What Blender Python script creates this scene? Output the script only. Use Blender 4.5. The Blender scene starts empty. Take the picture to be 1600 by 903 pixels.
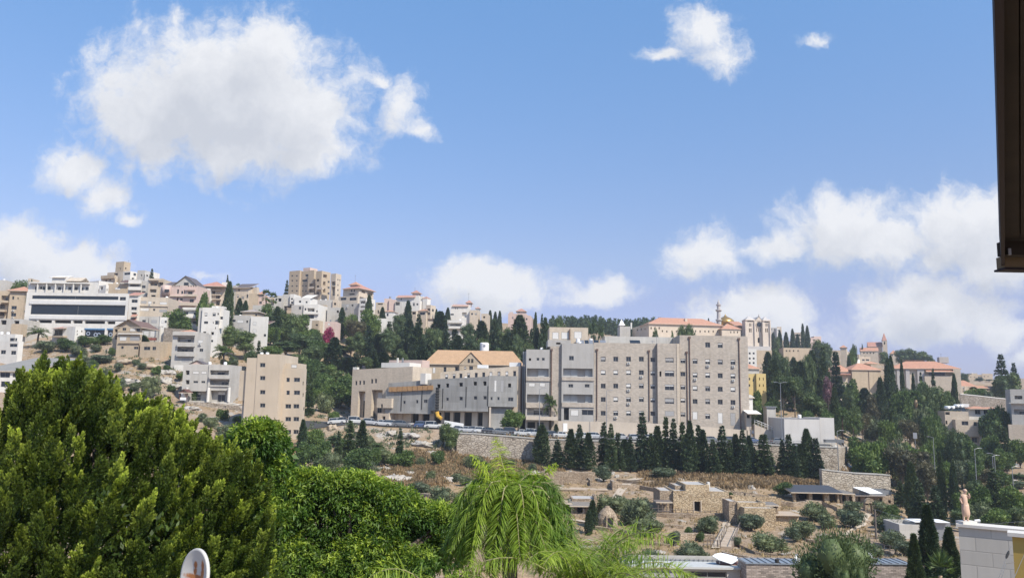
import bpy, math, random
import numpy as np
from mathutils import Vector, Matrix

# ------------------------------------------------------------------ camera
random.seed(7); RNG = np.random.default_rng(7)
sc = bpy.context.scene
COL = sc.collection
PW, PH, FPX = 1600.0, 903.0, 1230.0
PITCH, ROLL = math.radians(8.0), math.radians(1.0)
_F = Vector((0, math.cos(PITCH), math.sin(PITCH)))
_U = Vector((0, -math.sin(PITCH), math.cos(PITCH)))
_R = Vector((1, 0, 0))
_cr, _sr = math.cos(ROLL), math.sin(ROLL)
cam = bpy.data.cameras.new('camera'); camo = bpy.data.objects.new('camera', cam); COL.objects.link(camo)
cam.sensor_width = 36; cam.lens = FPX / PW * 36; cam.clip_start = 0.1; cam.clip_end = 8000
cx_ = _R * _cr + _U * _sr; cy_ = -_R * _sr + _U * _cr; cz_ = -_F
camo.matrix_world = Matrix(((cx_.x, cy_.x, cz_.x, 0), (cx_.y, cy_.y, cz_.y, 0), (cx_.z, cy_.z, cz_.z, 0), (0, 0, 0, 1)))
sc.camera = camo

# ------------------------------------------------------------------ light
SUN = Vector((0.47, -0.50, 0.76)).normalized()
EXPOSURE = 0.38
SKY_STRENGTH = 0.12
sl = bpy.data.lights.new('sun', 'SUN'); so = bpy.data.objects.new('sun', sl); COL.objects.link(so)
sl.energy = 4.6; sl.angle = math.radians(0.5); sl.color = (1.0, 0.93, 0.82)
so.rotation_euler = SUN.to_track_quat('Z', 'Y').to_euler()
so.location = (0, 0, 200)
vs = sc.view_settings
vs.view_transform = 'Standard'; vs.look = 'None'; vs.gamma = 1; vs.exposure = EXPOSURE; vs.use_curve_mapping = False
sc.cycles.max_bounces = 5; sc.cycles.diffuse_bounces = 3; sc.cycles.glossy_bounces = 2
sc.cycles.transparent_max_bounces = 8; sc.cycles.transmission_bounces = 2
sc.cycles.caustics_reflective = False; sc.cycles.caustics_refractive = False

def ray(px, py):
    dx, dy = px - PW / 2, py - PH / 2
    a = dx * _cr + dy * _sr; b = -dx * _sr + dy * _cr
    return (_F * FPX + _R * a - _U * b) / FPX
def at(px, py, Y):
    d = ray(px, py); return d * (Y / d.y)

def build_world():
    w = bpy.data.worlds.new('World'); sc.world = w; w.use_nodes = True
    w.cycles.sampling_method = 'MANUAL'; w.cycles.sample_map_resolution = 256
    nt = w.node_tree; N, L = nt.nodes, nt.links
    for n in list(N): N.remove(n)
    out = N.new('ShaderNodeOutputWorld'); bg = N.new('ShaderNodeBackground'); bg.inputs['Strength'].default_value = SKY_STRENGTH
    L.new(bg.outputs[0], out.inputs[0])
    sky = N.new('ShaderNodeTexSky'); sky.sky_type = 'NISHITA'; sky.sun_disc = False
    sky.sun_elevation = math.asin(SUN.z); sky.sun_rotation = math.atan2(SUN.x, SUN.y)
    sky.altitude = 350; sky.air_density = 1.05; sky.dust_density = 0.4; sky.ozone_density = 3.0
    # cloud field: soft lobes on the dome (direction based), broken by noise
    clouds = [  # px, py, rx, ry, weight
        (345,155,192,115,1.2),(400,85,115,70,.95),(250,190,120,80,1.0),(470,190,95,85,1.0),(380,232,150,56,.98),(480,235,90,50,.85),(180,120,70,70,.75),
        (275,30,28,60,.5),(520,235,60,45,.75),(255,240,70,30,.7),
        (620,165,45,55,.72),(655,205,50,22,.55),(590,130,40,22,.5),
        (125,268,75,55,.85),(165,310,60,45,.75),(205,345,40,20,.5),(95,255,40,35,.6),(195,265,35,30,.6),
        (30,400,90,60,1.0),(80,420,110,50,1.0),(165,430,60,30,.7),(0,370,60,40,.7),(330,435,40,14,.45),
        (760,445,105,42,1.0),(715,430,50,30,.8),(820,458,46,22,.6),(770,470,110,18,.7),(935,455,58,30,.9),(920,470,60,14,.6),
        (1098,50,52,48,.9),(1120,85,60,32,.8),(1040,85,50,18,.7),(1130,30,30,20,.5),
        (1275,64,42,14,.62),
        (1100,395,62,42,.9),(1075,425,52,22,.65),
        (1320,365,120,58,1.05),(1220,388,80,32,.75),(1390,385,90,55,.9),(1345,325,45,30,.6),(1320,392,120,24,.65),
        (1500,360,95,75,1.05),(1560,400,90,60,1.0),(1465,405,75,42,.7),(1530,330,60,40,.8),(1600,350,80,70,.9),
        (1450,480,115,60,1.05),(1520,490,80,55,.9),(1390,505,65,38,.85),(1470,520,120,32,.8),(1570,525,90,38,.75),(1600,560,80,25,.6),
        (1180,480,90,40,.95),(1220,500,70,40,.9),(1130,490,60,30,.8),(1245,520,60,20,.45),
    ]
    g = bpy.data.node_groups.new('cloud_field', 'ShaderNodeTree')
    g.interface.new_socket('UV', in_out='INPUT', socket_type='NodeSocketVector')
    g.interface.new_socket('Field', in_out='OUTPUT', socket_type='NodeSocketFloat')
    gi = g.nodes.new('NodeGroupInput'); go = g.nodes.new('NodeGroupOutput')
    prev = None
    for (px, py, rx, ry, wt) in clouds:
        if rx < 75: rx *= 1.5; ry *= 1.5; wt *= .74
        d = ray(px, py); c = (d.x / d.y, 0, d.z / d.y)
        s = g.nodes.new('ShaderNodeVectorMath'); s.operation = 'SUBTRACT'; s.inputs[1].default_value = c
        g.links.new(gi.outputs[0], s.inputs[0])
        m = g.nodes.new('ShaderNodeVectorMath'); m.operation = 'MULTIPLY'; m.inputs[1].default_value = (FPX / rx, 0, FPX / ry)
        g.links.new(s.outputs[0], m.inputs[0])
        ln = g.nodes.new('ShaderNodeVectorMath'); ln.operation = 'LENGTH'; g.links.new(m.outputs[0], ln.inputs[0])
        sb = g.nodes.new('ShaderNodeMath'); sb.operation = 'SUBTRACT'; sb.inputs[0].default_value = wt + .12
        g.links.new(ln.outputs['Value'], sb.inputs[1])
        if prev is None: prev = sb
        else:
            mx = g.nodes.new('ShaderNodeMath'); mx.operation = 'SMOOTH_MAX'; mx.inputs[2].default_value = 0.25
            g.links.new(prev.outputs[0], mx.inputs[0]); g.links.new(sb.outputs[0], mx.inputs[1]); prev = mx
    g.links.new(prev.outputs[0], go.inputs[0])
    tc = N.new('ShaderNodeTexCoord')
    sep = N.new('ShaderNodeSeparateXYZ'); L.new(tc.outputs['Generated'], sep.inputs[0])
    def M(op, a, b=None, c=None, clamp=False):
        n = N.new('ShaderNodeMath'); n.operation = op; n.use_clamp = clamp
        for i, v in enumerate((a, b, c)):
            if v is None: continue
            if isinstance(v, (int, float)): n.inputs[i].default_value = v
            else: L.new(v, n.inputs[i])
        return n.outputs[0]
    yy = M('MAXIMUM', M('ABSOLUTE', sep.outputs[1]), 0.05)
    u = M('DIVIDE', sep.outputs[0], yy); v = M('DIVIDE', sep.outputs[2], yy)
    cmb = N.new('ShaderNodeCombineXYZ'); L.new(u, cmb.inputs[0]); L.new(v, cmb.inputs[2])
    def field(off):
        ad = N.new('ShaderNodeVectorMath'); ad.operation = 'ADD'; ad.inputs[1].default_value = (off[0], 0, off[1]); L.new(cmb.outputs[0], ad.inputs[0])
        # warp
        n1 = N.new('ShaderNodeTexNoise'); n1.inputs['Scale'].default_value = 14; n1.inputs['Detail'].default_value = 5; n1.inputs['Roughness'].default_value = .6; L.new(ad.outputs[0], n1.inputs['Vector'])
        w1 = N.new('ShaderNodeVectorMath'); w1.operation = 'SUBTRACT'; w1.inputs[1].default_value = (.5, .5, .5); L.new(n1.outputs['Color'], w1.inputs[0])
        w2 = N.new('ShaderNodeVectorMath'); w2.operation = 'SCALE'; w2.inputs['Scale'].default_value = 0.062; L.new(w1.outputs[0], w2.inputs[0])
        w3 = N.new('ShaderNodeVectorMath'); w3.operation = 'ADD'; L.new(ad.outputs[0], w3.inputs[0]); L.new(w2.outputs[0], w3.inputs[1])
        gg = N.new('ShaderNodeGroup'); gg.node_tree = g; L.new(w3.outputs[0], gg.inputs[0])
        n2 = N.new('ShaderNodeTexNoise'); n2.inputs['Scale'].default_value = 20; n2.inputs['Detail'].default_value = 8; n2.inputs['Roughness'].default_value = .66
        L.new(w3.outputs[0], n2.inputs['Vector'])
        nn = M('MULTIPLY', M('SUBTRACT', n2.outputs[0], 0.5), 1.7)
        return M('ADD', gg.outputs[0], nn)
    f0 = field((0, 0)); f1 = field((0.02, 0.045))
    mr = N.new('ShaderNodeMapRange'); mr.interpolation_type = 'SMOOTHSTEP'
    mr.inputs['From Min'].default_value = -0.12; mr.inputs['From Max'].default_value = 0.62
    L.new(f0, mr.inputs['Value'])
    alpha = M('MULTIPLY', mr.outputs[0], M('MULTIPLY', M('GREATER_THAN', sep.outputs[2], 0.0), 0.96))
    dens = M('MINIMUM', M('MULTIPLY', M('MAXIMUM', f1, 0.0), 0.72), 0.8)
    lit = M('SUBTRACT', 1.0, dens, clamp=True)
    cr = N.new('ShaderNodeMix'); cr.data_type = 'RGBA'
    cr.inputs['A'].default_value = (3.7, 3.9, 4.35, 1); cr.inputs['B'].default_value = (5.9, 5.95, 6.1, 1)
    L.new(lit, cr.inputs['Factor'])
    # slightly brighter, paler lower sky as in humid summer air
    hm = N.new('ShaderNodeMapRange'); hm.inputs['From Min'].default_value = 0.12; hm.inputs['From Max'].default_value = 0.5
    hm.inputs['To Min'].default_value = 0.0; hm.inputs['To Max'].default_value = 1.0; L.new(sep.outputs[2], hm.inputs['Value'])
    tint = N.new('ShaderNodeMix'); tint.data_type = 'RGBA'; tint.inputs['A'].default_value = SKY_LOW; tint.inputs['B'].default_value = SKY_HIGH
    L.new(hm.outputs[0], tint.inputs['Factor'])
    h2 = N.new('ShaderNodeMapRange'); h2.inputs['From Min'].default_value = 0.02; h2.inputs['From Max'].default_value = 0.17; L.new(sep.outputs[2], h2.inputs['Value'])
    t2 = N.new('ShaderNodeMix'); t2.data_type = 'RGBA'; t2.blend_type = 'MULTIPLY'; t2.inputs['Factor'].default_value = 1; t2.inputs['A'].default_value = (1, 1, 1, 1)
    t3 = N.new('ShaderNodeMix'); t3.data_type = 'RGBA'; t3.inputs['A'].default_value = (.58, .68, 1.05, 1); t3.inputs['B'].default_value = (1, 1, 1, 1)
    L.new(h2.outputs[0], t3.inputs['Factor']); L.new(sky.outputs[0], t2.inputs['A']); L.new(t3.outputs['Result'], t2.inputs['B'])
    mul = N.new('ShaderNodeMix'); mul.data_type = 'RGBA'; mul.blend_type = 'MULTIPLY'; mul.inputs['Factor'].default_value = 1
    L.new(t2.outputs['Result'], mul.inputs['A']); L.new(tint.outputs['Result'], mul.inputs['B'])
    mx = N.new('ShaderNodeMix'); mx.data_type = 'RGBA'
    L.new(alpha, mx.inputs['Factor']); L.new(mul.outputs['Result'], mx.inputs['A']); L.new(cr.outputs['Result'], mx.inputs['B'])
    L.new(mx.outputs['Result'], bg.inputs['Color'])
SKY_LOW = (.98, .775, .82, 1); SKY_HIGH = (1.10, 1.36, 1.47, 1)
build_world()

# ------------------------------------------------------------------ tagging / mesh helpers
def tag(o, label=None, cat=None, group=None, kind=None):
    if label: o['label'] = label
    if cat: o['category'] = cat
    if group: o['group'] = group
    if kind: o['kind'] = kind
    return o
def empty(name, loc, rz=0.0):
    o = bpy.data.objects.new(name, None); COL.objects.link(o); o.location = loc; o.rotation_euler = (0, 0, rz); o.empty_display_size = .5
    return o
def arr_mesh(name, V, F, mats, midx=None, smooth=False):
    V = np.asarray(V, dtype=np.float32); F = np.asarray(F, dtype=np.int32)
    me = bpy.data.meshes.new(name); n, k = F.shape
    me.vertices.add(len(V)); me.vertices.foreach_set('co', V.ravel())
    me.loops.add(n * k); me.loops.foreach_set('vertex_index', F.ravel())
    me.polygons.add(n); me.polygons.foreach_set('loop_start', np.arange(0, n * k, k, dtype=np.int32))
    me.polygons.foreach_set('loop_total', np.full(n, k, dtype=np.int32))
    if midx is not None: me.polygons.foreach_set('material_index', np.asarray(midx, dtype=np.int32))
    if smooth: me.polygons.foreach_set('use_smooth', np.ones(n, dtype=bool))
    me.update(calc_edges=True)
    for m in mats: me.materials.append(m)
    return me
def put(name, me, parent=None, loc=(0, 0, 0), rot=(0, 0, 0), scale=(1, 1, 1)):
    o = bpy.data.objects.new(name, me); COL.objects.link(o); o.parent = parent
    o.location = loc; o.rotation_euler = rot; o.scale = scale
    return o
class MB:
    """collects faces for one mesh object"""
    def __init__(s): s.v = []; s.f = []; s.m = []; s.mats = []
    def mi(s, mat):
        if mat not in s.mats: s.mats.append(mat)
        return s.mats.index(mat)
    def face(s, pts, mat):
        b = len(s.v); s.v += [tuple(p) for p in pts]; s.f.append(tuple(range(b, b + len(pts)))); s.m.append(s.mi(mat))
    def poly(s, verts, faces, mat):
        b = len(s.v); s.v += [tuple(p) for p in verts]; k = s.mi(mat)
        for f in faces: s.f.append(tuple(b + i for i in f)); s.m.append(k)
    def box(s, x0, x1, y0, y1, z0, z1, mat, M=None):
        vs = [(x0,y0,z0),(x1,y0,z0),(x1,y1,z0),(x0,y1,z0),(x0,y0,z1),(x1,y0,z1),(x1,y1,z1),(x0,y1,z1)]
        if M is not None: vs = [tuple(M @ Vector(v)) for v in vs]
        s.poly(vs, [(0,3,2,1),(4,5,6,7),(0,1,5,4),(1,2,6,5),(2,3,7,6),(3,0,4,7)], mat)
    def lathe(s, prof, mat, c=(0, 0, 0), n=16, axis='Z', cap=True):
        b = []
        for (r, z) in prof:
            for i in range(n):
                a = 2 * math.pi * i / n; p = (r * math.cos(a), r * math.sin(a), z)
                if axis == 'X': p = (p[2], p[0], p[1])
                if axis == 'Y': p = (p[0], p[2], p[1])
                b.append((c[0] + p[0], c[1] + p[1], c[2] + p[2]))
        fs = []
        for j in range(len(prof) - 1):
            for i in range(n):
                k = (i + 1) % n; fs.append((j*n+i, j*n+k, (j+1)*n+k, (j+1)*n+i))
        if cap: fs.append(tuple(range(n-1, -1, -1))); fs.append(tuple((len(prof)-1)*n+i for i in range(n)))
        s.poly(b, fs, mat)
    def tube(s, pts, rad, mat, n=6):
        pts = [Vector(p) for p in pts]; rs = rad if isinstance(rad, (list, tuple)) else [rad] * len(pts)
        vs = []; fs = []
        for i, p in enumerate(pts):
            t = (pts[min(i+1, len(pts)-1)] - pts[max(i-1, 0)]).normalized()
            a = t.cross(Vector((0, 0, 1)) if abs(t.z) < .9 else Vector((1, 0, 0))).normalized(); b = t.cross(a)
            for k in range(n):
                th = 2 * math.pi * k / n; q = p + (a * math.cos(th) + b * math.sin(th)) * rs[i]; vs.append(tuple(q))
        for i in range(len(pts) - 1):
            for k in range(n):
                k2 = (k + 1) % n; fs.append((i*n+k, i*n+k2, (i+1)*n+k2, (i+1)*n+k))
        fs.append(tuple(range(n-1, -1, -1))); fs.append(tuple((len(pts)-1)*n+i for i in range(n)))
        s.poly(vs, fs, mat)
    def mesh(s, name, smooth=False):
        me = bpy.data.meshes.new(name); me.from_pydata(s.v, [], s.f)
        for m in s.mats: me.materials.append(m)
        me.polygons.foreach_set('material_index', s.m)
        if smooth: me.polygons.foreach_set('use_smooth', [True] * len(s.f))
        me.update(); return me
    def obj(s, name, parent=None, smooth=False, loc=(0, 0, 0), rot=(0, 0, 0)):
        return put(name, s.mesh(name, smooth), parent, loc, rot)

# ------------------------------------------------------------------ materials
def newmat(name):
    m = bpy.data.materials.new(name); m.use_nodes = True
    nt = m.node_tree; b = nt.nodes['Principled BSDF']; return m, nt, b
def mixc(nt, fac, a, b, mode='MIX'):
    n = nt.nodes.new('ShaderNodeMix'); n.data_type = 'RGBA'; n.blend_type = mode
    for k, v in (('Factor', fac), ('A', a), ('B', b)):
        if isinstance(v, (int, float)): n.inputs[k].default_value = v
        elif isinstance(v, tuple): n.inputs[k].default_value = (*v[:3], 1)
        else: nt.links.new(v, n.inputs[k])
    return n.outputs['Result']
def noise(nt, vec, scale, detail=4, rough=.55):
    n = nt.nodes.new('ShaderNodeTexNoise'); n.inputs['Scale'].default_value = scale; n.inputs['Detail'].default_value = detail
    n.inputs['Roughness'].default_value = rough
    if vec is not None: nt.links.new(vec, n.inputs['Vector'])
    return n.outputs[0]
def ramp(nt, v, lo, hi):
    n = nt.nodes.new('ShaderNodeMapRange'); n.inputs['From Min'].default_value = lo; n.inputs['From Max'].default_value = hi
    nt.links.new(v, n.inputs['Value']); return n.outputs[0]
def mapping(nt, vec, s):
    n = nt.nodes.new('ShaderNodeMapping'); n.inputs['Scale'].default_value = s; nt.links.new(vec, n.inputs['Vector']); return n.outputs[0]
def bump(nt, h, b, strength=.3, dist=.05):
    n = nt.nodes.new('ShaderNodeBump'); n.inputs['Strength'].default_value = strength; n.inputs['Distance'].default_value = dist
    nt.links.new(h, n.inputs['Height']); nt.links.new(n.outputs[0], b.inputs['Normal'])
_mc = {}
def flat(name, c, rough=.7, metal=0.0, var=.12, scale=3.0):
    if name in _mc: return _mc[name]
    m, nt, b = newmat(name); tc = nt.nodes.new('ShaderNodeTexCoord')
    f = noise(nt, tc.outputs['Object'], scale, 5)
    col = mixc(nt, f, tuple(max(0, x * (1 - var * 1.6)) for x in c), tuple(x * (1 + var) for x in c))
    nt.links.new(col, b.inputs['Base Color']); b.inputs['Roughness'].default_value = rough; b.inputs['Metallic'].default_value = metal
    _mc[name] = m; return m
def stone(name, c, bw=.5, bh=.25, mortar=.82, stain=.16, var=.06, blotch=0):
    """dressed or rendered wall: faint courses, weather streaks running down"""
    if name in _mc: return _mc[name]
    m, nt, b = newmat(name); tc = nt.nodes.new('ShaderNodeTexCoord'); V = tc.outputs['Object']
    sp = nt.nodes.new('ShaderNodeSeparateXYZ'); nt.links.new(V, sp.inputs[0])
    ad = nt.nodes.new('ShaderNodeMath'); ad.operation = 'ADD'; nt.links.new(sp.outputs[0], ad.inputs[0]); nt.links.new(sp.outputs[1], ad.inputs[1])
    cb = nt.nodes.new('ShaderNodeCombineXYZ'); nt.links.new(ad.outputs[0], cb.inputs[0]); nt.links.new(sp.outputs[2], cb.inputs[1])
    br = nt.nodes.new('ShaderNodeTexBrick'); nt.links.new(cb.outputs[0], br.inputs['Vector'])
    br.inputs['Scale'].default_value = 1; br.inputs['Brick Width'].default_value = bw; br.inputs['Row Height'].default_value = bh
    br.inputs['Mortar Size'].default_value = .018; br.inputs['Mortar Smooth'].default_value = .4
    br.inputs['Color1'].default_value = (*[x * (1 + var) for x in c], 1); br.inputs['Color2'].default_value = (*[x * (1 - var * 1.6) for x in c], 1)
    br.inputs['Mortar'].default_value = (*[x * mortar for x in c], 1)
    big = noise(nt, V, .18, 5, .6); streak = noise(nt, mapping(nt, V, (.9, .9, .1)), 1.0, 6, .65)
    c1 = mixc(nt, ramp(nt, streak, .45, .85), (1.03, 1.03, 1.03), (1 - stain, 1 - stain * 1.05, 1 - stain * 1.15))
    c2 = mixc(nt, ramp(nt, big, .3, .75), (1.04, 1.03, 1.02), (.88, .87, .86))
    r = mixc(nt, 1.0, mixc(nt, 1.0, br.outputs['Color'], c1, 'MULTIPLY'), c2, 'MULTIPLY')
    if blotch: r = mixc(nt, ramp(nt, noise(nt, mapping(nt, V, (.28, .28, .22)), 1.0, 8, .75), .44, .62), r, mixc(nt, 1., r, (1-blotch, 1-blotch, 1-blotch*.95), 'MULTIPLY'))
    nt.links.new(r, b.inputs['Base Color']); b.inputs['Roughness'].default_value = .85
    bump(nt, br.outputs['Fac'], b, .25, -.02)
    _mc[name] = m; return m
def tiles(name, c, pitch=.3):
    if name in _mc: return _mc[name]
    m, nt, b = newmat(name); tc = nt.nodes.new('ShaderNodeTexCoord'); V = tc.outputs['Object']
    w = nt.nodes.new('ShaderNodeTexWave'); w.inputs['Scale'].default_value = 1 / pitch * .32; w.inputs['Distortion'].default_value = .3; w.bands_direction = 'X'
    nt.links.new(V, w.inputs['Vector'])
    f = noise(nt, V, .8, 6, .7); f2 = noise(nt, V, 6, 3)
    a = mixc(nt, ramp(nt, f, .3, .7), tuple(x * .68 for x in c), tuple(x * 1.16 for x in c))
    a = mixc(nt, ramp(nt, f2, .35, .7), a, tuple(min(1, x * 1.25 + .03) for x in c))
    nt.links.new(mixc(nt, ramp(nt, w.outputs[0], 0, 1), mixc(nt, 1., a, (.86, .83, .82), 'MULTIPLY'), a), b.inputs['Base Color'])
    b.inputs['Roughness'].default_value = .8; bump(nt, w.outputs[0], b, .5, .06)
    _mc[name] = m; return m
def rubble(name, c, c2, scale=2.2):
    if name in _mc: return _mc[name]
    m, nt, b = newmat(name); tc = nt.nodes.new('ShaderNodeTexCoord'); V = tc.outputs['Object']
    vo = nt.nodes.new('ShaderNodeTexVoronoi'); vo.inputs['Scale'].default_value = scale; nt.links.new(mapping(nt, V, (1, 1, 1.5)), vo.inputs['Vector'])
    ve = nt.nodes.new('ShaderNodeTexVoronoi'); ve.feature = 'DISTANCE_TO_EDGE'; ve.inputs['Scale'].default_value = scale; nt.links.new(mapping(nt, V, (1, 1, 1.5)), ve.inputs['Vector'])
    s = nt.nodes.new('ShaderNodeSeparateColor'); nt.links.new(vo.outputs['Color'], s.inputs[0])
    a = mixc(nt, s.outputs[0], c, c2)
    a = mixc(nt, ramp(nt, noise(nt, V, .35, 6, .65), .35, .7), a, mixc(nt, 1., a, (.72, .68, .64), 'MULTIPLY'))
    nt.links.new(mixc(nt, ramp(nt, ve.outputs['Distance'], 0.0, .07), mixc(nt, 1., a, (.42, .4, .38), 'MULTIPLY'), a), b.inputs['Base Color'])
    b.inputs['Roughness'].default_value = .95; bump(nt, ramp(nt, ve.outputs['Distance'], 0, .12), b, .7, .12)
    _mc[name] = m; return m
def leafmat(name, dark, light, rough=.55, trans=.25, attr=None, nscale=.6):
    if name in _mc: return _mc[name]
    m, nt, b = newmat(name)
    ge = nt.nodes.new('ShaderNodeNewGeometry'); oi = nt.nodes.new('ShaderNodeObjectInfo'); tc = nt.nodes.new('ShaderNodeTexCoord')
    f = mixc(nt, ge.outputs['Random Per Island'], dark, light)
    n = noise(nt, tc.outputs['Object'], nscale, 3)
    f = mixc(nt, ramp(nt, n, .3, .7), mixc(nt, 1., f, (.72, .78, .8), 'MULTIPLY'), mixc(nt, 1., f, (1.25, 1.2, 1.05), 'MULTIPLY'))
    f = mixc(nt, oi.outputs['Random'], mixc(nt, 1., f, (.78, .82, .9), 'MULTIPLY'), mixc(nt, 1., f, (1.22, 1.16, .95), 'MULTIPLY'))
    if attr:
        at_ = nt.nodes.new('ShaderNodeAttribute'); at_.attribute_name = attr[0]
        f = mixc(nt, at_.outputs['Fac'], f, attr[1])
    nt.links.new(f, b.inputs['Base Color']); b.inputs['Roughness'].default_value = rough
    b.inputs['Specular IOR Level'].default_value = .3
    if trans > 0:
        tr = nt.nodes.new('ShaderNodeBsdfTranslucent'); mxs = nt.nodes.new('ShaderNodeMixShader'); mxs.inputs[0].default_value = trans
        nt.links.new(mixc(nt, 1., f, (1.3, 1.4, .7), 'MULTIPLY'), tr.inputs[0])
        nt.links.new(b.outputs[0], mxs.inputs[1]); nt.links.new(tr.outputs[0], mxs.inputs[2])
        nt.links.new(mxs.outputs[0], nt.nodes['Material Output'].inputs[0])
    _mc[name] = m; return m

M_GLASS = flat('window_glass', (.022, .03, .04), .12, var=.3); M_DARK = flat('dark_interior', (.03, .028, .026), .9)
M_FRAME = flat('window_frame', (.24, .23, .21), .5, var=.05); M_SHUT = flat('roller_shutter', (.66, .64, .60), .6, var=.1, scale=1.2)  # frame colour darkened to stand in for the shadow outline around windows
M_SHUTG = flat('grey_shutter', (.36, .35, .34), .6, var=.15); M_WHITE = flat('white_paint', (.78, .77, .74), .6, var=.06)
M_ROOFSLAB = flat('roof_screed', (.42, .40, .37), .9, var=.15, scale=.6); M_METAL = flat('grey_metal', (.32, .33, .34), .45, .6)
M_CURT = flat('curtained_glass', (.40,.41,.40), .35, var=.3, scale=.9); M_PIPE = flat('brown_pipe', (.13, .075, .055), .6); M_RAIL = flat('railing_metal', (.22, .22, .22), .5, .5)
M_TILE = tiles('orange_tiles', (.44, .225, .14)); M_TILEB = tiles('tan_tiles', (.40, .255, .14)); M_TILER = tiles('red_tiles', (.40, .20, .145))
S_CREAM = stone('cream_stone', (.54, .46, .36)); S_TAN = stone('tan_stone', (.47, .38, .27)); S_WHITE = stone('white_render', (.66, .635, .58), 1.2, .6, .95, .12, .02)
S_GREY = stone('grey_render', (.46, .44, .40), 1.2, .6, .93, .2, .03); S_HOSP = stone('hospital_stone', (.44, .385, .32), .6, .28, .8, .16, .09)
S_CONC = stone('raw_concrete', (.30, .295, .28), 3.0, 1.4, .8, .38, .08); S_PINK = stone('pink_render', (.56, .43, .37), 1.2, .6, .95, .12, .02)
S_BEIGE = stone('beige_render', (.50, .42, .32), 2.0, 3.0, .96, .1, .015); S_YEL = stone('yellow_render', (.60, .46, .20), 1.2, .6, .95, .12, .02)
S_HGREY = stone('hospital_grey_render', (.39, .375, .35), 3, 3, .97, .18, .02)
M_BARK = flat('bark', (.10, .075, .055), .95, var=.4, scale=8); M_BARKL = flat('pale_bark', (.24, .2, .16), .95, var=.3, scale=6)
# ------------------------------------------------------------------ terrain
COLS = {
 -500: [(90,800),(150,700),(190,640),(230,570),(260,535),(300,500),(350,470),(420,450),(520,450)],
 0:   [(90,800),(150,690),(186,622),(190,612),(228,558),(256,524),(300,492),(350,462),(420,452),(520,452)],
 100: [(90,800),(150,690),(190,620),(210,590),(240,548),(258,529),(300,490),(350,458),(420,450),(520,455)],
 200: [(90,810),(150,700),(190,635),(203,620),(210,592),(235,554),(258,530),(275,508),(300,488),(350,455),(420,445),(520,455)],
 300: [(90,820),(150,705),(190,645),(207,626),(222,584),(245,545),(270,515),(300,492),(350,462),(420,450),(520,455)],
 430: [(90,840),(130,780),(165,712),(185,684),(200,650),(225,605),(255,558),(300,520),(340,495),(430,482),(520,478)],
 550: [(90,850),(130,770),(150,742),(165,715),(181,690),(186,664),(215,655),(240,612),(290,558),(350,512),(420,492),(520,482),(650,480)],
 700: [(90,860),(110,815),(130,775),(155,735),(178,705),(187,672),(215,660),(240,625),(290,575),(360,528),(430,505),(520,500),(650,498)],
 720: [(90,862),(110,822),(130,782),(155,742),(180,716),(185.5,712),(187,677),(213,666),(240,630),(290,578),(360,530),(430,508),(520,503),(650,500)],
 850: [(82,885),(90,872),(110,838),(140,780),(160,748),(180,727),(185.5,722),(187,684),(207,676),(240,650),(300,600),(380,555),(470,525),(600,512),(800,505)],
 1000:[(82,892),(90,878),(110,845),(140,790),(165,752),(183,735),(185.5,731),(187,690),(207,682),(240,660),(300,610),(400,560),(500,535),(600,518),(800,506)],
 1170:[(82,896),(90,882),(110,848),(140,795),(165,760),(185.5,738),(187,694),(207,686),(240,668),(300,630),(400,585),(480,561),(520,555),(650,535),(900,520)],
 1300:[(82,898),(90,884),(110,850),(140,800),(165,768),(185.5,748),(187,700),(200,694),(240,675),(300,640),(400,600),(500,578),(650,556),(900,545)],
 1328:[(82,898),(90,884),(110,852),(140,805),(165,775),(185.5,752),(187,740),(200,720),(240,685),(300,650),(400,605),(500,580),(650,556),(900,548)],
 1450:[(82,898),(90,885),(110,858),(130,835),(160,800),(200,755),(240,715),(300,655),(330,628),(400,602),(500,585),(650,566),(900,590)],
 1510:[(82,899),(90,886),(110,862),(130,835),(160,798),(200,752),(240,710),(300,650),(330,632),(400,616),(500,604),(650,597),(900,594)],
 1600:[(82,900),(90,888),(130,835),(160,795),(200,750),(235,705),(270,668),(320,632),(400,615),(600,605),(900,594),(1200,592)],
 2100:[(90,888),(130,835),(160,795),(200,750),(235,705),(270,668),(320,632),(400,615),(600,605),(900,594),(1200,592)],
}
_cpx = sorted(COLS); _RS = np.array([(p - 800) * math.cos(PITCH) / FPX for p in _cpx])
_YS = np.array(sorted(set([3, 15, 40, 60, 75] + [y for c in COLS.values() for y, _ in c] + [700, 1000, 1500, 2500, 5000])), dtype=float)
_ZT = np.zeros((len(_cpx), len(_YS)))
for i, p in enumerate(_cpx):
    ys = []; zs = []
    for (Y, py) in COLS[p]: ys.append(Y); zs.append(at(p, py, Y).z)
    ys = [3, 15, 45, 70] + ys; zs = [-9, -12, zs[0] + 2.5, zs[0] + 1.2] + zs
    if p in (850, 1000, 1170, 1300, 1328, 1450): zs[2] = -17; zs[3] = -19.5
    last = zs[-1]; ys += [1500, 2600, 5000]; zs += [last + 5, last - 30, last - 60]
    _ZT[i] = np.interp(_YS, ys, zs)
def _hn(x, y):
    return (np.sin(x * .23 + 1.3 * np.sin(y * .11)) * np.cos(y * .19 + x * .05) * .35 + np.sin(x * .071 + 2) * np.sin(y * .063 + 1) * .8
            + .16 * np.sin(x * .9 + y * .4) * np.sin(y * 1.1 - x * .3))
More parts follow.
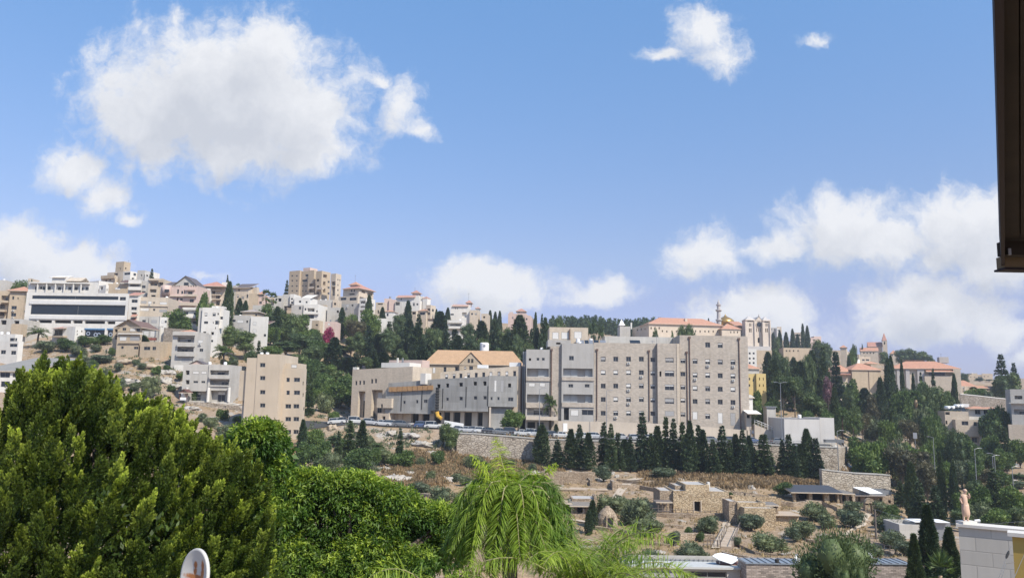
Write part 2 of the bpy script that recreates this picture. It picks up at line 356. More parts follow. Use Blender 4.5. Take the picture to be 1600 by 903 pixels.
def Hv(x, y):
    x = np.asarray(x, dtype=float); y = np.maximum(np.asarray(y, dtype=float), 3.0)
    r = np.clip(x / y, _RS[0], _RS[-1]); i = np.clip(np.searchsorted(_RS, r) - 1, 0, len(_RS) - 2); j = np.clip(np.searchsorted(_YS, y) - 1, 0, len(_YS) - 2)
    a = (r - _RS[i]) / (_RS[i+1] - _RS[i]); b = np.clip((y - _YS[j]) / (_YS[j+1] - _YS[j]), 0, 1)
    z = (_ZT[i, j] * (1-a) + _ZT[i+1, j] * a) * (1-b) + (_ZT[i, j+1] * (1-a) + _ZT[i+1, j+1] * a) * b
    amp = np.where((y > 183) & (y < 215), .15, 1.0) * np.clip(y / 120, .3, 1.2)
    return z + _hn(x, y) * amp
def H(x, y): return float(Hv(x, y))
def ground_at(px, py, y0=75, y1=900):
    """where the line of sight through a pixel of the photograph meets the ground"""
    ys = np.arange(y0, y1, .5); d = ray(px, py); x = d.x / d.y * ys; z = d.z / d.y * ys
    k = np.nonzero(z < Hv(x, ys))[0]
    Y = ys[k[0]] if len(k) else y1
    return at(px, py, Y)

def mat_ground():
    m, nt, b = newmat('hillside'); tc = nt.nodes.new('ShaderNodeTexCoord'); V = tc.outputs['Object']
    n1 = noise(nt, V, .035, 6, .6); n2 = noise(nt, V, .25, 8, .68); n3 = noise(nt, V, 1.6, 6, .7)
    dry = mixc(nt, ramp(nt, n3, .3, .7), (.21, .145, .085), (.40, .29, .175))
    soil = mixc(nt, ramp(nt, n3, .3, .75), (.25, .18, .125), (.42, .325, .23))
    a = mixc(nt, ramp(nt, n1, .42, .58), dry, soil)
    green = mixc(nt, ramp(nt, n3, .3, .7), (.045, .06, .025), (.10, .12, .05))
    a = mixc(nt, ramp(nt, n2, .60, .72), a, green)
    rock = mixc(nt, ramp(nt, noise(nt, V, 2.5, 8, .75), .3, .7), (.22, .20, .175), (.52, .48, .42))
    n4 = noise(nt, mapping(nt, V, (.5, .5, 1.6)), .42, 7, .7)
    a = mixc(nt, ramp(nt, n4, .56, .62), a, rock)
    ge = nt.nodes.new('ShaderNodeNewGeometry'); sp = nt.nodes.new('ShaderNodeSeparateXYZ'); nt.links.new(ge.outputs['True Normal'], sp.inputs[0])
    st = nt.nodes.new('ShaderNodeMapRange'); st.inputs['From Min'].default_value = .93; st.inputs['From Max'].default_value = .72
    nt.links.new(sp.outputs[2], st.inputs['Value'])
    sm = nt.nodes.new('ShaderNodeMath'); sm.operation = 'MULTIPLY'; nt.links.new(st.outputs[0], sm.inputs[0]); nt.links.new(ramp(nt, n2, .40, .55), sm.inputs[1])
    a = mixc(nt, sm.outputs[0], a, rock)
    nt.links.new(a, b.inputs['Base Color']); b.inputs['Roughness'].default_value = 1; b.inputs['Specular IOR Level'].default_value = .1
    bump(nt, n4, b, .9, 1.2)
    return m
M_GROUND = mat_ground()
def build_terrain():
    rs = np.linspace(_RS[0], _RS[-1], 520)
    ys = np.concatenate([np.linspace(-60, 3, 4)[:-1], np.linspace(3, 80, 30)[:-1], np.linspace(80, 183, 130)[:-1], np.array([183, 184, 185, 185.5, 186, 186.5, 187, 188]), np.linspace(189, 300, 110)[1:], np.geomspace(301.5, 5000, 90)[1:]])
    Yg, Rg = np.meshgrid(ys, rs, indexing='ij'); X = Rg * np.maximum(Yg, 60) if False else Rg * np.maximum(Yg, 3)
    X = np.where(Yg < 60, Rg * (Yg * .5 + 30 + 3), X)
    # keep near rows wide so the sheet closes under the viewer
    Z = Hv(X, Yg)
    n, k = X.shape; V = np.stack([X, Yg, Z], -1).reshape(-1, 3)
    idx = np.arange(n * k).reshape(n, k)
    F = np.stack([idx[:-1, :-1], idx[:-1, 1:], idx[1:, 1:], idx[1:, :-1]], -1).reshape(-1, 4)
    me = arr_mesh('ground', V, F, [M_GROUND], smooth=True)
    tag(put('ground', me), kind='structure')
build_terrain()
# ------------------------------------------------------------------ building kit
_wc = {}
DET = random.Random(31); M_ACU = flat('air_conditioner_case', (.55, .54, .5), .5)
def win_mesh(w, h, fr, near, shut):
    """window set into its opening: frame, pane, shutter drawn down by fr; origin at lower-left of the opening, y inward"""
    key = (round(w, 1), round(h, 1), round(fr, 1), near, shut.name)
    if key in _wc: return _wc[key]
    w, h = max(.3, round(w, 1)), max(.3, round(h, 1)); b = .10 if near and w > .8 else .07
    f = MB(); f.box(0, w, 0, .06, 0, b, M_FRAME); f.box(0, w, 0, .06, h - b, h, M_FRAME); f.box(0, b, 0, .06, b, h - b, M_FRAME); f.box(w - b, w, 0, .06, b, h - b, M_FRAME)
    if w > .9: f.box(w / 2 - .03, w / 2 + .03, 0, .05, b, h - b, M_FRAME)
    pn = MB(); pn.box(b, w - b, .062, .085, b, h - b, M_GLASS)
    s = None
    if fr > .05:
        s = MB(); z = h - b - (h - 2 * b) * fr; n = max(2, int((h - b - z) / .22))
        for i in range(n):
            za = z + (h - b - z) * i / n; zb = z + (h - b - z) * (i + 1) / n
            s.box(b + .003, w - b - .003, -.03, .045, za + .012, zb, shut)
    if near: r = (f.mesh('window'), pn.mesh('pane'), s.mesh('shutter') if s else None)
    else:
        for o in (pn, s):
            if o:
                for fc, mi in zip(o.f, o.m): f.face([o.v[i] for i in fc], o.mats[mi])
        r = (f.mesh('window'), None, None)
    _wc[key] = r; return r

class Bld:
    def __init__(s, name, label, cat, px, Y, rot=0, group=None, py=None):
        th = math.radians(rot); p = at(px, 650 if py is None else py, Y); s.base = H(p.x, p.y)
        s.O = Vector((p.x, p.y, s.base)); s.e1 = Vector((math.cos(th), math.sin(th), 0)); s.e2 = Vector((-math.sin(th), math.cos(th), 0))
        s.root = empty(name, s.O, th); tag(s.root, label, cat, group); s.near = Y < 215; s.mpp = Y / FPX
    def l(s, px, py, set=0.0):                      # pixel -> local point on the plane y = set
        d = ray(px, py); t = (s.O.dot(s.e2) + set) / d.dot(s.e2); p = d * t - s.O
        return p.dot(s.e1), p.z
    def ls(s, px, py, xl):                          # pixel -> (depth, z) on the side plane x = xl
        d = ray(px, py); t = (s.O.dot(s.e1) + xl) / d.dot(s.e1); p = d * t - s.O
        return p.dot(s.e2), p.z
    def wld(s, x, y, z=0): return s.O + s.e1 * x + s.e2 * y + Vector((0, 0, z))
    def gmin(s, x0, x1, y0, y1):
        return min(H(*s.wld(x, y)[:2]) for x in (x0, x1) for y in (y0, y1)) - s.base - 1.2
    def wall(s, mb, A, u, W, z0, zt, holes, mat, n):
        """wall from A along u (2-vectors) with real openings; holes = (a0,a1,h0,h1,depth); n = inward normal"""
        holes = [(max(.02, a0), min(W - .02, a1), h0, h1, d) for (a0, a1, h0, h1, d) in holes]
        holes = [h for h in holes if h[1] - h[0] > .1 and h[3] - h[2] > .1 and h[3] < min(zt(h[0]), zt(h[1])) + .01]
        xs = sorted(set([0, W] + [v for h in holes for v in h[:2]])); zs = sorted(set([z0] + [v for h in holes for v in h[2:4]]))
        P = lambda a, z, d=0: (A[0] + u[0] * a + n[0] * d, A[1] + u[1] * a + n[1] * d, z)
        for i in range(len(xs) - 1):
            xa, xb = xs[i], xs[i+1]
            if xb - xa < 1e-5: continue
            run = None; col = []
            for j in range(len(zs)):
                za = zs[j]; top = j == len(zs) - 1
                zb = None if top else zs[j+1]; mid = za + .001 if top else (za + zb) / 2
                inside = (not top) and any(h[0] <= xa + 1e-5 and h[1] >= xb - 1e-5 and h[2] < mid < h[3] for h in holes)
                if not inside:
                    if run is None: run = za
                    if top: mb.face([P(xa, run), P(xb, run), P(xb, zt(xb)), P(xa, zt(xa))], mat)
                elif run is not None:
                    mb.face([P(xa, run), P(xb, run), P(xb, za), P(xa, za)], mat); run = None
        for (a0, a1, h0, h1, d) in holes:
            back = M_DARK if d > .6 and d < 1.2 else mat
            mb.face([P(a0, h0), P(a0, h0, d), P(a0, h1, d), P(a0, h1)], mat); mb.face([P(a1, h0, d), P(a1, h0), P(a1, h1), P(a1, h1, d)], mat)
            mb.face([P(a0, h1), P(a0, h1, d), P(a1, h1, d), P(a1, h1)], mat); mb.face([P(a0, h0, d), P(a0, h0), P(a1, h0), P(a1, h0, d)], mat)
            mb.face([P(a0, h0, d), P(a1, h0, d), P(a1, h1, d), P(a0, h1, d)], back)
    def v(s, px0, px1, pyt, pyb=None, set=0.0, dep=10.0, mat=None, wins=(), right=(), left=(), par=.5, part='wall', roof='flat', pxr=None, pxl=None):
        """one volume; wins/right/left = (px0, px1, py0, py1, kind) in photograph pixels on that face"""
        mat = mat or S_CREAM
        ytl, ytr = (pyt, None) if not isinstance(pyt, tuple) else pyt
        x0, zl = s.l(px0, ytl, set); x1, zr_ = s.l(px1, ytl if ytr is None else ytr, set); zr = zl if ytr is None else zr_
        if ytr is None: zl = zr = s.l((px0 + px1) / 2, ytl, set)[1]
        if pxr is not None:                          # depth from where the far right corner shows
            y, _ = s.ls(pxr, ytl, x1); dep = max(1.0, y - set)
        if pxl is not None:
            y, _ = s.ls(pxl, ytl, x0); dep = max(1.0, y - set)
        z0 = s.gmin(x0, x1, set, set + dep) if pyb is None else (s.l((px0+px1)/2, pyb, set)[1] if not isinstance(pyb, tuple) else s.l(px0, pyb[0], set)[1])
        W = x1 - x0; mb = MB(); zt = lambda a: zl + (zr - zl) * a / W
        D = {'w': .26, 's': .12, 'g': .2, 'd': .9, 'b': 1.6, 'B': 1.6, 'p': .3}
        hs = {'f': [], 'r': [], 'l': []}; kids = []
        def add(side, lst):
            for w in lst:
                a, b_, c, d, k = w[:5]
                if side == 'f':
                    q = s.l((a + b_) / 2, (c + d) / 2, set); xa = s.l(a, (c+d)/2, set)[0]; xb = s.l(b_, (c+d)/2, set)[0]
                    hh = abs(s.l(a, d, set)[1] - s.l(a, c, set)[1]); r = (xa - x0, xb - x0, q[1] - hh/2, q[1] + hh/2)
                else:
                    xl = x1 if side == 'r' else x0
                    y1_, zz1 = s.ls(a, (c+d)/2, xl); y2_, zz2 = s.ls(b_, (c+d)/2, xl); hh = abs(s.ls(a, d, xl)[1] - s.ls(a, c, xl)[1]); zc = (zz1+zz2)/2
                    ya, yb = sorted((y1_, y2_)); r = (ya - set, yb - set, zc - hh/2, zc + hh/2)
                    if r[0] < 0 or r[1] > dep: continue
                rr = (*r, D[k]); hs[side].append(rr); kids.append((side, rr, k))
        add('f', wins); add('r', right); add('l', left)
        s.wall(mb, (x0, set), (1, 0), W, z0, zt, hs['f'], mat, (0, 1))
        s.wall(mb, (x1, set), (0, 1), dep, z0, lambda a: zr, hs['r'], mat, (-1, 0))
        s.wall(mb, (x0, set), (0, 1), dep, z0, lambda a: zl, hs['l'], mat, (1, 0))
        y1 = set + dep
        mb.face([(x1, y1, z0), (x0, y1, z0), (x0, y1, zl), (x1, y1, zr)], mat)
        if roof == 'flat':
            t = .25; a = [(x0, set, zl), (x1, set, zr), (x1, y1, zr), (x0, y1, zl)]; b = [(x0+t, set+t, zl), (x1-t, set+t, zr), (x1-t, y1-t, zr), (x0+t, y1-t, zl)]
            c = [(p[0], p[1], p[2]-par) for p in b]
            for i in range(4):
                k = (i+1) % 4; mb.face([a[i], a[k], b[k], b[i]], mat); mb.face([b[i], b[k], c[k], c[i]], mat)
            mb.face(c, M_ROOFSLAB)
        o = mb.obj(part, s.root)
        for side, (a0, a1, h0, h1, d), k in kids:
            if a1 - a0 < .15 or h1 - h0 < .15: continue
            if side == 'f': loc, rz = (x0 + a0, set + d - .1, h0), 0
            elif side == 'r': loc, rz = (x1 - d + .1, set + a0, h0), math.pi / 2
            else: loc, rz = (x0 + d - .1, set + a1, h0), -math.pi / 2
            if k in 'wsgp':
                fr = {'w': random.choice((0, 0, .3, .5, .7)), 's': 1, 'g': 0, 'p': 0}[k]
                sh = M_SHUT if random.random() < .75 else M_SHUTG
                me, pn, st = win_mesh(a1 - a0, h1 - h0, fr, s.near, sh)
                wo = put('window', me, s.root, loc, (0, 0, rz))
                sx = (a1 - a0) / max(.3, round(a1 - a0, 1)); sz = (h1 - h0) / max(.3, round(h1 - h0, 1)); wo.scale = (sx, 1, sz)
                if pn: put('pane', pn, wo)
                if st: put('shutter', st, wo)
            elif k in 'bB' and h1 - h0 > .8:         # back wall of the loggia: a glazed door
                if k == 'B':
                    x_, y_, z_ = loc; n_ = max(2, int((a1 - a0) / 1.9))
                    for q_ in range(n_):
                        if q_ == n_ - 2: continue
                        m_ = MB(); m_.box(0, (a1-a0)/n_ - .08, 0, .06, .02, (h1-h0)*.97, M_CURT); put('curtained_window', m_.mesh('curtained_window'), s.root, (x_ + .05 + (a1-a0)*q_/n_, y_ - .3, z_))
                    continue
                me, pn, st = win_mesh((a1 - a0) * .4, (h1 - h0) * .92, .3 if k == 'b' else 0, False, M_SHUT)
                loc = list(loc)
                if side == 'f': loc[0] += (a1 - a0) * random.choice((.1, .3, .5))
                elif side == 'r': loc[1] += (a1 - a0) * .3
                else: loc[1] -= (a1 - a0) * .3
                wo = put('balcony_door', me, s.root, loc, (0, 0, rz))
        if roof == 'flat' and par >= .5 and W > 5 and dep > 5 and DET.random() < .45:
            for q in range(DET.choice((1, 2))):
                tx = x0 + W * DET.uniform(.15, .85); ty = set + dep * DET.uniform(.3, .7); m_ = MB(); r_ = .45; m_.lathe([(r_*.97, .3), (r_, .35), (r_, 1.2), (r_*.6, 1.35)], M_WHITE, (0, 0, 0), 10); m_.box(-.4, .4, -.4, .4, 0, .295, M_METAL); m_.obj('water_tank', s.root, loc=(tx, ty, zl - par))
        for (a0, a1, h0, h1, d), k in [(t[1], t[2]) for t in kids if t[0] == 'f']:
            if k in 'ws' and h1 - h0 > .7 and h0 - z0 > 2.5 and DET.random() < .16:
                m_ = MB(); m_.box(0, .75, -.33, -.02, 0, .55, M_ACU); m_.box(.12, .55, -.345, -.335, .06, .48, M_RAIL); m_.obj('air_conditioner', s.root, loc=(x0 + a0 + (a1 - a0) * .2, set, h0 - .75))
            if k == 'b' and h1 - h0 > 1.2 and set < 3 and DET.random() < .8:
                m_ = MB(); m_.tube([(0, 0, .9), (a1 - a0, 0, .9)], .035, M_RAIL, 4)
                for q in range(int((a1 - a0) / .35) + 1): m_.box(q*.35, q*.35 + .03, -.015, .015, 0, .9, M_RAIL)
                m_.obj('railing', s.root, loc=(x0 + a0, set + .12, h0))
        return (x0, x1, set, y1, z0, zl, o)
    def slab(s, px0, px1, pyt, pyb, set, dep, mat=None, part='balcony', over=0):
        x0, z1 = s.l(px0, pyt, set); x1, z0 = s.l(px1, pyb, set); mb = MB(); mb.box(x0, x1, set, set + dep, z0, z1, mat or S_WHITE)
        return mb.obj(part, s.root)
    def roof(s, px0, px1, pye, pyr, set, dep, mat=None, over=.5, kind='hip', part='roof', inset=None, wallmat=None):
        x0, ze = s.l(px0, pye, set); x1, _ = s.l(px1, pye, set); ze = s.l((px0+px1)/2, pye, set)[1]; x0 -= over; x1 += over; y0 = set - over; y1 = set + dep + over
        ym = (y0 + y1) / 2; zr = s.l((px0+px1)/2, pyr, ym if kind != 'shed' else y1)[1]; mat = mat or M_TILE; t = .18; mb = MB()
        if kind == 'hip':
            i = inset if inset is not None else min((x1-x0)/2 - .01, (y1-y0)/2); R = [(x0+i, ym, zr), (x1-i, ym, zr)]
        elif kind == 'gable': R = [(x0, ym, zr), (x1, ym, zr)]
        E = [(x0,y0,ze), (x1,y0,ze), (x1,y1,ze), (x0,y1,ze)]
        if kind == 'pyr':
            A = ((x0+x1)/2, ym, zr); vs = E + [A]; fs = [(0,1,4), (1,2,4), (2,3,4), (3,0,4)]
        elif kind == 'front':                           # gable end faces the viewer
            xm = (x0+x1)/2; R = [(xm, y0, zr), (xm, y1, zr)]; vs = E + R; fs = [(0,4,5,3), (1,2,5,4)]
            g = MB()
            for yy in (set, set + dep): g = MB(); g.face([(x0+over, yy, ze), (x1-over, yy, ze), (xm, yy, zr - t)], wallmat or S_CREAM); g.obj('gable_wall', s.root)
        elif kind == 'shed':
            vs = [(x0,y0,ze), (x1,y0,ze), (x1,y1,zr), (x0,y1,zr)]; fs = [(0,1,2,3)]
        else: vs = E + R; fs = [(0,1,5,4), (2,3,4,5), (1,2,5), (3,0,4)]
        mb.poly(vs, fs, mat); n = len(vs); low = [(p[0], p[1], p[2] - t) for p in vs]; mb.poly(low, [tuple(reversed(f)) for f in fs], S_CREAM)
        for k in range(4):
            k2 = (k+1) % 4; mb.face([vs[k], vs[k2], low[k2], low[k]], S_CREAM)
        return mb.obj(part, s.root)
    def box(s, part, px0, px1, pyt, pyb, set, dep, mat, parent=None):
        x0, z1 = s.l(px0, pyt, set); x1, _ = s.l(px1, pyt, set); z0 = s.l((px0+px1)/2, pyb, set)[1]
        mb = MB(); mb.box(x0, x1, set, set+dep, z0, z1, mat); return mb.obj(part, parent or s.root)
    def cyl(s, part, px, pyt, pyb, r, set, mat, prof=None, n=14, parent=None, smooth=False):
        x, z1 = s.l(px, pyt, set); _, z0 = s.l(px, pyb, set); mb = MB()
        mb.lathe(prof(z0, z1) if prof else [(r, z0), (r, z1)], mat, (x, set, 0), n); return mb.obj(part, parent or s.root, smooth)
    def tanks(s, lst, set=3, r=.5):
        for (px, pyt, pyb) in lst:
            x, z1 = s.l(px, pyt, set); _, z0 = s.l(px, pyb, set); mb = MB(); h = z1 - z0
            mb.lathe([(r*.96, z0), (r, z0+.05), (r, z1-.1), (r*.7, z1)], M_WHITE, (x, set, 0), 12); mb.obj('water_tank', s.root)
    def mast(s, px, pyt, pyb, set=4, r=.05, part='antenna'):
        x, z1 = s.l(px, pyt, set); _, z0 = s.l(px, pyb, set); mb = MB(); mb.tube([(x, set, z0-1), (x, set, z1)], r, M_RAIL, 5)
        mb.box(x-.5, x+.5, set-.03, set+.03, z1-.25, z1-.2, M_RAIL); mb.obj(part, s.root)
def G(xs, ys, w, h, k='w'):
    return [(x - w/2, x + w/2, y - h/2, y + h/2, k) for x in xs for y in ys]
# ------------------------------------------------------------------ the hospital and its neighbours on the road
def cross_row(xs, w): return [(x - w/2, x + w/2) for x in xs]
S_HLOW = stone('low_wall_render', (.50, .43, .35), 2, 2, .95, .15, .02)
b = Bld('hospital', 'long six storey grey stone hospital with rows of small windows and brown drainpipes', 'hospital', 928, 206)
b.v(822.5, 859, 546, None, 0, 14, S_HGREY, [(823.5,857.5,575.5,588,'B'), (823.5,857.5,616,628.5,'B'), (823.5,857.5,637.5,648.5,'b'), (826.4,829.8,559.5,563.5,'d'), (838.4,842.6,559,563.2,'g'), (846.6,851,559,563.2,'g'), (826,836,598,604,'s'), (843,852,598,604,'s'), (824,836,659,673,'d'), (839,850,659,673,'p')], part='west_wing_wall')
b.box('balcony_parapet', 822, 859.3, 589, 595, -.25, .25, S_HOSP); b.box('balcony_parapet', 822, 859.3, 628.8, 637, -.25, .25, S_HOSP)
b.v(860, 877.5, 541, None, .6, 12, S_HOSP, part='stair_tower'); b.v(856, 892, 531, 542, 2, 9, S_HGREY, [(869,876,535,538,'d')], part='rooftop_housing')
b.v(878, 928, 536.5, None, -.2, 14, S_HGREY, [(880,926,575.5,588,'B'), (880,926,616,628.5,'B'), (889,896.5,556,563,'g'), (888,895.5,600,605.3,'g'), (913.5,921,600,605.3,'g'), (891.5,904,640,649.5,'s'), (909,927,640,648.5,'w'), (881,889,637,656,'d')], part='balcony_block_wall')
b.box('balcony_parapet', 878, 928.3, 589, 594.5, -.45, .25, S_HOSP); b.box('balcony_parapet', 878, 928.3, 628.8, 636, -.45, .2, S_HOSP)
W = G([942.4, 962, 982, 1002], [561, 582, 603, 624, 645.5], 7.6, 7.6) + G([1020], [562, 583, 604, 625, 646], 7.8, 7.0)
b.v(928.3, 1027, 536, None, .3, 16, S_HOSP, W, part='main_wall')
W = [(1039.5,1052.5,559,566.3,'w')] + G([1046], [583.6, 605, 626.4], 14.5, 9) + [(1039,1053.5,642,650,'s')] + [(1030.5,1033.5,580,588,'d')]
b.v(1027.05, 1061.5, 536.5, None, -.9, 16, S_HOSP, W, part='bay_wall')
b.box('quoin_strip', 1057, 1061.7, 537, 665, -1.02, .1, S_CREAM)
W = G([1067], [564, 584.4, 605, 625.6, 647.4], 7.6, 7) + G([1086], [564.5, 586, 606.6, 627], 7.6, 7.6) + [(1082,1090,643,655.5,'s')]
W += G([1105.7], [539, 565, 586.4, 607.2, 627.4, 650.4], 7.6, 8) + G([1125.3], [539.6, 565.6, 587, 608, 628], 7.6, 7.8) + [(1121.5,1129.3,644.5,661.6,'s')]
W += G([1145.2], [566, 587.6, 608.4, 628.6], 7.6, 7.8) + [(1141.3,1149.3,645,665,'s')]
b.v(1061.9, 1168, 524.5, None, .1, 17, S_HOSP, W, part='tall_wall', right=[])
for px, a, c, st in ((932.8,545,656,.3),(1013.8,547,657,.3),(1072.8,549,668,.1),(1077,526,670,.1),(1154.2,528,673,.1),(862,545,660,.6)):
    x, z1 = b.l(px, a, st); _, z0 = b.l(px, c, st); mb = MB(); mb.tube([(x, st-.16, z0), (x, st-.16, z1)], .13, M_PIPE, 6); mb.box(x-.28, x+.28, st-.34, st-.003, z1-.5, z1, M_PIPE); mb.obj('drainpipe', b.root)
b.v(858.5, 919, 511.5, 537, 8, 10, S_CREAM, [(863,873,519,530,'s'),(877,889,519,530,'s'),(897,909,518,529,'s')], part='penthouse_wall', par=.2)
b.v(945, 1054, 526, 537, 9, 8, S_GREY, part='roof_plant_wall', par=.2)
b.slab(822, 871, 650.5, 656.5, -3.2, 3.1, S_HLOW, 'entrance_canopy')
b.box('duct', 889.5, 891.2, 514, 534, 7.4, .4, M_PIPE)
for i, (x0, x1) in enumerate(((907,913),(914,920),(921,927),(928,936),(938,947),(985,1001))):
    xa, z0 = b.l(x0, 537, 4); xb, _ = b.l(x1, 537, 4); mb = MB(); mb.poly([(xa,4,z0),(xb,4,z0),(xb,5.6,z0+1.1),(xa,5.6,z0+1.1),(xa,4.06,z0-.08),(xb,4.06,z0-.08),(xb,5.66,z0+1.0),(xa,5.66,z0+1.0)], [(0,1,2,3),(7,6,5,4),(0,4,5,1),(1,5,6,2),(2,6,7,3),(3,7,4,0)], M_GLASS if i % 2 else M_METAL); mb.obj('solar_panel', b.root)
b.tanks([(923,529,536),(903,529,536)], 7, .55); b.mast(1026, 523, 537, 8)

b = Bld('perimeter_wall', 'low cream wall along the foot of the long hospital block behind the parked cars', 'wall', 870, 204)
mb = MB(); pts = [(872,657.5),(960,659),(1060,663),(1168,672)]
for (p0, y0), (p1, y1) in zip(pts[:-1], pts[1:]):
    a, za = b.l(p0, y0); c, zc = b.l(p1, y1); zb = b.gmin(a, c, 0, .3)
    mb.poly([(a,0,zb),(c,0,zb),(c,0,zc),(a,0,za),(a,.3,zb),(c,.3,zb),(c,.3,zc),(a,.3,za)], [(0,1,2,3),(5,4,7,6),(3,2,6,7),(1,5,6,2),(4,0,3,7)], S_HLOW)
mb.obj('wall', b.root)
b.box('gate', 880, 886.5, 661, 674, -.12, .1, M_WHITE); b.box('sign_panel', 1094.5, 1101, 671.5, 678, -.1, .08, flat('pale_blue_sign', (.40,.46,.55), .5))
b.box('sign_panel', 1175.5, 1184, 672, 677.5, -.1, .08, flat('pale_blue_sign', (.40,.46,.55), .5))

b = Bld('concrete_building', 'unfinished grey raw concrete building with open ground floor bays and wooden shuttering', 'building', 763, 200, -14, py=640)
M_SHUTW = flat('shuttering_wood', (.38, .22, .10), .8, var=.3)
w2 = [(683,688,600,606,'d'),(697,701.5,599,605.2,'d'),(717.5,723,597.6,603.6,'d'),(740,745,596,602,'d'),(755,760,595.6,602,'d'),
      (697,701,621,626,'g'),(717.5,723,619.6,625.6,'g'),(740,745.4,618.6,624.4,'g'),(755,760.4,618.4,624.2,'g')]
x = b.v(674, 763.4, (592.5, 588.2), (641, 635), 0, 12, S_CONC, w2, part='panel_wall')
b.v(603, 674, (611.5, 606), (645, 641), .05, 9, S_CONC, [(610,613.5,627,632,'g'),(630,633.5,626,631,'g'),(650,653.5,624.6,630,'g'),(662,668,624,629.6,'g')], part='panel_wall')
b.v(607, 674, (598.5, 593), (613, 606), 1.6, 8, S_CONC, part='parapet_wall')
for a, c in ((607.5,612),(612.7,620),(620.7,628),(628.7,636),(636.7,644),(644.7,652),(652.7,660),(660.7,668),(668.7,676)):
    f = (a - 607) / 73; b.box('shuttering_board', a, c, 604.5 - 3.2*f, 612 - 3.6*f, -.5, .5, M_SHUTW)
for px, a, c in ((627,613,642),(659,609,639.5),(691.5,607,638),(728,604,636),(762,603,634)): b.box('expansion_joint', px, px+1.1, a, c, -.06, .055, M_DARK)
W = [(611,622,646,662,'d'),(628,638,646,664,'d'),(643,654,645,665,'d'),(660,671,644.6,666,'d'),(678,689,644,667,'d'),(693,703,643.6,668,'d'),(708,719,643,669,'d'),(725,737,642,670,'d'),(746,754,641.4,671,'d')]
b.v(604, 763, 640, None, 2.2, 9, S_HLOW, W, part='ground_floor_wall')
mb = MB(); x, z1 = b.l(683.8, 605, -1.2); _, z0 = b.l(684.4, 644, -1.2)
for i in range(9): mb.lathe([(.42, z0+(z1-z0)*i/9), (.55, z0+(z1-z0)*(i+.92)/9)], flat('chute_rubber', (.02,.02,.02), .6), (x, -1.2, 0), 10)
ch = mb.obj('debris_chute', b.root); mb = MB(); mb.tube([(x, -1.2, z0+.1), (x+.3, -1.3, z0-.9), (x+1.4, -1.6, z0-1.5)], [.55, .5, .45], flat('chute_yellow', (.6,.34,.04), .5), 8); mb.obj('chute_spout', ch)
b = Bld('concrete_building', 'grey concrete end block with one dark upper window beside the round parking tree', 'building', 763.6, 200, 4, py=640)
b.v(763.8, 808.5, (586.5, 587.5), (635, 636.5), 0, 12, S_CONC, [(794,798.5,599,605,'d'),(766.4,769.6,620,625,'g'),(777,780.4,620,625,'g'),(793.6,802,620.6,627,'g'),(772,776,594,612,'s'),(782,787,594,612,'s')], part='panel_wall')
b.v(766, 800, 636, None, 1.2, 9, S_CONC, part='ground_floor_wall'); b.v(764.4, 767.4, 636, None, .05, 1.0, S_HLOW, part='corner_pillar')

b = Bld('annex_building', 'long cream annex with a row of small dark arched windows under the orange roofed house', 'building', 814, 208, -10, py=575)
W = [(x-2.3, x+2.3, y-4, y+4.4, 'w') for x, y in ((697.6,588.6),(709.4,588),(720,587.4),(732,586.8),(744,586.2),(755.6,585.6),(767,585),(779.5,584.4),(791.8,584),(804,583.4))]
b.v(688, 814, (581.5, 571.5), None, 0, 9, S_CREAM, W)
b.box('drainpipe', 813.5, 815, 571, 640, -.3, .3, M_PIPE); b.box('pipe_riser', 817, 818.4, 549, 650, .5, .4, M_METAL); b.box('pipe_riser', 819.6, 821, 549, 650, .5, .4, M_METAL)
b.box('roof_unit', 746, 761, 570, 575, 3, 2, M_WHITE); b.box('roof_unit', 796, 813, 566, 573, 3, 2, M_WHITE)
b.box('parapet_line', 688, 814, 580, 581, -.1, .1, S_CREAM) if False else None

b = Bld('stone_villa', 'long stone villa with tan hipped roof and central gable with twin arched windows', 'house', 663, 238)
b.v(664, 817, 569.5, None, 0, 13, S_TAN, [(676,680.4,574,583,'s'),(693,697.4,573.6,581,'w'),(711,715.4,573,579,'w')], roof='none')
b.roof(664, 817, 569.5, 547.6, 0, 13, M_TILEB, .5, 'hip', inset=3.6)
b.v(718, 753, 569, None, -1.4, 6, S_TAN, [(731,734.6,560.4,567,'d'),(736.6,740.2,560.4,567,'d')] and [(725,728.5,573,577,'w'),(733,739,572,578,'w')], part='gable_base_wall', roof='none')
b.roof(718, 753, 569, 551.5, -1.4, 9, M_TILEB, .2, 'front', 'gable_roof', wallmat=S_TAN)
for a in (731, 736.4): b.box('arched_window', a, a+3.4, 560.5, 566.5, -1.46, .1, M_DARK)
b = Bld('water_tank', 'big white cylindrical water tank behind the tan villa roof', 'water tank', 757, 262, py=545)
b.cyl('tank_body', 757, 535.5, 552, 1.55, 0, M_WHITE, lambda a, c: [(1.5, a-4), (1.5, c-.3), (1.2, c)], 20); b.box('emblem', 755.5, 758.5, 538.5, 541.5, -1.6, .1, M_METAL)
b = Bld('building', 'pale beige block with slot windows and bright white right side, left of wooden shuttering', 'building', 645, 207, -24, py=600)
W = [(555,558,595,601.6,'g'),(561,564,594.6,601.2,'g'),(567,570,594.4,601,'g'),(579.6,582.8,592,599,'g'),(585.6,588.8,591.6,598.6,'g'),(559.4,570,611,652,'b'),(580,597,609,655,'b')]
b.v(551, 645, (577.5, 572.4), None, 0, 12, S_CREAM, W, pxr=675)
b.v(596, 640, 566.5, 574, 2, 6, S_WHITE, part='roof_room_wall'); b.v(608, 660, 562.5, 574, 8, 4, S_PINK, part='roof_room_wall', par=.1)
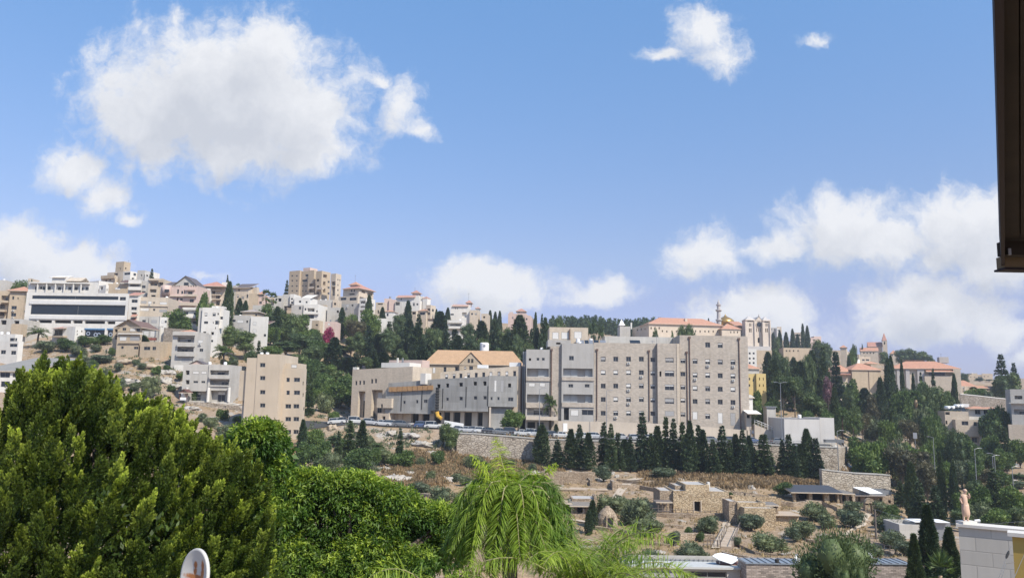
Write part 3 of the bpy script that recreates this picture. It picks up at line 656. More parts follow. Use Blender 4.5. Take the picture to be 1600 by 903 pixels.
b.v(657, 665, 583, 600, -.8, 3, S_WHITE, part='side_bay_wall'); b.box('chimney', 620, 621.6, 559, 568, 5, .5, S_WHITE); b.box('chimney', 628, 629.4, 559, 568, 5, .5, M_METAL)
b.v(589, 612, 622, 637, -3.5, 4, S_CREAM, [(595,598,631,637,'g')], part='balcony_wall'); b.v(590, 608, 645, None, -3, 4, S_CREAM, [(597,602,650,656,'d')], part='ground_floor_wall')
b.cyl('rooftop_tank', 568, 571, 577, .5, 2, flat('black_tank', (.03,.03,.035), .5)); b.box('parapet_block', 551.5, 558, 573.5, 579, .5, 1, S_WHITE)

b = Bld('apartment_tower', 'tall beige apartment tower with a bright right edge, standing alone above the foreground trees', 'apartment block', 386, 180, -4, py=640)
W = G([410.2], [570.3, 590.6, 612.6, 633.2, 653.6], 8.4, 6.6, 'g')
b.v(386, 402.5, 559, None, .15, 10, S_BEIGE); b.v(402.5, 438.5, 553.2, None, 0, 12, S_BEIGE, W); b.v(375, 385.8, 579, 626, .8, 8, S_BEIGE, part='side_bay_wall'); b.v(379, 385.8, 626, None, 2.5, 5, S_GREY, part='side_wall')
W = [(447.4,452.6,590,596.6,'g'),(459,468.6,590,596.6,'g'),(447.4,452.6,610,616.8,'g'),(459,468.6,610,616.8,'g')] + G([450.2, 462.8], [634.6, 654.6, 674.6], 9, 6.8, 'g')
b.v(438.7, 471.4, 575.5, None, 2.2, 9, S_BEIGE, W, pxr=479.5, right=[(473,475,596,602,'g'),(473,475,614,620,'g'),(474,476,636,641,'g')])
b.v(440, 468, 567.5, 577, 3.5, 5, S_BEIGE, [(455,464,569.5,575,'s')], part='roof_room_wall', par=.2)
b.tanks([(409,550.5,554.5),(418,550.5,554.5)], 4, .4)

# ------------------------------------------------------------------ the terraced town on the left
b = Bld('house', 'white house with a big grey roof at the far left above the tufted conifer', 'house', 0, 190, 0, py=590)
b.v(-30, 27, 579, None, 0, 12, S_WHITE, [(0,15.6,581.6,590,'g'),(20,27,583,589,'d'),(-20,-4,581,590,'g'),(1,15,596,604,'g'),(-20,-4,596,604,'g')][:1] + [(1,15,595.6,604.4,'g'),(19.6,26,582.6,589.6,'g'),(-20,-4,582,590,'g')])
b.v(-30, 47, 557.5, 580, -1, .8, S_GREY, part='roof_fascia') if False else b.roof(-30, 44, 579.5, 558, 0, 22, flat('grey_sheet_roof', (.24,.23,.21), .9, var=.15, scale=.4), .6, 'shed')
b = Bld('house', 'white flat roofed house just above the grey roofed one at the far left edge', 'house', 0, 222, -16, py=540)
b.v(-20, 29, 533, None, 0, 9, S_WHITE, [(1,9,547,553,'g'),(15,27,537,542,'g'),(17,25,548,554,'g')], pxr=37); b.v(-20, 24, 522, 534, 2, 7, S_WHITE, [(15,26,528,534,'g')], pxr=36)
b.tanks([(3,518.5,523.5),(13,519,524)], 3, .45)
b = Bld('retaining_house', 'low dark grey house with shaded openings beside the left end of the office building', 'building', 0, 244, 0, py=510)
b.v(-20, 36, 498, None, 0, 9, S_GREY, [(1,10,500,507,'d'),(22,30,501,506,'d')]); b.v(18, 34, 506, 525, -2, 3, S_TAN, part='terrace_wall')
b = Bld('apartment_house', 'tan house with a small orange hip roof at the far left below the skyline tree', 'house', 16, 268, 6, py=480)
b.v(16, 39, 454.5, None, 0, 10, S_TAN, [(18.8,22,463,468,'w'),(27,29,465,468,'w'),(17.6,26,478,483.5,'w'),(17,25,489,494.5,'w')], pxl=13); b.roof(16.3, 38, 454.5, 447.5, 0, 9, M_TILE, .9)
b.v(-25, 14.6, 454, None, 2, 9, S_TAN, [(2,13,462,469,'b'),(-20,-4,462,469,'b'),(0,8,475,482,'b'),(0,7,486,493,'b')])
b.slab(0, 13, 469.5, 473, .3, 2, S_TAN); b.slab(-12, 8, 484, 487, .3, 2, S_TAN)
b = Bld('house', 'plain grey house on the skyline at the left edge behind the dark tree', 'house', 4, 330, 0, py=440)
b.v(-20, 9, 437.5, None, 0, 8, S_GREY); b.v(44, 49, 435, 450, 3, 6, S_CREAM, [(45,47,440,444,'d')], part='tower_wall')

b = Bld('office_building', 'wide white office building with long dark glass bands and a blue shop front', 'office building', 42, 256, -2, py=480)
W = [(50,185,462.4,467.8,'g'),(187,196.6,464,469.4,'g'),(48,195.6,476.6,492,'g'),(47,57.4,500,504.4,'d'),(60,81,500,504.6,'d'),(85,111,500.4,505,'d'),(114,129,500.8,505.2,'d'),(132,164,501.2,505.8,'d'),(167.4,180,502,506.4,'d'),(132.4,163.4,514.4,526.6,'p'),(167.6,178,514.8,527,'p')]
b.v(42, 198.5, 457.6, None, 0, 14, S_WHITE, W, pxr=202)
for y0, y1 in ((469.6,475.8),(492.8,499)): b.box('cladding_band', 46, 197, y0, y1, -.28, .27, stone('pale_cladding', (.62,.61,.585), 1.2, .6, .96, .08, .02))
W = G([57,69,77], [450.4], 4.6, 5.4, 'g') + G([93,100,109,119], [450.8], 5, 5, 'g') + G([128,136], [451.2], 5, 5, 'g') + [(62,66,448,452,'d')]
b.v(45, 152, 441, 458, 2.4, 9, S_WHITE, W, part='upper_floor_wall', pxr=154); b.slab(44.4, 138, 440.6, 443.4, 1.2, 1.1, S_WHITE, 'cornice')
b.v(82, 104, 431.5, 442, 5, 4, S_WHITE, part='roof_room_wall', par=.1); b.roof(80, 101, 433.6, 431, 5, 4, M_WHITE, .5, 'shed', 'roof_canopy'); b.roof(106, 126, 439, 434, 5, 5, S_CREAM, .3, 'gable', 'roof_canopy')
for x in (58,72,86,100,114,126): b.box('column', x, x+1.4, 443.6, 457, 1.3, .4, S_WHITE)
blue = flat('shop_blue', (.10,.22,.38), .3); whi = flat('sign_white', (.42,.48,.58), .5)
for a, c in ((132,163.8),(167.2,178.4)): b.box('shop_fascia', a, c, 512.8, 515.2, -.1, .09, blue)
for x, y in ((137.5,521),(149,523),(154,523),(172.5,522.6)):        # round white marks on the shop glass
    X_, Z_ = b.l(x, y, 0); mb = MB(); mb.lathe([(.42,-.02),(.62,-.02),(.62,.02),(.42,.02),(.42,-.02)], whi, (0,0,0), 18, 'Y', False); mb.obj('round_mark', b.root, loc=(X_, .1, Z_))
b.mast(12, 433, 458, 5) if False else None

b = Bld('house', 'small white house with a rust coloured awning in front of the office building', 'house', 99, 244, -22, py=520)
b.v(99, 118, 510.6, None, 0, 9, S_WHITE, pxr=131, right=[(120,121.6,516,519,'d'),(120,121.6,521,524,'d'),(127,129,516,520,'d')])
b.v(83, 98.8, 513, None, .8, 7, S_GREY, [(84,97.6,514,524,'p')]); b.roof(83, 98.6, 513, 510.8, -1, 3, M_TILER, .3, 'shed', 'awning'); b.slab(81, 98.6, 524.6, 526.6, -1.4, 1.9, S_TAN)
b = Bld('house', 'tan three storey house with brown gable roof on the terrace below the shop front', 'house', 184, 234, -6, py=530)
b.v(184.4, 219, 511, None, 0, 9, S_TAN, [(191,197,512,516.6,'g'),(203,212,513,517.6,'s'),(213,218.6,513,517.8,'g'),(187,197.6,526,532.4,'s'),(203,218,526,532.4,'s'),(189,193,541,545,'g'),(209,216,541.6,545.6,'g')], pxr=223, roof='none')
b.roof(184.6, 219, 511.5, 501.4, 0, 9, flat('brown_roof', (.16,.10,.08), .8), .8, 'front', wallmat=S_TAN); b.v(177, 184.2, 512, None, 2.4, 6, S_TAN, [(179,184,514,519,'d'),(180,184,524,530,'d')], roof='flat')
b.v(219.6, 252, 534, None, -.6, 9, S_TAN, [(224.6,234.6,541.6,547,'g'),(238,243.6,541.6,547,'g')], part='annex_wall')
b.slab(184.6, 222, 520.4, 522.4, -.5, .45, S_WHITE, 'ledge'); b.slab(184.6, 220, 534.6, 536.4, -.4, .38, S_TAN, 'ledge')
b = Bld('garden_wall', 'long tan garden wall stepping right from the brown gabled house', 'wall', 246, 236, 0, py=545)
b.v(246.5, 270, 534, None, 0, 1, S_TAN); b.v(168, 184, 545, None, 1, .6, S_CREAM)
b = Bld('apartment_house', 'narrow cream house with red awnings squeezed against the right end of the office building', 'house', 203, 268, 0, py=480)
b.v(202.6, 216, 461.5, None, 0, 9, S_WHITE, [(205.6,215,468,473,'g'),(205,213.6,479.6,484.4,'g'),(205,215.6,497,501.6,'d'),(205,215.6,488,491,'d')]); b.roof(202, 215, 461.5, 457, 0, 4, M_TILER, .5, 'shed')
for a, c, y0, y1 in ((204,212,491,487.5),(203.6,210,498.5,494)): b.roof(a, c, y0+3.5, y1+3.5, -1.6, 1.4, M_TILER, .1, 'shed', 'awning')
b = Bld('apartment_house', 'wide cream flat roofed block with pale roller shutters, right of the office building', 'apartment block', 217, 270, 3, py=480)
b.v(217, 263, 464.4, None, 0, 10, S_CREAM, [(220,229,470,474.6,'s'),(231.4,237,470.6,475,'s'),(239.4,241.6,471.6,474.4,'g'),(249.6,261,472,476,'s'),(219,232.6,481.4,486,'s'),(239,242.4,482.4,485.6,'g'),(249,261,483.6,488,'s')])
b.slab(216.8, 263.2, 477.4, 479, -.35, .33, S_CREAM, 'ledge')
b = Bld('terrace_house', 'row of three low grey houses with one window each below the wide cream shuttered block', 'house', 217, 258, 2, py=500)
b.v(218, 232.8, 494.4, None, .4, 8, S_GREY, [(222,227.6,499.8,504.4,'g')]); b.v(233.2, 248, 494.8, None, 0, 8, S_GREY, [(236,245,500,505,'s')]); b.v(248.3, 261, 495.5, None, .5, 8, S_WHITE, [(252,256.6,500.6,505,'s'),(257.2,260.6,500.8,504.6,'g'),(250,255,509.8,512.6,'d')])
b = Bld('garage_block', 'low grey block with two wide pale roller doors below the three low grey houses', 'building', 222, 248, 0, py=520)
b.v(223, 250, 509.6, None, 0, 7, S_GREY, [(224.6,232.6,517,525.6,'s'),(234.6,244,517,526,'s')]); b.v(250.3, 256, 511, None, .6, 6, S_WHITE, [(251,255.4,510.8,513,'d')][:0])
b.box('red_railing', 224, 245, 527.4, 531.4, -1, .1, flat('rust_red', (.28,.09,.07), .7))
b = Bld('retaining_wall', 'weathered stone retaining wall right of the two pale roller doors', 'wall', 256, 247, 0, py=520)
b.v(256.4, 291, (512, 514.5), None, 0, 1.2, rubble('old_wall_stone', (.30,.26,.215), (.42,.37,.31), 1.6)); b.box('lamp_pole', 249.2, 249.9, 494, 530, -1.2, .2, M_METAL)

# top-left cluster
b = Bld('apartment_house', 'stepped cream building crowned by a small square tower, highest of the left skyline', 'apartment block', 181, 352, -24, py=430)
b.v(181.4, 194, 409, 425, 5, 5, S_TAN, [(186.6,188.4,418.6,421.6,'d')], pxr=204.5, right=[(195.6,197.6,418,421,'d')], part='stair_tower', par=.2)
b.v(168, 199, 425, 446, 3, 6, S_CREAM, [(178,184,427,430,'d')], part='upper_wall'); b.v(158.5, 178, 432, None, 0, 9, S_CREAM, [(164.4,167,437,440.6,'d'),(170.6,173.6,436.4,438.6,'g')], pxr=184)
b.v(193, 204, 424, None, 1, 8, S_WHITE, [(194,203.4,426,429.6,'g')], pxr=214, right=[(208.6,212.6,427,431,'g'),(206,210,434,437,'d')]); b.slab(157.6, 178.6, 431, 434.4, -1, 1, S_TAN, 'balcony')
b.mast(201, 407, 412, 8)
b = Bld('house', 'light grey house with one white upper wall beside the lone small skyline conifer', 'house', 215, 345, -10, py=430)
b.v(215, 226, 422.4, None, 0, 8, S_GREY, [(220,222,429,431.6,'d')], pxr=236); b.v(226.6, 239, 425, None, -.6, 5, S_WHITE, [(228,231,429.4,432,'d'),(233,236,429.4,432,'d')])
b = Bld('house', 'small white house with dark doorway between the office roof and the brown skyline house', 'house', 155, 305, -30, py=450)
b.v(155, 166, 445.6, None, 0, 6, S_WHITE, [(156.6,160.6,448,453,'d')], pxr=170, right=[(166.6,168,451,455,'d')]); b.box('roof_parapet', 140, 154.6, 440, 452, 3, 6, S_WHITE)
b = Bld('house', 'brown rendered house with a recessed terrace just above the office roof line', 'house', 169, 312, 0, py=450)
b.v(169, 201, 443.4, None, 0, 9, S_TAN, [(180,188,449,453,'s')]); b.roof(188.6, 200.6, 441.6, 437.6, -1, 4, M_PIPE, .4, 'shed', 'awning'); b.v(188, 201, 441, 444.4, 4, 5, S_GREY, part='upper_wall')
b = Bld('apartment_house', 'grey block with two stacked pale banded balconies and rust awning left of the deep loggias', 'apartment block', 201, 306, 0, py=450)
b.v(201.4, 219.6, 436.4, None, 0, 10, S_GREY, [(221,229,446,450,'g')][:0] + [(203,218,444.4,447.6,'b')]); b.slab(200.8, 219.8, 438, 443.4, -.9, .85, S_WHITE); b.slab(200.8, 219.8, 448, 453.4, -.9, .85, S_WHITE)
b.v(220, 229.4, 439, None, .6, 9, S_GREY, [(221.6,227.4,446,450.4,'g'),(221.6,227.4,455,458.4,'g')])
b = Bld('apartment_house', 'cream block with two deep dark loggias at its top, just left of the pink house', 'apartment block', 233, 302, -2, py=450)
b.v(232.6, 247, 436, None, 0, 10, S_CREAM, [(234.6,246.6,440.6,446.4,'b'),(234,244.4,451.8,457,'b'),(236,243,461,463.6,'d')], pxr=256.5); b.slab(232.4, 255, 435, 438.4, -.7, .68, S_CREAM, 'cornice'); b.v(247.5, 257, 436.5, None, .8, 8, S_CREAM, [(248.4,255,441,445.6,'b')])
b = Bld('pink_house', 'pale pink villa with a rounded bay, dark A shaped roof and many small windows', 'house', 251, 288, -3, py=460)
b.v(251.4, 307, 446.6, None, 0, 12, S_PINK, [(276.6,279.4,452,459,'g'),(283,286,454.6,459.4,'g'),(287,288.6,453,459,'d'),(293.6,300.4,455.6,459.6,'g'),(256,262,463.4,466,'d'),(275.6,278.6,465,471,'d'),(281,285.4,466,469.6,'g'),(296.4,302.6,467.4,472.4,'g')])
for px in (269.6,272.8,276,279.2,294,298,302,305.6): b.box('parapet_slot', px, px+1.3, 446.2, 448, -.05, .05, M_DARK)
x, z1 = b.l(260.4, 446, 0); _, z0 = b.l(260.4, 461.6, 0); mb = MB(); mb.lathe([(1.5, z0), (1.5, z1)], S_PINK, (x, 0, 0), 18); mb.obj('round_bay', b.root, True)
b.box('bay_window', 257.2, 263.8, 452, 456.4, -1.62, .5, M_GLASS)
b.slab(264.4, 307, 462, 463.6, -.7, .68, S_CREAM, 'ledge'); b.slab(280, 306.6, 472.6, 477.6, -1.3, 1.28, S_CREAM); b.slab(289.6, 303.4, 450.6, 453.4, -.8, .78, S_PINK, 'ledge'); b.slab(288, 306, 459.6, 463, -1.2, 1.15, S_CREAM)
b.roof(272.6, 306.8, 446.4, 433.6, 2, 8, flat('slate_brown', (.12,.10,.10), .7), .5, 'front', wallmat=S_GREY); b.box('gable_window', 287.6, 294.6, 441.4, 446.2, 1.9, .1, M_GLASS); b.box('chimney_block', 286.4, 292.6, 433, 438.4, 5, 2, M_WHITE)
b.roof(256.6, 272, 446, 440.6, 4, 6, flat('slate_brown', (.12,.10,.10), .7), .3, 'shed', 'side_roof')
b = Bld('house', 'white house with two open balcony floors below the pink villa, behind bright green tree', 'house', 285, 272, 0, py=490)
b.v(285.6, 313, 480.4, None, 0, 9, S_WHITE, [(287.6,294,487,491.6,'g'),(302.6,308.6,488,492,'g'),(288,309.6,498,506,'b')]); b.slab(285, 314, 481, 484.6, -.8, .78, S_WHITE, 'cornice'); b.slab(285, 312, 493.6, 497, -1.4, 1.38, S_WHITE)
b = Bld('apartment_house', 'cream house with wide red roof and diagonal open stairs behind the tall cypress', 'house', 312, 318, 0, py=460)
b.v(313, 352, 447.6, None, 2, 9, S_CREAM, [(331.6,336,453,461,'b'),(337.6,343.6,459,467,'b'),(337.6,343.6,470,477,'b')]); b.roof(313, 350, 447.4, 440.4, 0, 9, M_TILER, .7)
b.v(313.6, 328, 450.6, None, -.8, 6, S_WHITE, [(316,323,456,460,'s')]); b.v(346.6, 356.5, 441, None, 3, 8, S_WHITE, [(347.6,350,462,466,'d')], pxr=360)
for i in range(3): b.slab(331, 344.6, 466.6 - 7*i, 468.2 - 7*i, .9, 1, S_CREAM, 'stair_landing')
b = Bld('apartment_house', 'plain white four storey block with small scattered windows in the middle of the left hillside', 'apartment block', 313, 242, 0, py=510)
b.v(316.5, 343, 480.6, None, 0, 9, S_WHITE, [(319.4,324,489,494,'w'),(332,337,489,494,'w'),(339.6,341.8,489,492,'d'),(318.6,325,502,506,'g'),(332.4,334,503,505.4,'d'),(336,342.6,501,507,'g'),(317.4,322,518,521.4,'d'),(329.6,334.2,518.6,523,'d'),(329.4,333,531,534.4,'g'),(336,337.4,511,514,'d')][:])
b.v(311.4, 316.3, 481, None, .8, 8, S_GREY, part='side_wall'); b.v(343.2, 349.6, 479.4, 513, 1.0, 8, S_WHITE, [(344,348.4,494.6,499,'g')], pxr=351); b.box('parapet', 331, 349, 478.2, 481, 4, 3, S_WHITE)
b.v(322, 340.6, 545, None, 2, 6, S_GREY, [(324,339,547,553,'d')], part='basement_wall') if False else None
b = Bld('apartment_house', 'light grey four storey house with stacked balconies and a small orange roof peak', 'apartment block', 271, 222, 0, py=550)
b.v(270.6, 310, 518, None, 0, 10, S_GREY, [(277,303,526.6,534.6,'b'),(277,303,542.4,549.4,'b'),(284,296,559,565.4,'s')]); b.v(304.5, 324.6, 520, None, -.3, 9, S_GREY, [(309.4,317,531,535.6,'s'),(311.6,317.4,544.6,549.4,'g'),(310.4,317.6,560,564.6,'s')], pxr=326)
b.box('awning_window', 281.6, 293.4, 531, 533.6, 1.2, .3, M_SHUTG); b.slab(270, 304.2, 518.4, 524, -.8, .78, S_GREY, 'cornice'); b.slab(276.6, 303.6, 534.8, 541.6, -.8, .78, S_GREY); b.box('balcony', 275.6, 303.8, 549.6, 556.6, -.8, .78, S_GREY)
b.roof(278, 306, 518.6, 515, 1, 5, M_TILE, .2, 'hip'); b.v(272, 300, 570.5, None, -.4, .38, S_WHITE, [(297.6,300,572,580,'d')][:0], part='plinth')
b.box('doorway', 299, 304, 571, 582, -.5, .15, M_DARK); b.box('white_post', 295.6, 297.6, 571, 583, -.55, .3, M_WHITE)
b = Bld('apartment_house', 'pale house with two balcony floors and a tiny dark gable beside the wooden gazebo', 'house', 287, 204, 1, py=600)
b.v(287, 326.4, 569, None, 0, 9, S_GREY, [(290,296,578.6,585.4,'b'),(290,296,593.6,600,'b'),(301,311,580,584.4,'s'),(314.4,323,580,584.4,'s'),(302,309.4,595,598.4,'g'),(314.4,320.6,595,598.4,'g'),(297.6,323,611,626,'b')])
b.v(326.6, 359.6, 569.6, None, -.3, 9.5, S_GREY, [(328,357.6,578.4,585.6,'b'),(328,357.6,593.6,601.6,'b'),(328.6,357,610,628,'b')]); b.slab(326.8, 359.4, 586, 592, -.9, .58, S_GREY); b.slab(326.8, 359.4, 601.8, 604, -.6, .28, S_GREY)
b.roof(296, 319, 569, 563.4, .4, 4, flat('slate_brown', (.12,.10,.10), .7), .2, 'front', wallmat=S_PINK)
for px in (291.6, 325.4, 357.6): b.cyl('column', px + .8, 605, 628, .38, -.7, S_WHITE)
for a in (331, 336, 341, 346, 351, 356): b.box('railing_bar', a, a+.4, 597.6, 601.6, -.05, .05, M_RAIL)
b = Bld('gazebo', 'small dark wooden gazebo with a pitched roof left of the arched house', 'gazebo', 286, 200, 0, py=615)
b.roof(280.5, 292.5, 613, 607.6, 0, 3, flat('dark_wood', (.12,.05,.04), .7), .2, 'front', wallmat=flat('dark_wood', (.12,.05,.04), .7))
for px in (280.8, 292): b.box('post', px, px+.8, 613, 625, 0, .15, flat('dark_wood', (.12,.05,.04), .7)); b.box('post', px, px+.8, 613, 625, 2.8, .15, flat('dark_wood', (.12,.05,.04), .7))
b.box('low_wall', 281, 292, 620.6, 625, .1, .1, M_WHITE); b.box('curtain', 283.6, 289.6, 614, 620, 2.6, .08, M_WHITE)

b = Bld('apartment_house', 'pale shuttered house with a small pavilion roof right of the middle hill trees', 'apartment block', 356, 262, -5, py=510)
b.v(356.6, 392, 492.6, None, 0, 9, S_GREY, [(358,368,499.4,503,'g'),(370.6,380.4,499.8,504.6,'s'),(384.6,387.4,500.6,504.6,'w'),(374,380,512,516,'s')]); b.v(392.2, 417.6, 494.6, None, -.6, 9, S_WHITE, [(395,400.4,502.6,508,'s'),(395,400.4,514.4,519.4,'s'),(412,415.6,521.8,526,'g')], pxr=420)
b.v(378.6, 402.4, 486.6, 495, 3, 6, S_TAN, [(398.6,401.8,490.6,493.8,'g')], roof='none', part='pavilion_wall'); b.roof(378.6, 403, 487, 483, 3, 6, flat('pale_tile', (.34,.30,.27), .8), .5, 'hip', inset=3.5)
b.roof(409.6, 420.6, 505.6, 501.4, .6, 4, M_PIPE, .3, 'shed', 'awning')
b = Bld('apartment_house', 'cream block under a dark slanting roof directly right of the tall cypress', 'apartment block', 364, 326, -12, py=460)
b.v(364, 369, 446, None, 0, 9, S_GREY, pxl=None); b.v(369.2, 388.4, 449.6, None, 0, 9, S_CREAM, [(385,388,460,465.6,'g'),(372,374.6,451,455,'d'),(370,373,461,465,'w'),(377,381,463,467,'w')]); b.roof(364, 389.4, (449.6), 443.8, -.4, 7, flat('slate_brown', (.12,.10,.10), .7), .3, 'shed')
b.v(389, 402, 448.8, None, 3, 8, S_CREAM, pxr=405)
b = Bld('house', 'brown house with an orange tiled corner left of the two fan palms', 'house', 389, 305, 0, py=470)
b.v(389, 404, 458.6, None, 0, 8, S_TAN); b.v(404.3, 413, 460, None, .3, 7, S_PINK, [(401.6,404.6,470.6,475,'d')][:0] + [(405,409,471,475,'g')]); b.roof(404, 412, 459.6, 455.6, 0, 4, M_TILE, .3, 'shed')
b = Bld('garden_wall', 'grey stone garden wall under the two fan palms', 'wall', 395, 290, 0, py=480)
b.v(395, 428, 477, None, 0, 1, S_GREY, [(420,427,479,482,'s')][:0])
b = Bld('house', 'low row of pale houses with dark openings between the fan palms and the white villa', 'house', 428, 318, 0, py=465)
b.v(412, 428, 464, None, 2, 6, S_YEL if False else S_CREAM, [(416,419,466,471,'w')]); b.v(428.3, 441.5, 462, None, 0, 7, S_GREY, [(434.6,439.6,466,471,'d'),(430,433,467,470,'w')])
b = Bld('villa', 'white villa in two stepped blocks with round topped windows below the apartment tower', 'house', 441, 318, -8, py=480)
b.v(453.6, 459.6, 459.4, 475, 2, 7, S_WHITE, [(454.6,457.6,465.6,468.6,'g'),(454.6,458,471,474.6,'g')], part='tower_wall'); b.v(441.6, 453.4, 460, 478, 3, 7, S_GREY); b.v(460, 484.6, 465, None, 1.5, 8, S_WHITE, [(467,470.4,469.6,473,'g'),(477.6,480.4,470.6,473.6,'g')])
b.v(455.6, 474.4, 476.4, None, -1, 10, S_GREY, [(466.8,470.4,479,483.6,'g')])
b.v(474.6, 497.4, 475.4, None, -1.6, 10, S_WHITE, [(475.8,478.6,481.4,485,'g'),(480,491.4,481.4,486.8,'b'),(494,496.4,485,488,'g'),(476,478.4,494.6,498,'g'),(479.4,490.6,491.6,497.6,'w')][:]); b.slab(474.2, 497.6, 488.6, 491, -2.3, .7, S_WHITE, 'ledge')
b.roof(471, 486, 466, 461, 2, 6, S_WHITE, .3, 'shed', 'lean_to_roof')

b = Bld('apartment_tower', 'seven storey stone apartment tower with bright right facets and stacked balconies on the skyline', 'apartment block', 452, 425, -28, py=450)
W = G([456.5,463.6], [431,438.6,447,454.6], 2.6, 2.4, 'g')
b.v(452.4, 468.6, 423.2, None, 0, 14, S_TAN, W, pxr=None); W = [(472,480,437,440,'g'),(477,483,428.6,432,'g')] + G([473,478], [446.6,454.6], 2.2, 2.4, 'g')
b.v(468.8, 482, 424, None, 1.2, 13, S_TAN, W); b.v(474, 484.6, 418.4, 425, 5, 6, S_PINK, part='stair_head_wall')
b.v(482.2, 491, 422.4, None, -.6, 13, S_TAN, [(483,490.6,443,448.4,'b'),(483,490.6,452,458,'b')], pxr=494)
b.v(494.2, 503, 423.4, None, -2.5, 12, S_TAN, [(494.6,498.6,436,440,'b'),(494.6,498.6,446,450,'b'),(494.6,498.6,456,460,'b')], pxr=517, right=[(505,508.6,440,446,'b'),(505,508.6,451,457,'b'),(512,515,439,442,'g'),(512,515,448,451,'g'),(512,515,457,460,'g'),(505,511,429,434,'b')])
b.v(517.4, 525, 427.6, None, -5, 12, S_CREAM, [(518,524.4,440,446,'b'),(518,524,448,462,'b')], pxr=533.5, right=[(527,529,436,438,'g'),(530.4,532,437,439,'g'),(527,529,444,446.6,'g'),(527,529,452,454.6,'g'),(527,529,460,462.6,'g')])
for x0, x1, y in ((482.4,490.8,449),(482.4,490.8,458.6),(494.4,503,450.4),(517.4,525,446.6)): b.slab(x0, x1, y - 1, y + 1.6, -4.2 if x0 > 490 else -2, 1.6, S_CREAM)
b = Bld('house', 'long low cream house directly at the foot of the skyline apartment tower', 'house', 490, 372, -6, py=475)
b.v(490, 522, 468.6, None, 0, 8, S_GREY, pxr=None); b.v(520, 528, 468.4, None, -.8, 8, S_CREAM, [(521.6,525,473,476.6,'d')], pxr=534)
b = Bld('house', 'low house with a shaded open floor right of the white stepped villa', 'house', 492, 330, -8, py=485)
b.v(494, 509.4, 476.6, None, 0, 8, S_TAN, [(498,509,488.6,497,'b'),(497,506,479,484,'s')], pxr=512)
b = Bld('house', 'blank grey house wall with one tiny dark window above the magenta bougainvillea', 'house', 512, 322, -8, py=490)
b.v(511.6, 530, 480.6, None, 0, 9, S_GREY, [(526,529.4,485,488.8,'d')], pxr=534)
b = Bld('stone_hut', 'small square brown house just left of the magenta bougainvillea', 'house', 487, 296, -14, py=510)
b.v(487.4, 498.4, 500.6, None, 0, 6, S_TAN, [(493,496.6,506.6,509,'d')], pxr=505)
b = Bld('house', 'low pink house with a terrace directly behind the magenta bougainvillea', 'house', 508, 300, 0, py=508)
b.v(507.4, 526.5, 502.6, None, 0, 7, S_PINK, [(512,516,505,508,'s')]); b.box('satellite_dish', 515.4, 517.4, 499.6, 503, 1, .2, M_METAL)
b = Bld('hotel', 'large white terraced building with orange roof and small lantern, right of the apartment tower', 'apartment block', 534, 385, -26, py=470)
b.v(536.5, 561, 450.6, None, 3, 12, S_CREAM, [(548,550.4,452.6,456,'g'),(552.6,554.6,452.6,456,'g'),(545,554,458.6,460.6,'d')], pxr=584, right=[(565,571,454,458,'b'),(574,582,457,462,'b')], roof='none')
b.roof(537.6, 561, 451, 446.6, 2.6, 12.6, M_TILER, .8, 'hip', inset=4); b.v(547.4, 557, 444.6, 449.6, 6, 4, S_PINK, roof='none', part='lantern_wall'); b.roof(547, 557.4, 445, 440.6, 6, 4, M_TILE, .6, 'pyr', 'lantern_roof')
b.v(529, 559, 463, None, 0, 9, S_CREAM, [(546,557,465,469.4,'g'),(532,541,465,469,'w'),(549,551.4,475,478,'g')], pxr=576, right=[(562,568,464,470,'b'),(562,568,474,480,'b'),(570,575,466,471,'b'),(570,575,476,481,'b'),(562,568,483,489,'b')])
b.v(562, 572, 466, None, -4, 8, S_WHITE, [(563,571,470,474,'b'),(563,571,478,482,'b'),(563,571,486,490,'b')], pxr=586.5, right=[(576,584,474,478,'w'),(576,584,484,488,'w')]); b.v(560.4, 573.6, 480.4, None, -7.5, 4, S_WHITE, [(562,571,484.6,491,'b')], part='terrace_wall')
b.v(534, 561, 474.6, None, -2.4, 4, S_GREY, [(541,545,476,479,'s'),(549,552,475.6,478.6,'g')], part='terrace_wall'); b.mast(555.4, 430, 442, 8)
b = Bld('garden_wall', 'long pale terrace wall above the dark wood, right of the white terraced building', 'wall', 562, 330, 0, py=500)
b.v(570, 605, 497.4, None, 0, 2, S_WHITE)
b = Bld('house', 'small yellowish house with a lower tiled roof between the two groups of white hotels', 'house', 587, 352, -8, py=480)
b.v(587, 599, 472.4, None, 0, 8, S_YEL if False else S_CREAM, [(589.6,592,484.6,490,'d'),(590,598,474,476,'b')], pxr=604.5); b.v(601, 615.6, 486.6, None, -2, 6, S_WHITE, [(604,607,489.6,494,'g')], roof='none'); b.roof(600.6, 616, 486.8, 484.6, -2, 6, M_TILE, .3)
b = Bld('house', 'plain pinkish house with a dark roof room left of the big white hotel', 'house', 600, 372, 0, py=470)
b.v(600.6, 612, 466.6, None, 1, 9, S_PINK); b.v(608, 618, 468, None, 0, 9, S_PINK, [(617,624.4,471,477,'b')][:0]); b.v(617.6, 625.6, 471, None, -1, 5, S_GREY, [(618,624.6,471.8,477,'b')], par=.2); b.cyl('rooftop_tank', 609.6, 463.6, 467, .5, 5, M_METAL)
b = Bld('hotel', 'large white hotel with a red roof line and a pink lantern, centre of the skyline', 'hotel', 618, 385, -14, py=470)
b.v(618.4, 655, 462.4, None, 2, 12, S_WHITE, [(626,628,466,468.6,'g'),(622,623.6,476,478.6,'g')]); b.roof(621, 648, 464.6, 461.4, 1.4, 1.2, M_TILER, .3, 'shed', 'roof_edge'); b.v(644.4, 653, 457, 464, 5, 4, S_PINK, roof='none', part='lantern_wall'); b.roof(644, 653.4, 457.6, 453.6, 5, 4, M_TILER, .6, 'pyr', 'lantern_roof')
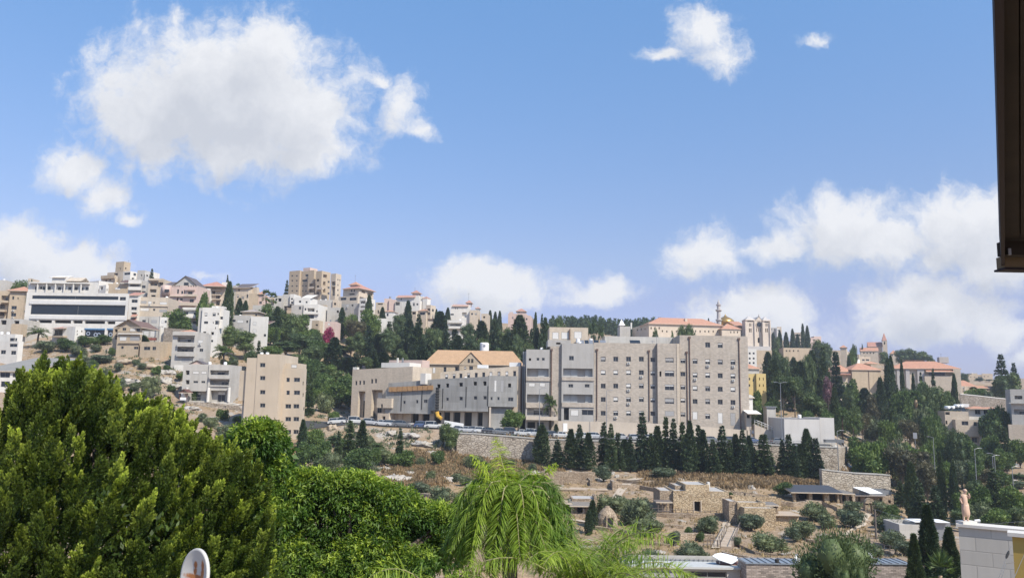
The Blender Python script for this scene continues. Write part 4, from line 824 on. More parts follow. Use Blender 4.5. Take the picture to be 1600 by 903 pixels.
b.v(643, 656, 469.4, None, -2, 8, S_WHITE, [(650.6,653.6,474,477,'g'),(645,648,473,478,'w')], pxr=660); b.v(655.6, 661, 463, None, 3, 6, S_WHITE, part='side_wall'); b.mast(648.4, 449.6, 455, 7)
b = Bld('hotel', 'white stepped hotel wing with a tiny tiled lantern, right neighbour of the big white hotel', 'hotel', 660, 380, -24, py=475)
b.v(660.4, 667.6, 467, None, 2, 8, S_WHITE, pxr=673); b.v(661.4, 667, 465, 469, 4, 3, S_PINK, roof='none', part='lantern_wall'); b.roof(660.8, 667.4, 466.4, 463.4, 4, 3, M_TILER, .5, 'pyr', 'lantern_roof')
b.v(666, 673, 476.6, None, -3, 10, S_CREAM, [(667.6,672,482,486,'b'),(667.6,672,488,492,'b')], pxr=681, right=[(675,678,483,487,'w')]); b.v(654, 666, 485, None, -4, 8, S_CREAM, [(656,664,488,492,'g')], roof='none'); b.roof(654, 667, 485.4, 482.6, -4, 6, M_TILE, .4)
b.v(642.4, 650.4, 486, None, -6, 6, S_CREAM, [(643.6,649.6,487,491,'d')], pxr=656)
b = Bld('house', 'small beige flat roofed house just above the wood right of the stepped hotel wing', 'house', 668, 345, 0, py=500)
b.v(668.6, 684, 498.6, None, 0, 6, S_CREAM); b.slab(668, 684.6, 498, 499.4, -.5, .5, M_PIPE, 'cornice')
b = Bld('hotel', 'white hotel with red roof edge and lantern, standing alone left of the pink hotel', 'hotel', 700, 388, -6, py=490)
b.v(704, 735, 476.4, None, 0, 11, S_WHITE, [(711,712.4,481,483,'g'),(714,715.4,481,483,'g'),(704,709,490,492.6,'g'),(722,729,488,496,'b')], pxl=702); b.roof(707.6, 731, 478.4, 475.6, -.3, 1.2, M_TILER, .3, 'shed', 'roof_edge')
b.v(729.4, 735.4, 472.4, 478, 4, 4, S_PINK, roof='none', part='lantern_wall'); b.roof(728.8, 736, 473, 469, 4, 4, M_TILER, .5, 'pyr', 'lantern_roof'); b.mast(732.4, 458, 470, 6)
b.v(734, 747, 484.4, None, -1.5, 9, S_CREAM, [(736,739,489,492,'w'),(742,745,489,492,'w')], pxr=751); b.v(744, 748.6, 481, 486, 2, 3, S_WHITE, roof='none', part='lantern_wall'); b.roof(743.6, 749, 481.8, 479.4, 2, 3, M_TILER, .5, 'pyr', 'lantern_roof')
b.v(752, 762, 490, None, -2, 6, S_CREAM, [(755,758,494,497,'d')], pxr=766)
b = Bld('villa', 'low modern white villa with long terraces in the wood below the lone white hotel', 'house', 699, 345, -8, py=510)
b.v(699, 722, 500.6, None, 0, 8, S_WHITE, [(703,720,506,509.6,'b'),(706,716,516,520,'w')]); b.slab(698, 721, 510.6, 513.4, -1.6, 1.5, S_WHITE); b.slab(699, 723, 500, 504.4, -.8, .8, S_WHITE, 'cornice')
b = Bld('hotel', 'pink hotel with a wide lantern roof on the skyline above the villa water tank', 'hotel', 794, 372, -6, py=495)
b.v(794, 823, 490, None, 0, 10, S_PINK, [(800,802,495,498,'w'),(808,810,495,498,'w')]); b.v(808, 820, 485.4, 491, 3, 5, S_PINK, [(810,812,487,489,'g')], roof='none', part='lantern_wall'); b.roof(807.4, 820.6, 486.2, 482, 3, 5, M_TILER, .5, 'pyr', 'lantern_roof')
b.v(820, 829, 493, None, -2, 7, S_PINK, [(821.6,824,497,500,'g')], pxr=835); b.v(796, 801, 487.4, 491, 2, 3, S_PINK, part='stair_head_wall')
# ------------------------------------------------------------------ skyline right of the centre
S_SCH = stone('school_stone', (.60,.51,.40), 1.2, .6, .93, .1, .03)
b = Bld('school_building', 'very long pale stone school with a red tiled roof on the skyline', 'school', 1013.7, 470, 7, py=510)
W = G([1017.4,1023.6,1030], [512.6], 1.8, 3.6, 'd') + G([1042,1050,1057,1094,1101.6,1107.4,1114.4,1121.6], [517.8], 1.8, 3, 'd') + G([1035,1064,1073,1080,1087], [517.2], 1.8, 3, 'd')
b.v(1013.9, 1127, 506, None, 0, 16, S_SCH, W, pxl=988, left=[(1001,1003,513,516,'d'),(1007,1009,512.6,515.6,'d'),(995,997,514,517,'d')], roof='none')
b.roof(1014.5, 1128, 507.4, 497.4, 0, 18, M_TILE, .9, 'hip', inset=10)
for px in (1041,1049,1057,1089,1096.6,1103.6,1111.4): b.box('dormer', px - 1.4, px + 1.4, 507.6, 508.8, 1.2, 2.5, M_DARK)
b.v(1128, 1157, 513.4, None, -5, 12, S_SCH, G([1142,1147,1152.4], [519], 1.6, 3.2, 'd'), pxl=1126, roof='none', part='end_wing_wall'); b.roof(1128, 1157, 514, 505.6, -5, 12, M_TILE, .6, 'hip', inset=7, part='end_wing_roof')
b.v(1150, 1164.6, 508.6, None, 10, 10, S_CREAM, roof='none', part='link_wall'); b.roof(1149, 1166, 508.8, 502.6, 8, 12, M_TILE, .2, 'shed', 'link_roof'); b.box('chimney', 1070.6, 1074, 497.6, 508, 4, 2, S_SCH)
M_GOLD = flat('gold_dome', (.62,.36,.10), .3, .75, var=.1); S_BAS = stone('basilica_stone', (.62,.54,.45), 1.2, .6, .9, .1, .04); S_MIN = stone('minaret_stone', (.48,.45,.42), 2, 1, .9, .1, .03)
b = Bld('mosque', 'golden domed mosque behind the school roof', 'mosque', 1133, 505, 0, py=500)
dome = lambda z0, z1: [(3.6, z0-3), (3.6, z0), (4.1, z0+.8), (4.25, z0+1.8), (3.9, z0+2.9), (3.0, z0+3.9), (1.8, z0+4.7), (.7, z0+5.5), (.28, z0+6.3), (.12, z0+6.9)]
b.cyl('drum', 1133.4, 505, 516, 3.9, 4, S_CREAM); b.cyl('dome', 1133.4, 500, 507.4, 4, 4, M_GOLD, lambda a, c: [(r*1.35, a + (z-a)*1.0) for r, z in dome(a, c)], 24, smooth=True)
b.cyl('finial', 1133.4, 491, 497, .12, 4, M_GOLD, lambda a, c: [(.2, a-1.5), (.35, a+.3), (.12, a+.8), (.3, a+1.3), (.06, c)], 8)
b = Bld('minaret', 'slim pale grey minaret with three balconies rising beside the golden dome', 'minaret', 1122.6, 500, 0, py=500)
def minprof(a, c):
    h = c - a; P = [(1.45, a-8)]
    for f, r in ((.12,1.45),(.16,2.1),(.19,2.1),(.20,1.3),(.50,1.2),(.55,2.0),(.585,2.0),(.59,1.1),(.72,1.05),(.76,1.6),(.79,1.6),(.795,.85),(.86,.85),(.97,.12),(1.0,.05)): P.append((r, a + h*f))
    return P
b.cyl('shaft', 1122.6, 467.5, 507, 1, 0, S_MIN, minprof, 16)
b = Bld('basilica', 'tall pale stone basilica front with twin towers, rose window and a statue on top', 'church', 1164, 478, 2, py=520)
for x0, x1, pt in ((1164.6,1180,499),(1191.6,1204,500)):
    wn = [((x0+x1)/2-1.6,(x0+x1)/2-.3,505,510,'d'),((x0+x1)/2+.4,(x0+x1)/2+1.6,505,510,'d'),((x0+x1)/2-2,(x0+x1)/2-.4,513,519,'d'),((x0+x1)/2+.4,(x0+x1)/2+2,513,519,'d')]
    b.v(x0 + .6, x1 - .2, pt, None, -1.2, 7, S_BAS, wn, roof='none', part='tower'); b.roof(x0 + .6, x1 - .2, pt + .4, pt - 5, -1.2, 7, S_MIN, .2, 'pyr', 'tower_roof')
    b.slab(x0, x1, pt + .6, pt + 1.8, -1.7, .5, S_BAS, 'cornice'); b.box('belfry_opening', x0 + 3.4, x1 - 3, pt + 2.2, pt + 3.6, -1.3, .3, M_DARK)
    b.box('buttress', x0 - .2, x0 + 1.4, pt + 3, 542, -2.0, 1.0, S_BAS); b.box('buttress', x1 - 1.4, x1 + .2, pt + 3, 542, -2.0, 1.0, S_BAS)
b.v(1180, 1191.6, 500.6, None, 0, 22, S_BAS, [(1184,1187.6,527.6,535.4,'d'),(1181.6,1182.8,512.6,518.4,'d'),(1184.6,1185.8,512.6,518.4,'d'),(1187.6,1188.8,512.6,518.4,'d')], roof='none', part='nave_front')
b.roof(1180, 1191.6, 500.8, 497.6, 0, 22, S_MIN, .1, 'front', 'nave_roof', wallmat=S_BAS)
x, z = b.l(1185.7, 507, 0); mb = MB(); mb.lathe([(1.0,0),(1.0,.3),(1.9,.3),(1.9,0)], S_BAS, (0,0,0), 20, 'Y', False); mb.lathe([(1.4,.12),(1.4,.2)], M_GLASS, (0,0,0), 20, 'Y'); mb.obj('rose_window', b.root, loc=(x, -.32, z))
b.cyl('statue', 1185.8, 490.4, 498.4, .5, 1, S_MIN, lambda a, c: [(.9, a), (.9, a+.6), (.5, a+.7), (.65, a+1.4), (.5, a+2.1), (.2, a+2.3), (.3, a+2.6), (.05, c)], 10)
b.v(1168, 1204, 541, None, -7, 6, S_MIN, part='stairs', roof='flat', par=.1); b.v(1163, 1206, 547, None, -12, 5, S_TAN, part='terrace_wall', par=.1)
b = Bld('house', 'grey roofed tower house peeking out left of the school among the skyline pines', 'house', 970, 500, 0, py=510)
b.v(968, 985, 510, None, 0, 10, S_GREY); b.roof(968, 976, 508, 499, -1, 6, M_WHITE, .3, 'pyr'); b.v(968.6, 975, 506, None, -1, 6, S_GREY, part='tower_wall'); b.box('chimney', 985.6, 987.6, 504, 514, 2, 2, S_WHITE)
b = Bld('house', 'small white three storey house with dark windows right of the hospital corner', 'house', 1169, 300, 0, py=555)
b.v(1166, 1182, 545, None, 0, 8, S_WHITE, G([1171.4,1177.6], [552,560,567], 3, 3, 'g'))
b = Bld('yellow_building', 'yellow painted block with small windows just right of the hospital corner', 'building', 1180, 236, 0, py=595)
b.v(1181.6, 1196.6, 583.6, None, 0, 9, S_YEL, [(1186,1187.6,590,594,'d'),(1186,1187.6,600,604,'d'),(1192,1193.4,590,594,'d'),(1192,1193.4,600,604,'d'),(1192,1193.4,610,613,'d')]); b.v(1166, 1181.4, 584, None, .8, 9, S_YEL, [(1170,1172,590,594,'g'),(1170,1172,600,604,'g'),(1176,1178,592,596,'g')])
b.v(1160, 1186, 576, 586, 4, 7, S_GREY, roof='none', part='upper_wall'); b.roof(1160, 1186, 575.6, 568, 4, 7, M_TILE, .4)
b = Bld('house', 'low building with a white awning and open stair at the right foot of the hospital', 'building', 1168, 204, 0, py=645)
b.v(1166, 1173.6, 645, None, 0, 8, S_HLOW, [(1167,1172,647,653,'d')]); b.roof(1169, 1189, 646, 641, -2, 4, M_WHITE, .1, 'shed', 'awning'); b.v(1166, 1176, 621, 646, 3, 6, S_WHITE, [(1168,1171,630,634,'g')], roof='none'); b.roof(1166, 1177, 621, 616.6, 3, 6, S_GREY, .3, 'gable')
mb = MB(); x0, z0 = b.l(1179, 662, -1); x1, z1 = b.l(1222, 680, -1); n = 16
for i in range(n):
    xa = x0 + (x1-x0)*i/n; za = z0 + (z1-z0)*(i+1)/n; mb.box(xa, x0 + (x1-x0)*(i+1)/n, -1, 1, za-3.5, za, S_HLOW)
mb.obj('stairs', b.root); mb = MB(); mb.tube([(x0, -1.05, z0+1.1), (x1, -1.05, z1+1.1)], .05, M_WHITE, 5); mb.tube([(x0, -1.05, z0+.6), (x1, -1.05, z1+.6)], .04, M_WHITE, 5)
for i in range(9): mb.tube([(x0+(x1-x0)*i/8, -1.05, z0+(z1-z0)*i/8-.2), (x0+(x1-x0)*i/8, -1.05, z0+(z1-z0)*i/8+1.1)], .04, M_WHITE, 5)
mb.obj('handrail', b.root)
b = Bld('utility_building', 'windowless pale grey cube shaped building on the retaining wall', 'building', 1225, 196, 4, py=670)
S_CUBE = stone('cube_cladding', (.53,.51,.48), 1.0, 9, .93, .10, .02)
b.v(1225, 1280.6, 653.4, None, 0, 10, S_CUBE, part='wall'); b.v(1280.8, 1303, 652.6, None, .3, 9.4, S_CUBE, part='end_wall'); b.box('roof_trim', 1224.6, 1280.8, 652.6, 653.8, -.1, .2, M_METAL); b.box('ground_cabinet', 1290, 1319, 686.4, 691.5, -2.2, 1.2, M_RAIL)
b = Bld('bottling_kiosk', 'small flat topped grey kiosk among shrubs right of the hospital stairs', 'kiosk', 1200, 212, 0, py=640)
b.v(1198, 1212, 636, None, 0, 3, S_GREY); b.slab(1196.6, 1213.6, 634.6, 636.2, -.4, 3.6, M_METAL, 'roof')
# far hill right of the church
b = Bld('apartment_house', 'distant white terraced houses stacked on the skyline between the cypress pair and the leafy crown', 'apartment block', 1241, 640, -18, py=525)
b.v(1241, 1252, 519.4, None, 0, 12, S_CREAM, G([1244,1249], [523.6,529,534.4], 3, 2.4, 'd'), pxr=1262); b.v(1249, 1257, 526, None, -8, 9, S_CREAM, G([1251.6,1255], [530,535], 2.2, 2.4, 'd'), pxr=1264)
b = Bld('apartment_house', 'distant pale flats on the skyline immediately right of the basilica', 'apartment block', 1203, 690, -8, py=515)
b.v(1203.6, 1213, 511.6, None, 0, 10, S_GREY, G([1206,1210], [514.6], 1.8, 1.6, 'd')); b.v(1214, 1221, 510.4, None, 2, 9, S_CREAM, pxr=1226); b.v(1213.6, 1218, 512.6, None, -6, 6, S_WHITE, G([1216], [516], 1.8, 1.6, 'd'))
b = Bld('apartment_house', 'faint pinkish flats on the skyline touching the left of the leafy crown', 'apartment block', 1262, 690, 0, py=525)
b.v(1262, 1277, 527.6, None, 0, 9, S_PINK, G([1266,1271], [531], 2, 2, 'd')); b.v(1272, 1283, 525.4, None, 9, 8, S_PINK)
b = Bld('terrace_building', 'long low tan building half hidden by cypresses in front of the far white terraces', 'building', 1226, 520, 0, py=545)
b.v(1224, 1266, 543.6, None, 0, 9, S_TAN, G([1229,1234,1240,1247], [548], 2, 2.4, 'd'))
b = Bld('tower_house', 'square cream tower with a small orange pyramid roof right of the purple tree', 'tower', 1313, 420, -24, py=560)
b.v(1313, 1322.4, 542.6, None, 0, 7, S_CREAM, pxr=1328.4, roof='none'); b.roof(1313, 1322.6, 542.8, 539, 0, 6, M_TILE, .4, 'pyr')
b = Bld('apartment_house', 'white round cornered flats between the cream tower and the spired church', 'apartment block', 1329, 440, 0, py=560)
b.v(1330, 1342, 555.6, None, 0, 8, S_GREY, [(1331,1341,558.6,561,'b'),(1331,1341,564.6,567,'b')]); x, z1 = b.l(1336, 561.6, 0); _, z0 = b.l(1336, 569, 0)
mb = MB(); mb.lathe([(2.6, z0-2), (2.6, z1)], S_WHITE, (x, .6, 0), 18); mb.obj('rounded_balcony', b.root, True)
b.v(1343.6, 1360, 557, None, 1, 8, S_CREAM, [(1347,1351,561,563.6,'g'),(1353,1358,561,563.6,'g')], pxr=1362); b.v(1341.6, 1344.6, 553.6, None, -.5, 3, S_CREAM, part='chimney_wall'); b.roof(1354, 1372, 568, 565, -4, 5, M_TILE, .4)
b = Bld('spired_church', 'hilltop church with a pointed red spire and red nave roof on the right skyline', 'church', 1378, 600, -20, py=540)
b.v(1378.6, 1386, 531.6, None, 0, 6.5, S_CREAM, [(1381,1383,534,538,'d')], pxr=1391, right=[(1387.6,1389,534,538,'d')], roof='none', part='tower'); b.roof(1378.8, 1385.6, 531.8, 519.8, 0, 6.5, M_TILER, .15, 'pyr', 'spire')
b.v(1355.6, 1378.4, 541, None, 2.5, 9, S_CREAM, roof='none', part='nave_wall'); b.roof(1356.6, 1378.4, 541.4, 534.4, 2.5, 9, M_TILER, .4, 'gable', 'nave_roof')
b.v(1345, 1372, 548, None, -7, 8, S_CREAM, G([1350,1355,1360,1365], [551.4], 2, 2.2, 'd'), roof='none', part='wing_wall'); b.roof(1345, 1372, 548.2, 543, -7, 8, M_TILE, .4, 'gable', 'wing_roof')
b.v(1391.6, 1402, 552, None, -3, 7, S_CREAM, G([1394,1398.6], [555], 2, 2, 'd'), roof='none', part='wing_wall'); b.roof(1391.6, 1402, 552.2, 547, -3, 7, M_TILE, .4, 'hip', 'wing_roof')
b = Bld('stone_college', 'big blank stone block with an orange roof and a vertical downpipe behind the cypresses', 'school', 1331, 335, 2, py=590)
b.v(1331, 1376, 577.4, None, 0, 12, S_TAN, roof='none', pxl=1329); b.roof(1331, 1376, 577.6, 567.6, 0, 12, M_TILE, .5, 'hip', inset=6); b.box('downpipe', 1356.8, 1357.4, 578, 609, -.15, .14, M_PIPE)
b.v(1311, 1329.6, 580, None, 1.5, 9, S_CREAM, roof='none', part='side_wall'); b.roof(1306, 1330, 580.4, 568.6, 1.5, 10, M_TILE, .4, 'hip', inset=4, part='side_roof'); b.slab(1312, 1329.6, 583.4, 585.4, -.6, 2, M_TILER, 'porch_roof')
b = Bld('stone_college', 'long stone college wing with a wide orange hipped roof and a loggia on the right', 'school', 1390, 330, -16, py=595)
W = [(1450,1492,583,587.6,'b')] + [(x, x+3.4, 589, 598, 'g') for x in (1404, 1422)]
b.v(1391, 1488, 575.6, None, 0, 14, S_CREAM, [], pxr=None, roof='none')
for x0, x1 in ((1392,1398.6),(1401,1411),(1415,1421),(1433,1444)): b.v(x0, x1, 577, None, -.6, .7, S_MIN, part='pilaster')
b.v(1444.6, 1489, 587, None, -1.4, 8, S_CREAM, [], part='loggia_wall'); b.v(1489.2, 1500.5, 576.4, None, -1.6, 14, S_CREAM, roof='none', part='end_wall', pxr=1503)
b.box('loggia_glass', 1452, 1476, 581, 586.4, -.4, .3, M_GLASS); b.roof(1391, 1499, 575.8, 564.4, -.3, 14, M_TILE, .7, 'hip', inset=8); b.roof(1448, 1490, 580.6, 576.4, -2, 2.4, M_TILE, .2, 'shed', 'loggia_roof')
b.v(1467.6, 1482, 557.6, 567, 6, 4, S_GREY, part='stair_head_wall', roof='flat', par=.15); b.mast(1470, 552.6, 558, 7); b.slab(1410, 1443, 562.4, 563.6, 7, 1, M_PIPE, 'ridge_cap')
b = Bld('house', 'low cream annex with faded orange roof at the right end of the college', 'house', 1503, 330, 0, py=605)
b.v(1502, 1512, 603, None, 0, 6, S_CREAM, [(1504,1507,604,608,'w')], roof='none'); b.roof(1501, 1526, 603.4, 594.4, 1, 9, M_TILE, .3, 'shed'); b.v(1527, 1552, 606, None, 1, 6, S_CREAM, G([1531,1537,1543], [609], 2, 2, 'd'), roof='none', part='row_wall'); b.roof(1527, 1553, 606.2, 603, 1, 5, M_TILE, .3, 'gable', 'row_roof')
b = Bld('far_block', 'hazy beige fortress like building on the distant hill left of the norfolk pines', 'building', 1512, 900, -5, py=588)
b.v(1513, 1534, 585, None, 0, 18, S_TAN, G([1517,1523,1529], [589], 1.4, 1.6, 'd')); b.v(1534.4, 1551, 583.6, None, -3, 15, S_TAN, G([1538,1544], [588], 1.6, 1.6, 'd'), pxr=1553); b.v(1518, 1527, 583, 586, 5, 9, S_TAN, part='upper_wall')
b = Bld('house', 'tiny pale roofs on the horizon right of the norfolk pines', 'house', 1590, 900, 0, py=600)
b.v(1590, 1604, 601.6, None, 0, 12, S_WHITE)
b = Bld('boundary_wall', 'long grey boundary wall with pale coping leading to the block at the right edge', 'wall', 1503, 268, 0, py=625)
mb = MB(); pts = [(1500,616,0),(1530,619,.4),(1556,622,0),(1580,624.5,0)]
for (p0, y0, s0), (p1, y1, s1) in zip(pts[:-1], pts[1:]):
    a, za = b.l(p0, y0); c, zc = b.l(p1, y1); zb = min(b.gmin(a, c, 0, .5), za - 6); mb.poly([(a,0,zb),(c,0,zb),(c,0,zc),(a,0,za),(a,.4,zb),(c,.4,zb),(c,.4,zc),(a,.4,za)], [(0,1,2,3),(5,4,7,6),(3,2,6,7)], rubble('old_wall_stone', (.30,.26,.215), (.42,.37,.31), 1.6))
    mb.poly([(a,-.1,za+.004),(c,-.1,zc+.004),(c,-.1,zc+.3),(a,-.1,za+.3),(a,.5,za+.004),(c,.5,zc+.004),(c,.5,zc+.3),(a,.5,za+.3)], [(0,1,2,3),(5,4,7,6),(3,2,6,7)], S_WHITE)
mb.obj('wall', b.root)
b = Bld('house', 'white two part house with four round water tanks on its roof at the right', 'house', 1474, 248, -14, py=655)
b.v(1492.6, 1529.4, 655.4, 681.6, -1.6, 9, S_CREAM, [(1502.6,1513,657.8,664.2,'w'),(1521.4,1526.6,659,665,'g')], part='front_wall'); b.v(1476, 1513, 642.4, None, 1, 8, S_CREAM, [(1477,1484,643,647.6,'d'),(1477.6,1480.4,657,662.6,'d'),(1496,1508,675.4,683,'g')], part='upper_wall')
b.v(1496, 1530, 682, None, -.4, 7, S_CREAM, [(1518.6,1526.8,675.4,685,'w')][:0] + [(1518.6,1526.8,683,691,'g')], part='lower_wall'); b.v(1513.2, 1546.5, 638.4, None, 3.2, 7, S_WHITE, [(1523.4,1532,640,647,'w'),(1537,1544.4,640,647,'w'),(1530,1534,651.6,664,'d')], roof='none', part='rear_wall')
b.roof(1516, 1546, 638.4, 634.6, 2.6, 7, M_TILE, .5, 'hip', inset=2.6); b.roof(1547, 1558, 639, 636, 4, 5, M_TILE, .3, 'shed', 'porch_roof'); b.v(1546.6, 1558, 640, None, 5, 5, S_CREAM, part='side_wall', roof='none')
for px in (1480.4, 1487.6, 1495, 1500.6):
    x, z = b.l(px, 636, 2.6); mb = MB(); mb.lathe([(.3,-.85),(.55,-.75),(.58,.75),(.3,.85)], M_WHITE, (0,0,0), 14, 'Y'); mb.obj('water_tank', b.root, True, (x, 2.8, z + .05 - (.2 if px < 1490 else -.3)), (0, 0, .5))
    x, z = b.l(px, 636, 4.6); mb = MB(); mb.poly([(x-.6,1.6,z-1),(x+.6,1.6,z-1),(x+.6,2.4,z-.1),(x-.6,2.4,z-.1)], [(0,1,2,3)], M_GLASS); mb.obj('solar_panel', b.root)
b.box('white_roof_unit', 1503.6, 1514, 630.6, 635.6, 4, 2, M_WHITE); b.v(1530, 1560, 672, None, -1, 3, S_WHITE, [(1531,1545,690,700,'d')], part='terrace_wall'); b.box('terrace_railing', 1530, 1558, 668.6, 672, -1, .1, M_DARK)
b = Bld('apartment_house', 'light grey block with wide dark balcony openings at the right edge of the picture', 'apartment block', 1578, 236, -26, py=640)
b.v(1578, 1625, 608, None, 0, 12, S_GREY, [(1585.4,1597.4,618,623.4,'b'),(1584.6,1615,639.4,647.4,'b'),(1604,1615,618,623,'b')]); b.slab(1576.6, 1625, 628.6, 631, -1, .98, S_GREY, 'ledge'); b.v(1575.4, 1625, 663.6, None, -1.4, 1.38, S_CREAM, part='terrace_wall')
b = Bld('house', 'grey metal roofed house with two white dishes at the right edge below the terrace wall', 'house', 1575, 218, 0, py=722)
b.v(1576, 1625, 729, None, 0, 9, S_WHITE, roof='none'); b.roof(1577, 1625, 729, 712.4, 0, 12, M_METAL, .3, 'shed')
for px in (1577.6, 1592, 1604):
    x, z = b.l(px, 728, -.5); mb = MB(); mb.lathe([(.05,.0),(.35,-.08),(.55,-.25)], M_WHITE, (0,0,0), 16, 'Y', False); mb.obj('satellite_dish', b.root, True, (x, -.3, z + .2), (.4, 0, 0))
b = Bld('shed', 'low grey shed roof seen through the trees left of the stone clad parapet', 'shed', 1405, 118, 0, py=830)
b.v(1405, 1440, 819, None, 0, 5, S_GREY, part='wall'); b.v(1440, 1485, 816, None, .5, 4, M_METAL, part='wall', par=.1); b.slab(1429, 1484, 814.6, 816.6, -.2, 3, M_WHITE, 'roof_edge')
# ------------------------------------------------------------------ vegetation kit
L_CYP = leafmat('cypress_leaf', (.034,.058,.030), (.075,.110,.050), trans=.08, nscale=.35)
L_PINE = leafmat('pine_leaf', (.052,.085,.036), (.12,.160,.064), trans=.12, nscale=.3)
L_GREEN = leafmat('green_leaf', (.060,.100,.030), (.13,.19,.058), trans=.18, nscale=.4)
L_OLIVE = leafmat('olive_leaf', (.068,.09,.052), (.15,.18,.105), trans=.12, nscale=.5)
L_DRY = leafmat('dry_leaf', (.17,.115,.07), (.34,.24,.15), trans=.1)
L_GREYP = leafmat('brown_pine_leaf', (.055,.06,.035), (.13,.115,.075), trans=.1, nscale=.3)
L_BOUG = leafmat('bougainvillea_flower', (.22,.02,.06), (.36,.04,.12), trans=.2)
L_PURP = leafmat('purple_flower', (.11,.06,.09), (.22,.12,.16), trans=.2)
L_PALM = leafmat('palm_leaf', (.05,.085,.03), (.12,.17,.06), trans=.2)
def leaves(P, D, Ln, Wd, rng, droop=0.0):
    """P points, D leaf directions -> rhombus quads"""
    n = len(P); D = D / np.linalg.norm(D, axis=1, keepdims=True); R = rng.normal(size=(n, 3)); S = np.cross(D, R); S /= np.linalg.norm(S, axis=1, keepdims=True)
    Ln = np.broadcast_to(Ln, n) * rng.uniform(.7, 1.3, n); Wd = np.broadcast_to(Wd, n) * rng.uniform(.7, 1.3, n)
    a = P; m = P + D * (Ln * .45)[:, None]; t = P + D * Ln[:, None]; t[:, 2] -= droop * Ln
    V = np.stack([a, m + S * (Wd / 2)[:, None], t, m - S * (Wd / 2)[:, None]], 1).reshape(-1, 3)
    return V, np.arange(4 * n).reshape(n, 4)
def lobe_pts(lobes, n, rng, shell=.62):
    w = np.array([l[3] * l[4] * 1.0 for l in lobes]); w = w / w.sum(); k = rng.choice(len(lobes), n, p=w); L = np.array(lobes)[k]
    d = rng.normal(size=(n, 3)); d[:, 2] = np.where(d[:, 2] < -.3 * np.abs(d[:, 2]).max(), d[:, 2], d[:, 2]); d /= np.linalg.norm(d, axis=1, keepdims=True)
    r = shell + (1.02 - shell) * rng.random(n) ** .6
    return L[:, :3] + d * r[:, None] * L[:, [3, 3, 4]], d
def core(lobes, f=.72):
    t = (1 + 5 ** .5) / 2; iv = np.array([(-1,t,0),(1,t,0),(-1,-t,0),(1,-t,0),(0,-1,t),(0,1,t),(0,-1,-t),(0,1,-t),(t,0,-1),(t,0,1),(-t,0,-1),(-t,0,1)], dtype=float); iv /= np.linalg.norm(iv[0])
    fi = [(0,11,5),(0,5,1),(0,1,7),(0,7,10),(0,10,11),(1,5,9),(5,11,4),(11,10,2),(10,7,6),(7,1,8),(3,9,4),(3,4,2),(3,2,6),(3,6,8),(3,8,9),(4,9,5),(2,4,11),(6,2,10),(8,6,7),(9,8,1)]
    Vs = []; Fs = []
    for l in lobes:
        b = len(Vs) * 12; Vs.append(np.array(l[:3]) + iv * np.array([l[3], l[3], l[4]]) * f); Fs += [(a+b, c+b, d+b, d+b) for a, c, d in fi]
    return np.concatenate(Vs), Fs
def crown_mesh(name, V, F, mat, lobes=None, f=.7):
    me_v = V; faces = F
    if lobes is not None:
        cv, cf = core(lobes, f); cf = np.array([(a, b, c) for a, b, c, _ in cf]) + len(V)
        me = bpy.data.meshes.new(name); n4 = len(F); n3 = len(cf)
        Vall = np.concatenate([V, cv]).astype(np.float32); me.vertices.add(len(Vall)); me.vertices.foreach_set('co', Vall.ravel())
        li = np.concatenate([F.ravel(), cf.ravel()]).astype(np.int32); me.loops.add(len(li)); me.loops.foreach_set('vertex_index', li)
        me.polygons.add(n4 + n3); me.polygons.foreach_set('loop_start', np.concatenate([np.arange(n4) * 4, n4 * 4 + np.arange(n3) * 3]).astype(np.int32))
        me.polygons.foreach_set('loop_total', np.concatenate([np.full(n4, 4), np.full(n3, 3)]).astype(np.int32)); me.update(calc_edges=True); me.materials.append(mat); return me
    return arr_mesh(name, V, F, [mat])
def trunk_mesh(pts, rad, limbs=(), mat=None):
    mb = MB(); mb.tube(pts, rad, mat or M_BARK, 7)
    for (p, q, r) in limbs: mid = [(p[i]+q[i])/2 for i in range(3)]; mid[2] += .3; mb.tube([p, mid, q], [r, r*.7, r*.3], mat or M_BARK, 5)
    return mb.mesh('trunk', True)
PROTO = {}
def proto(kind, fn, n=3):
    PROTO[kind] = [fn(np.random.default_rng(hash(kind) % 1000 + 17 * i if False else sum(map(ord, kind)) + 17 * i)) for i in range(n)]
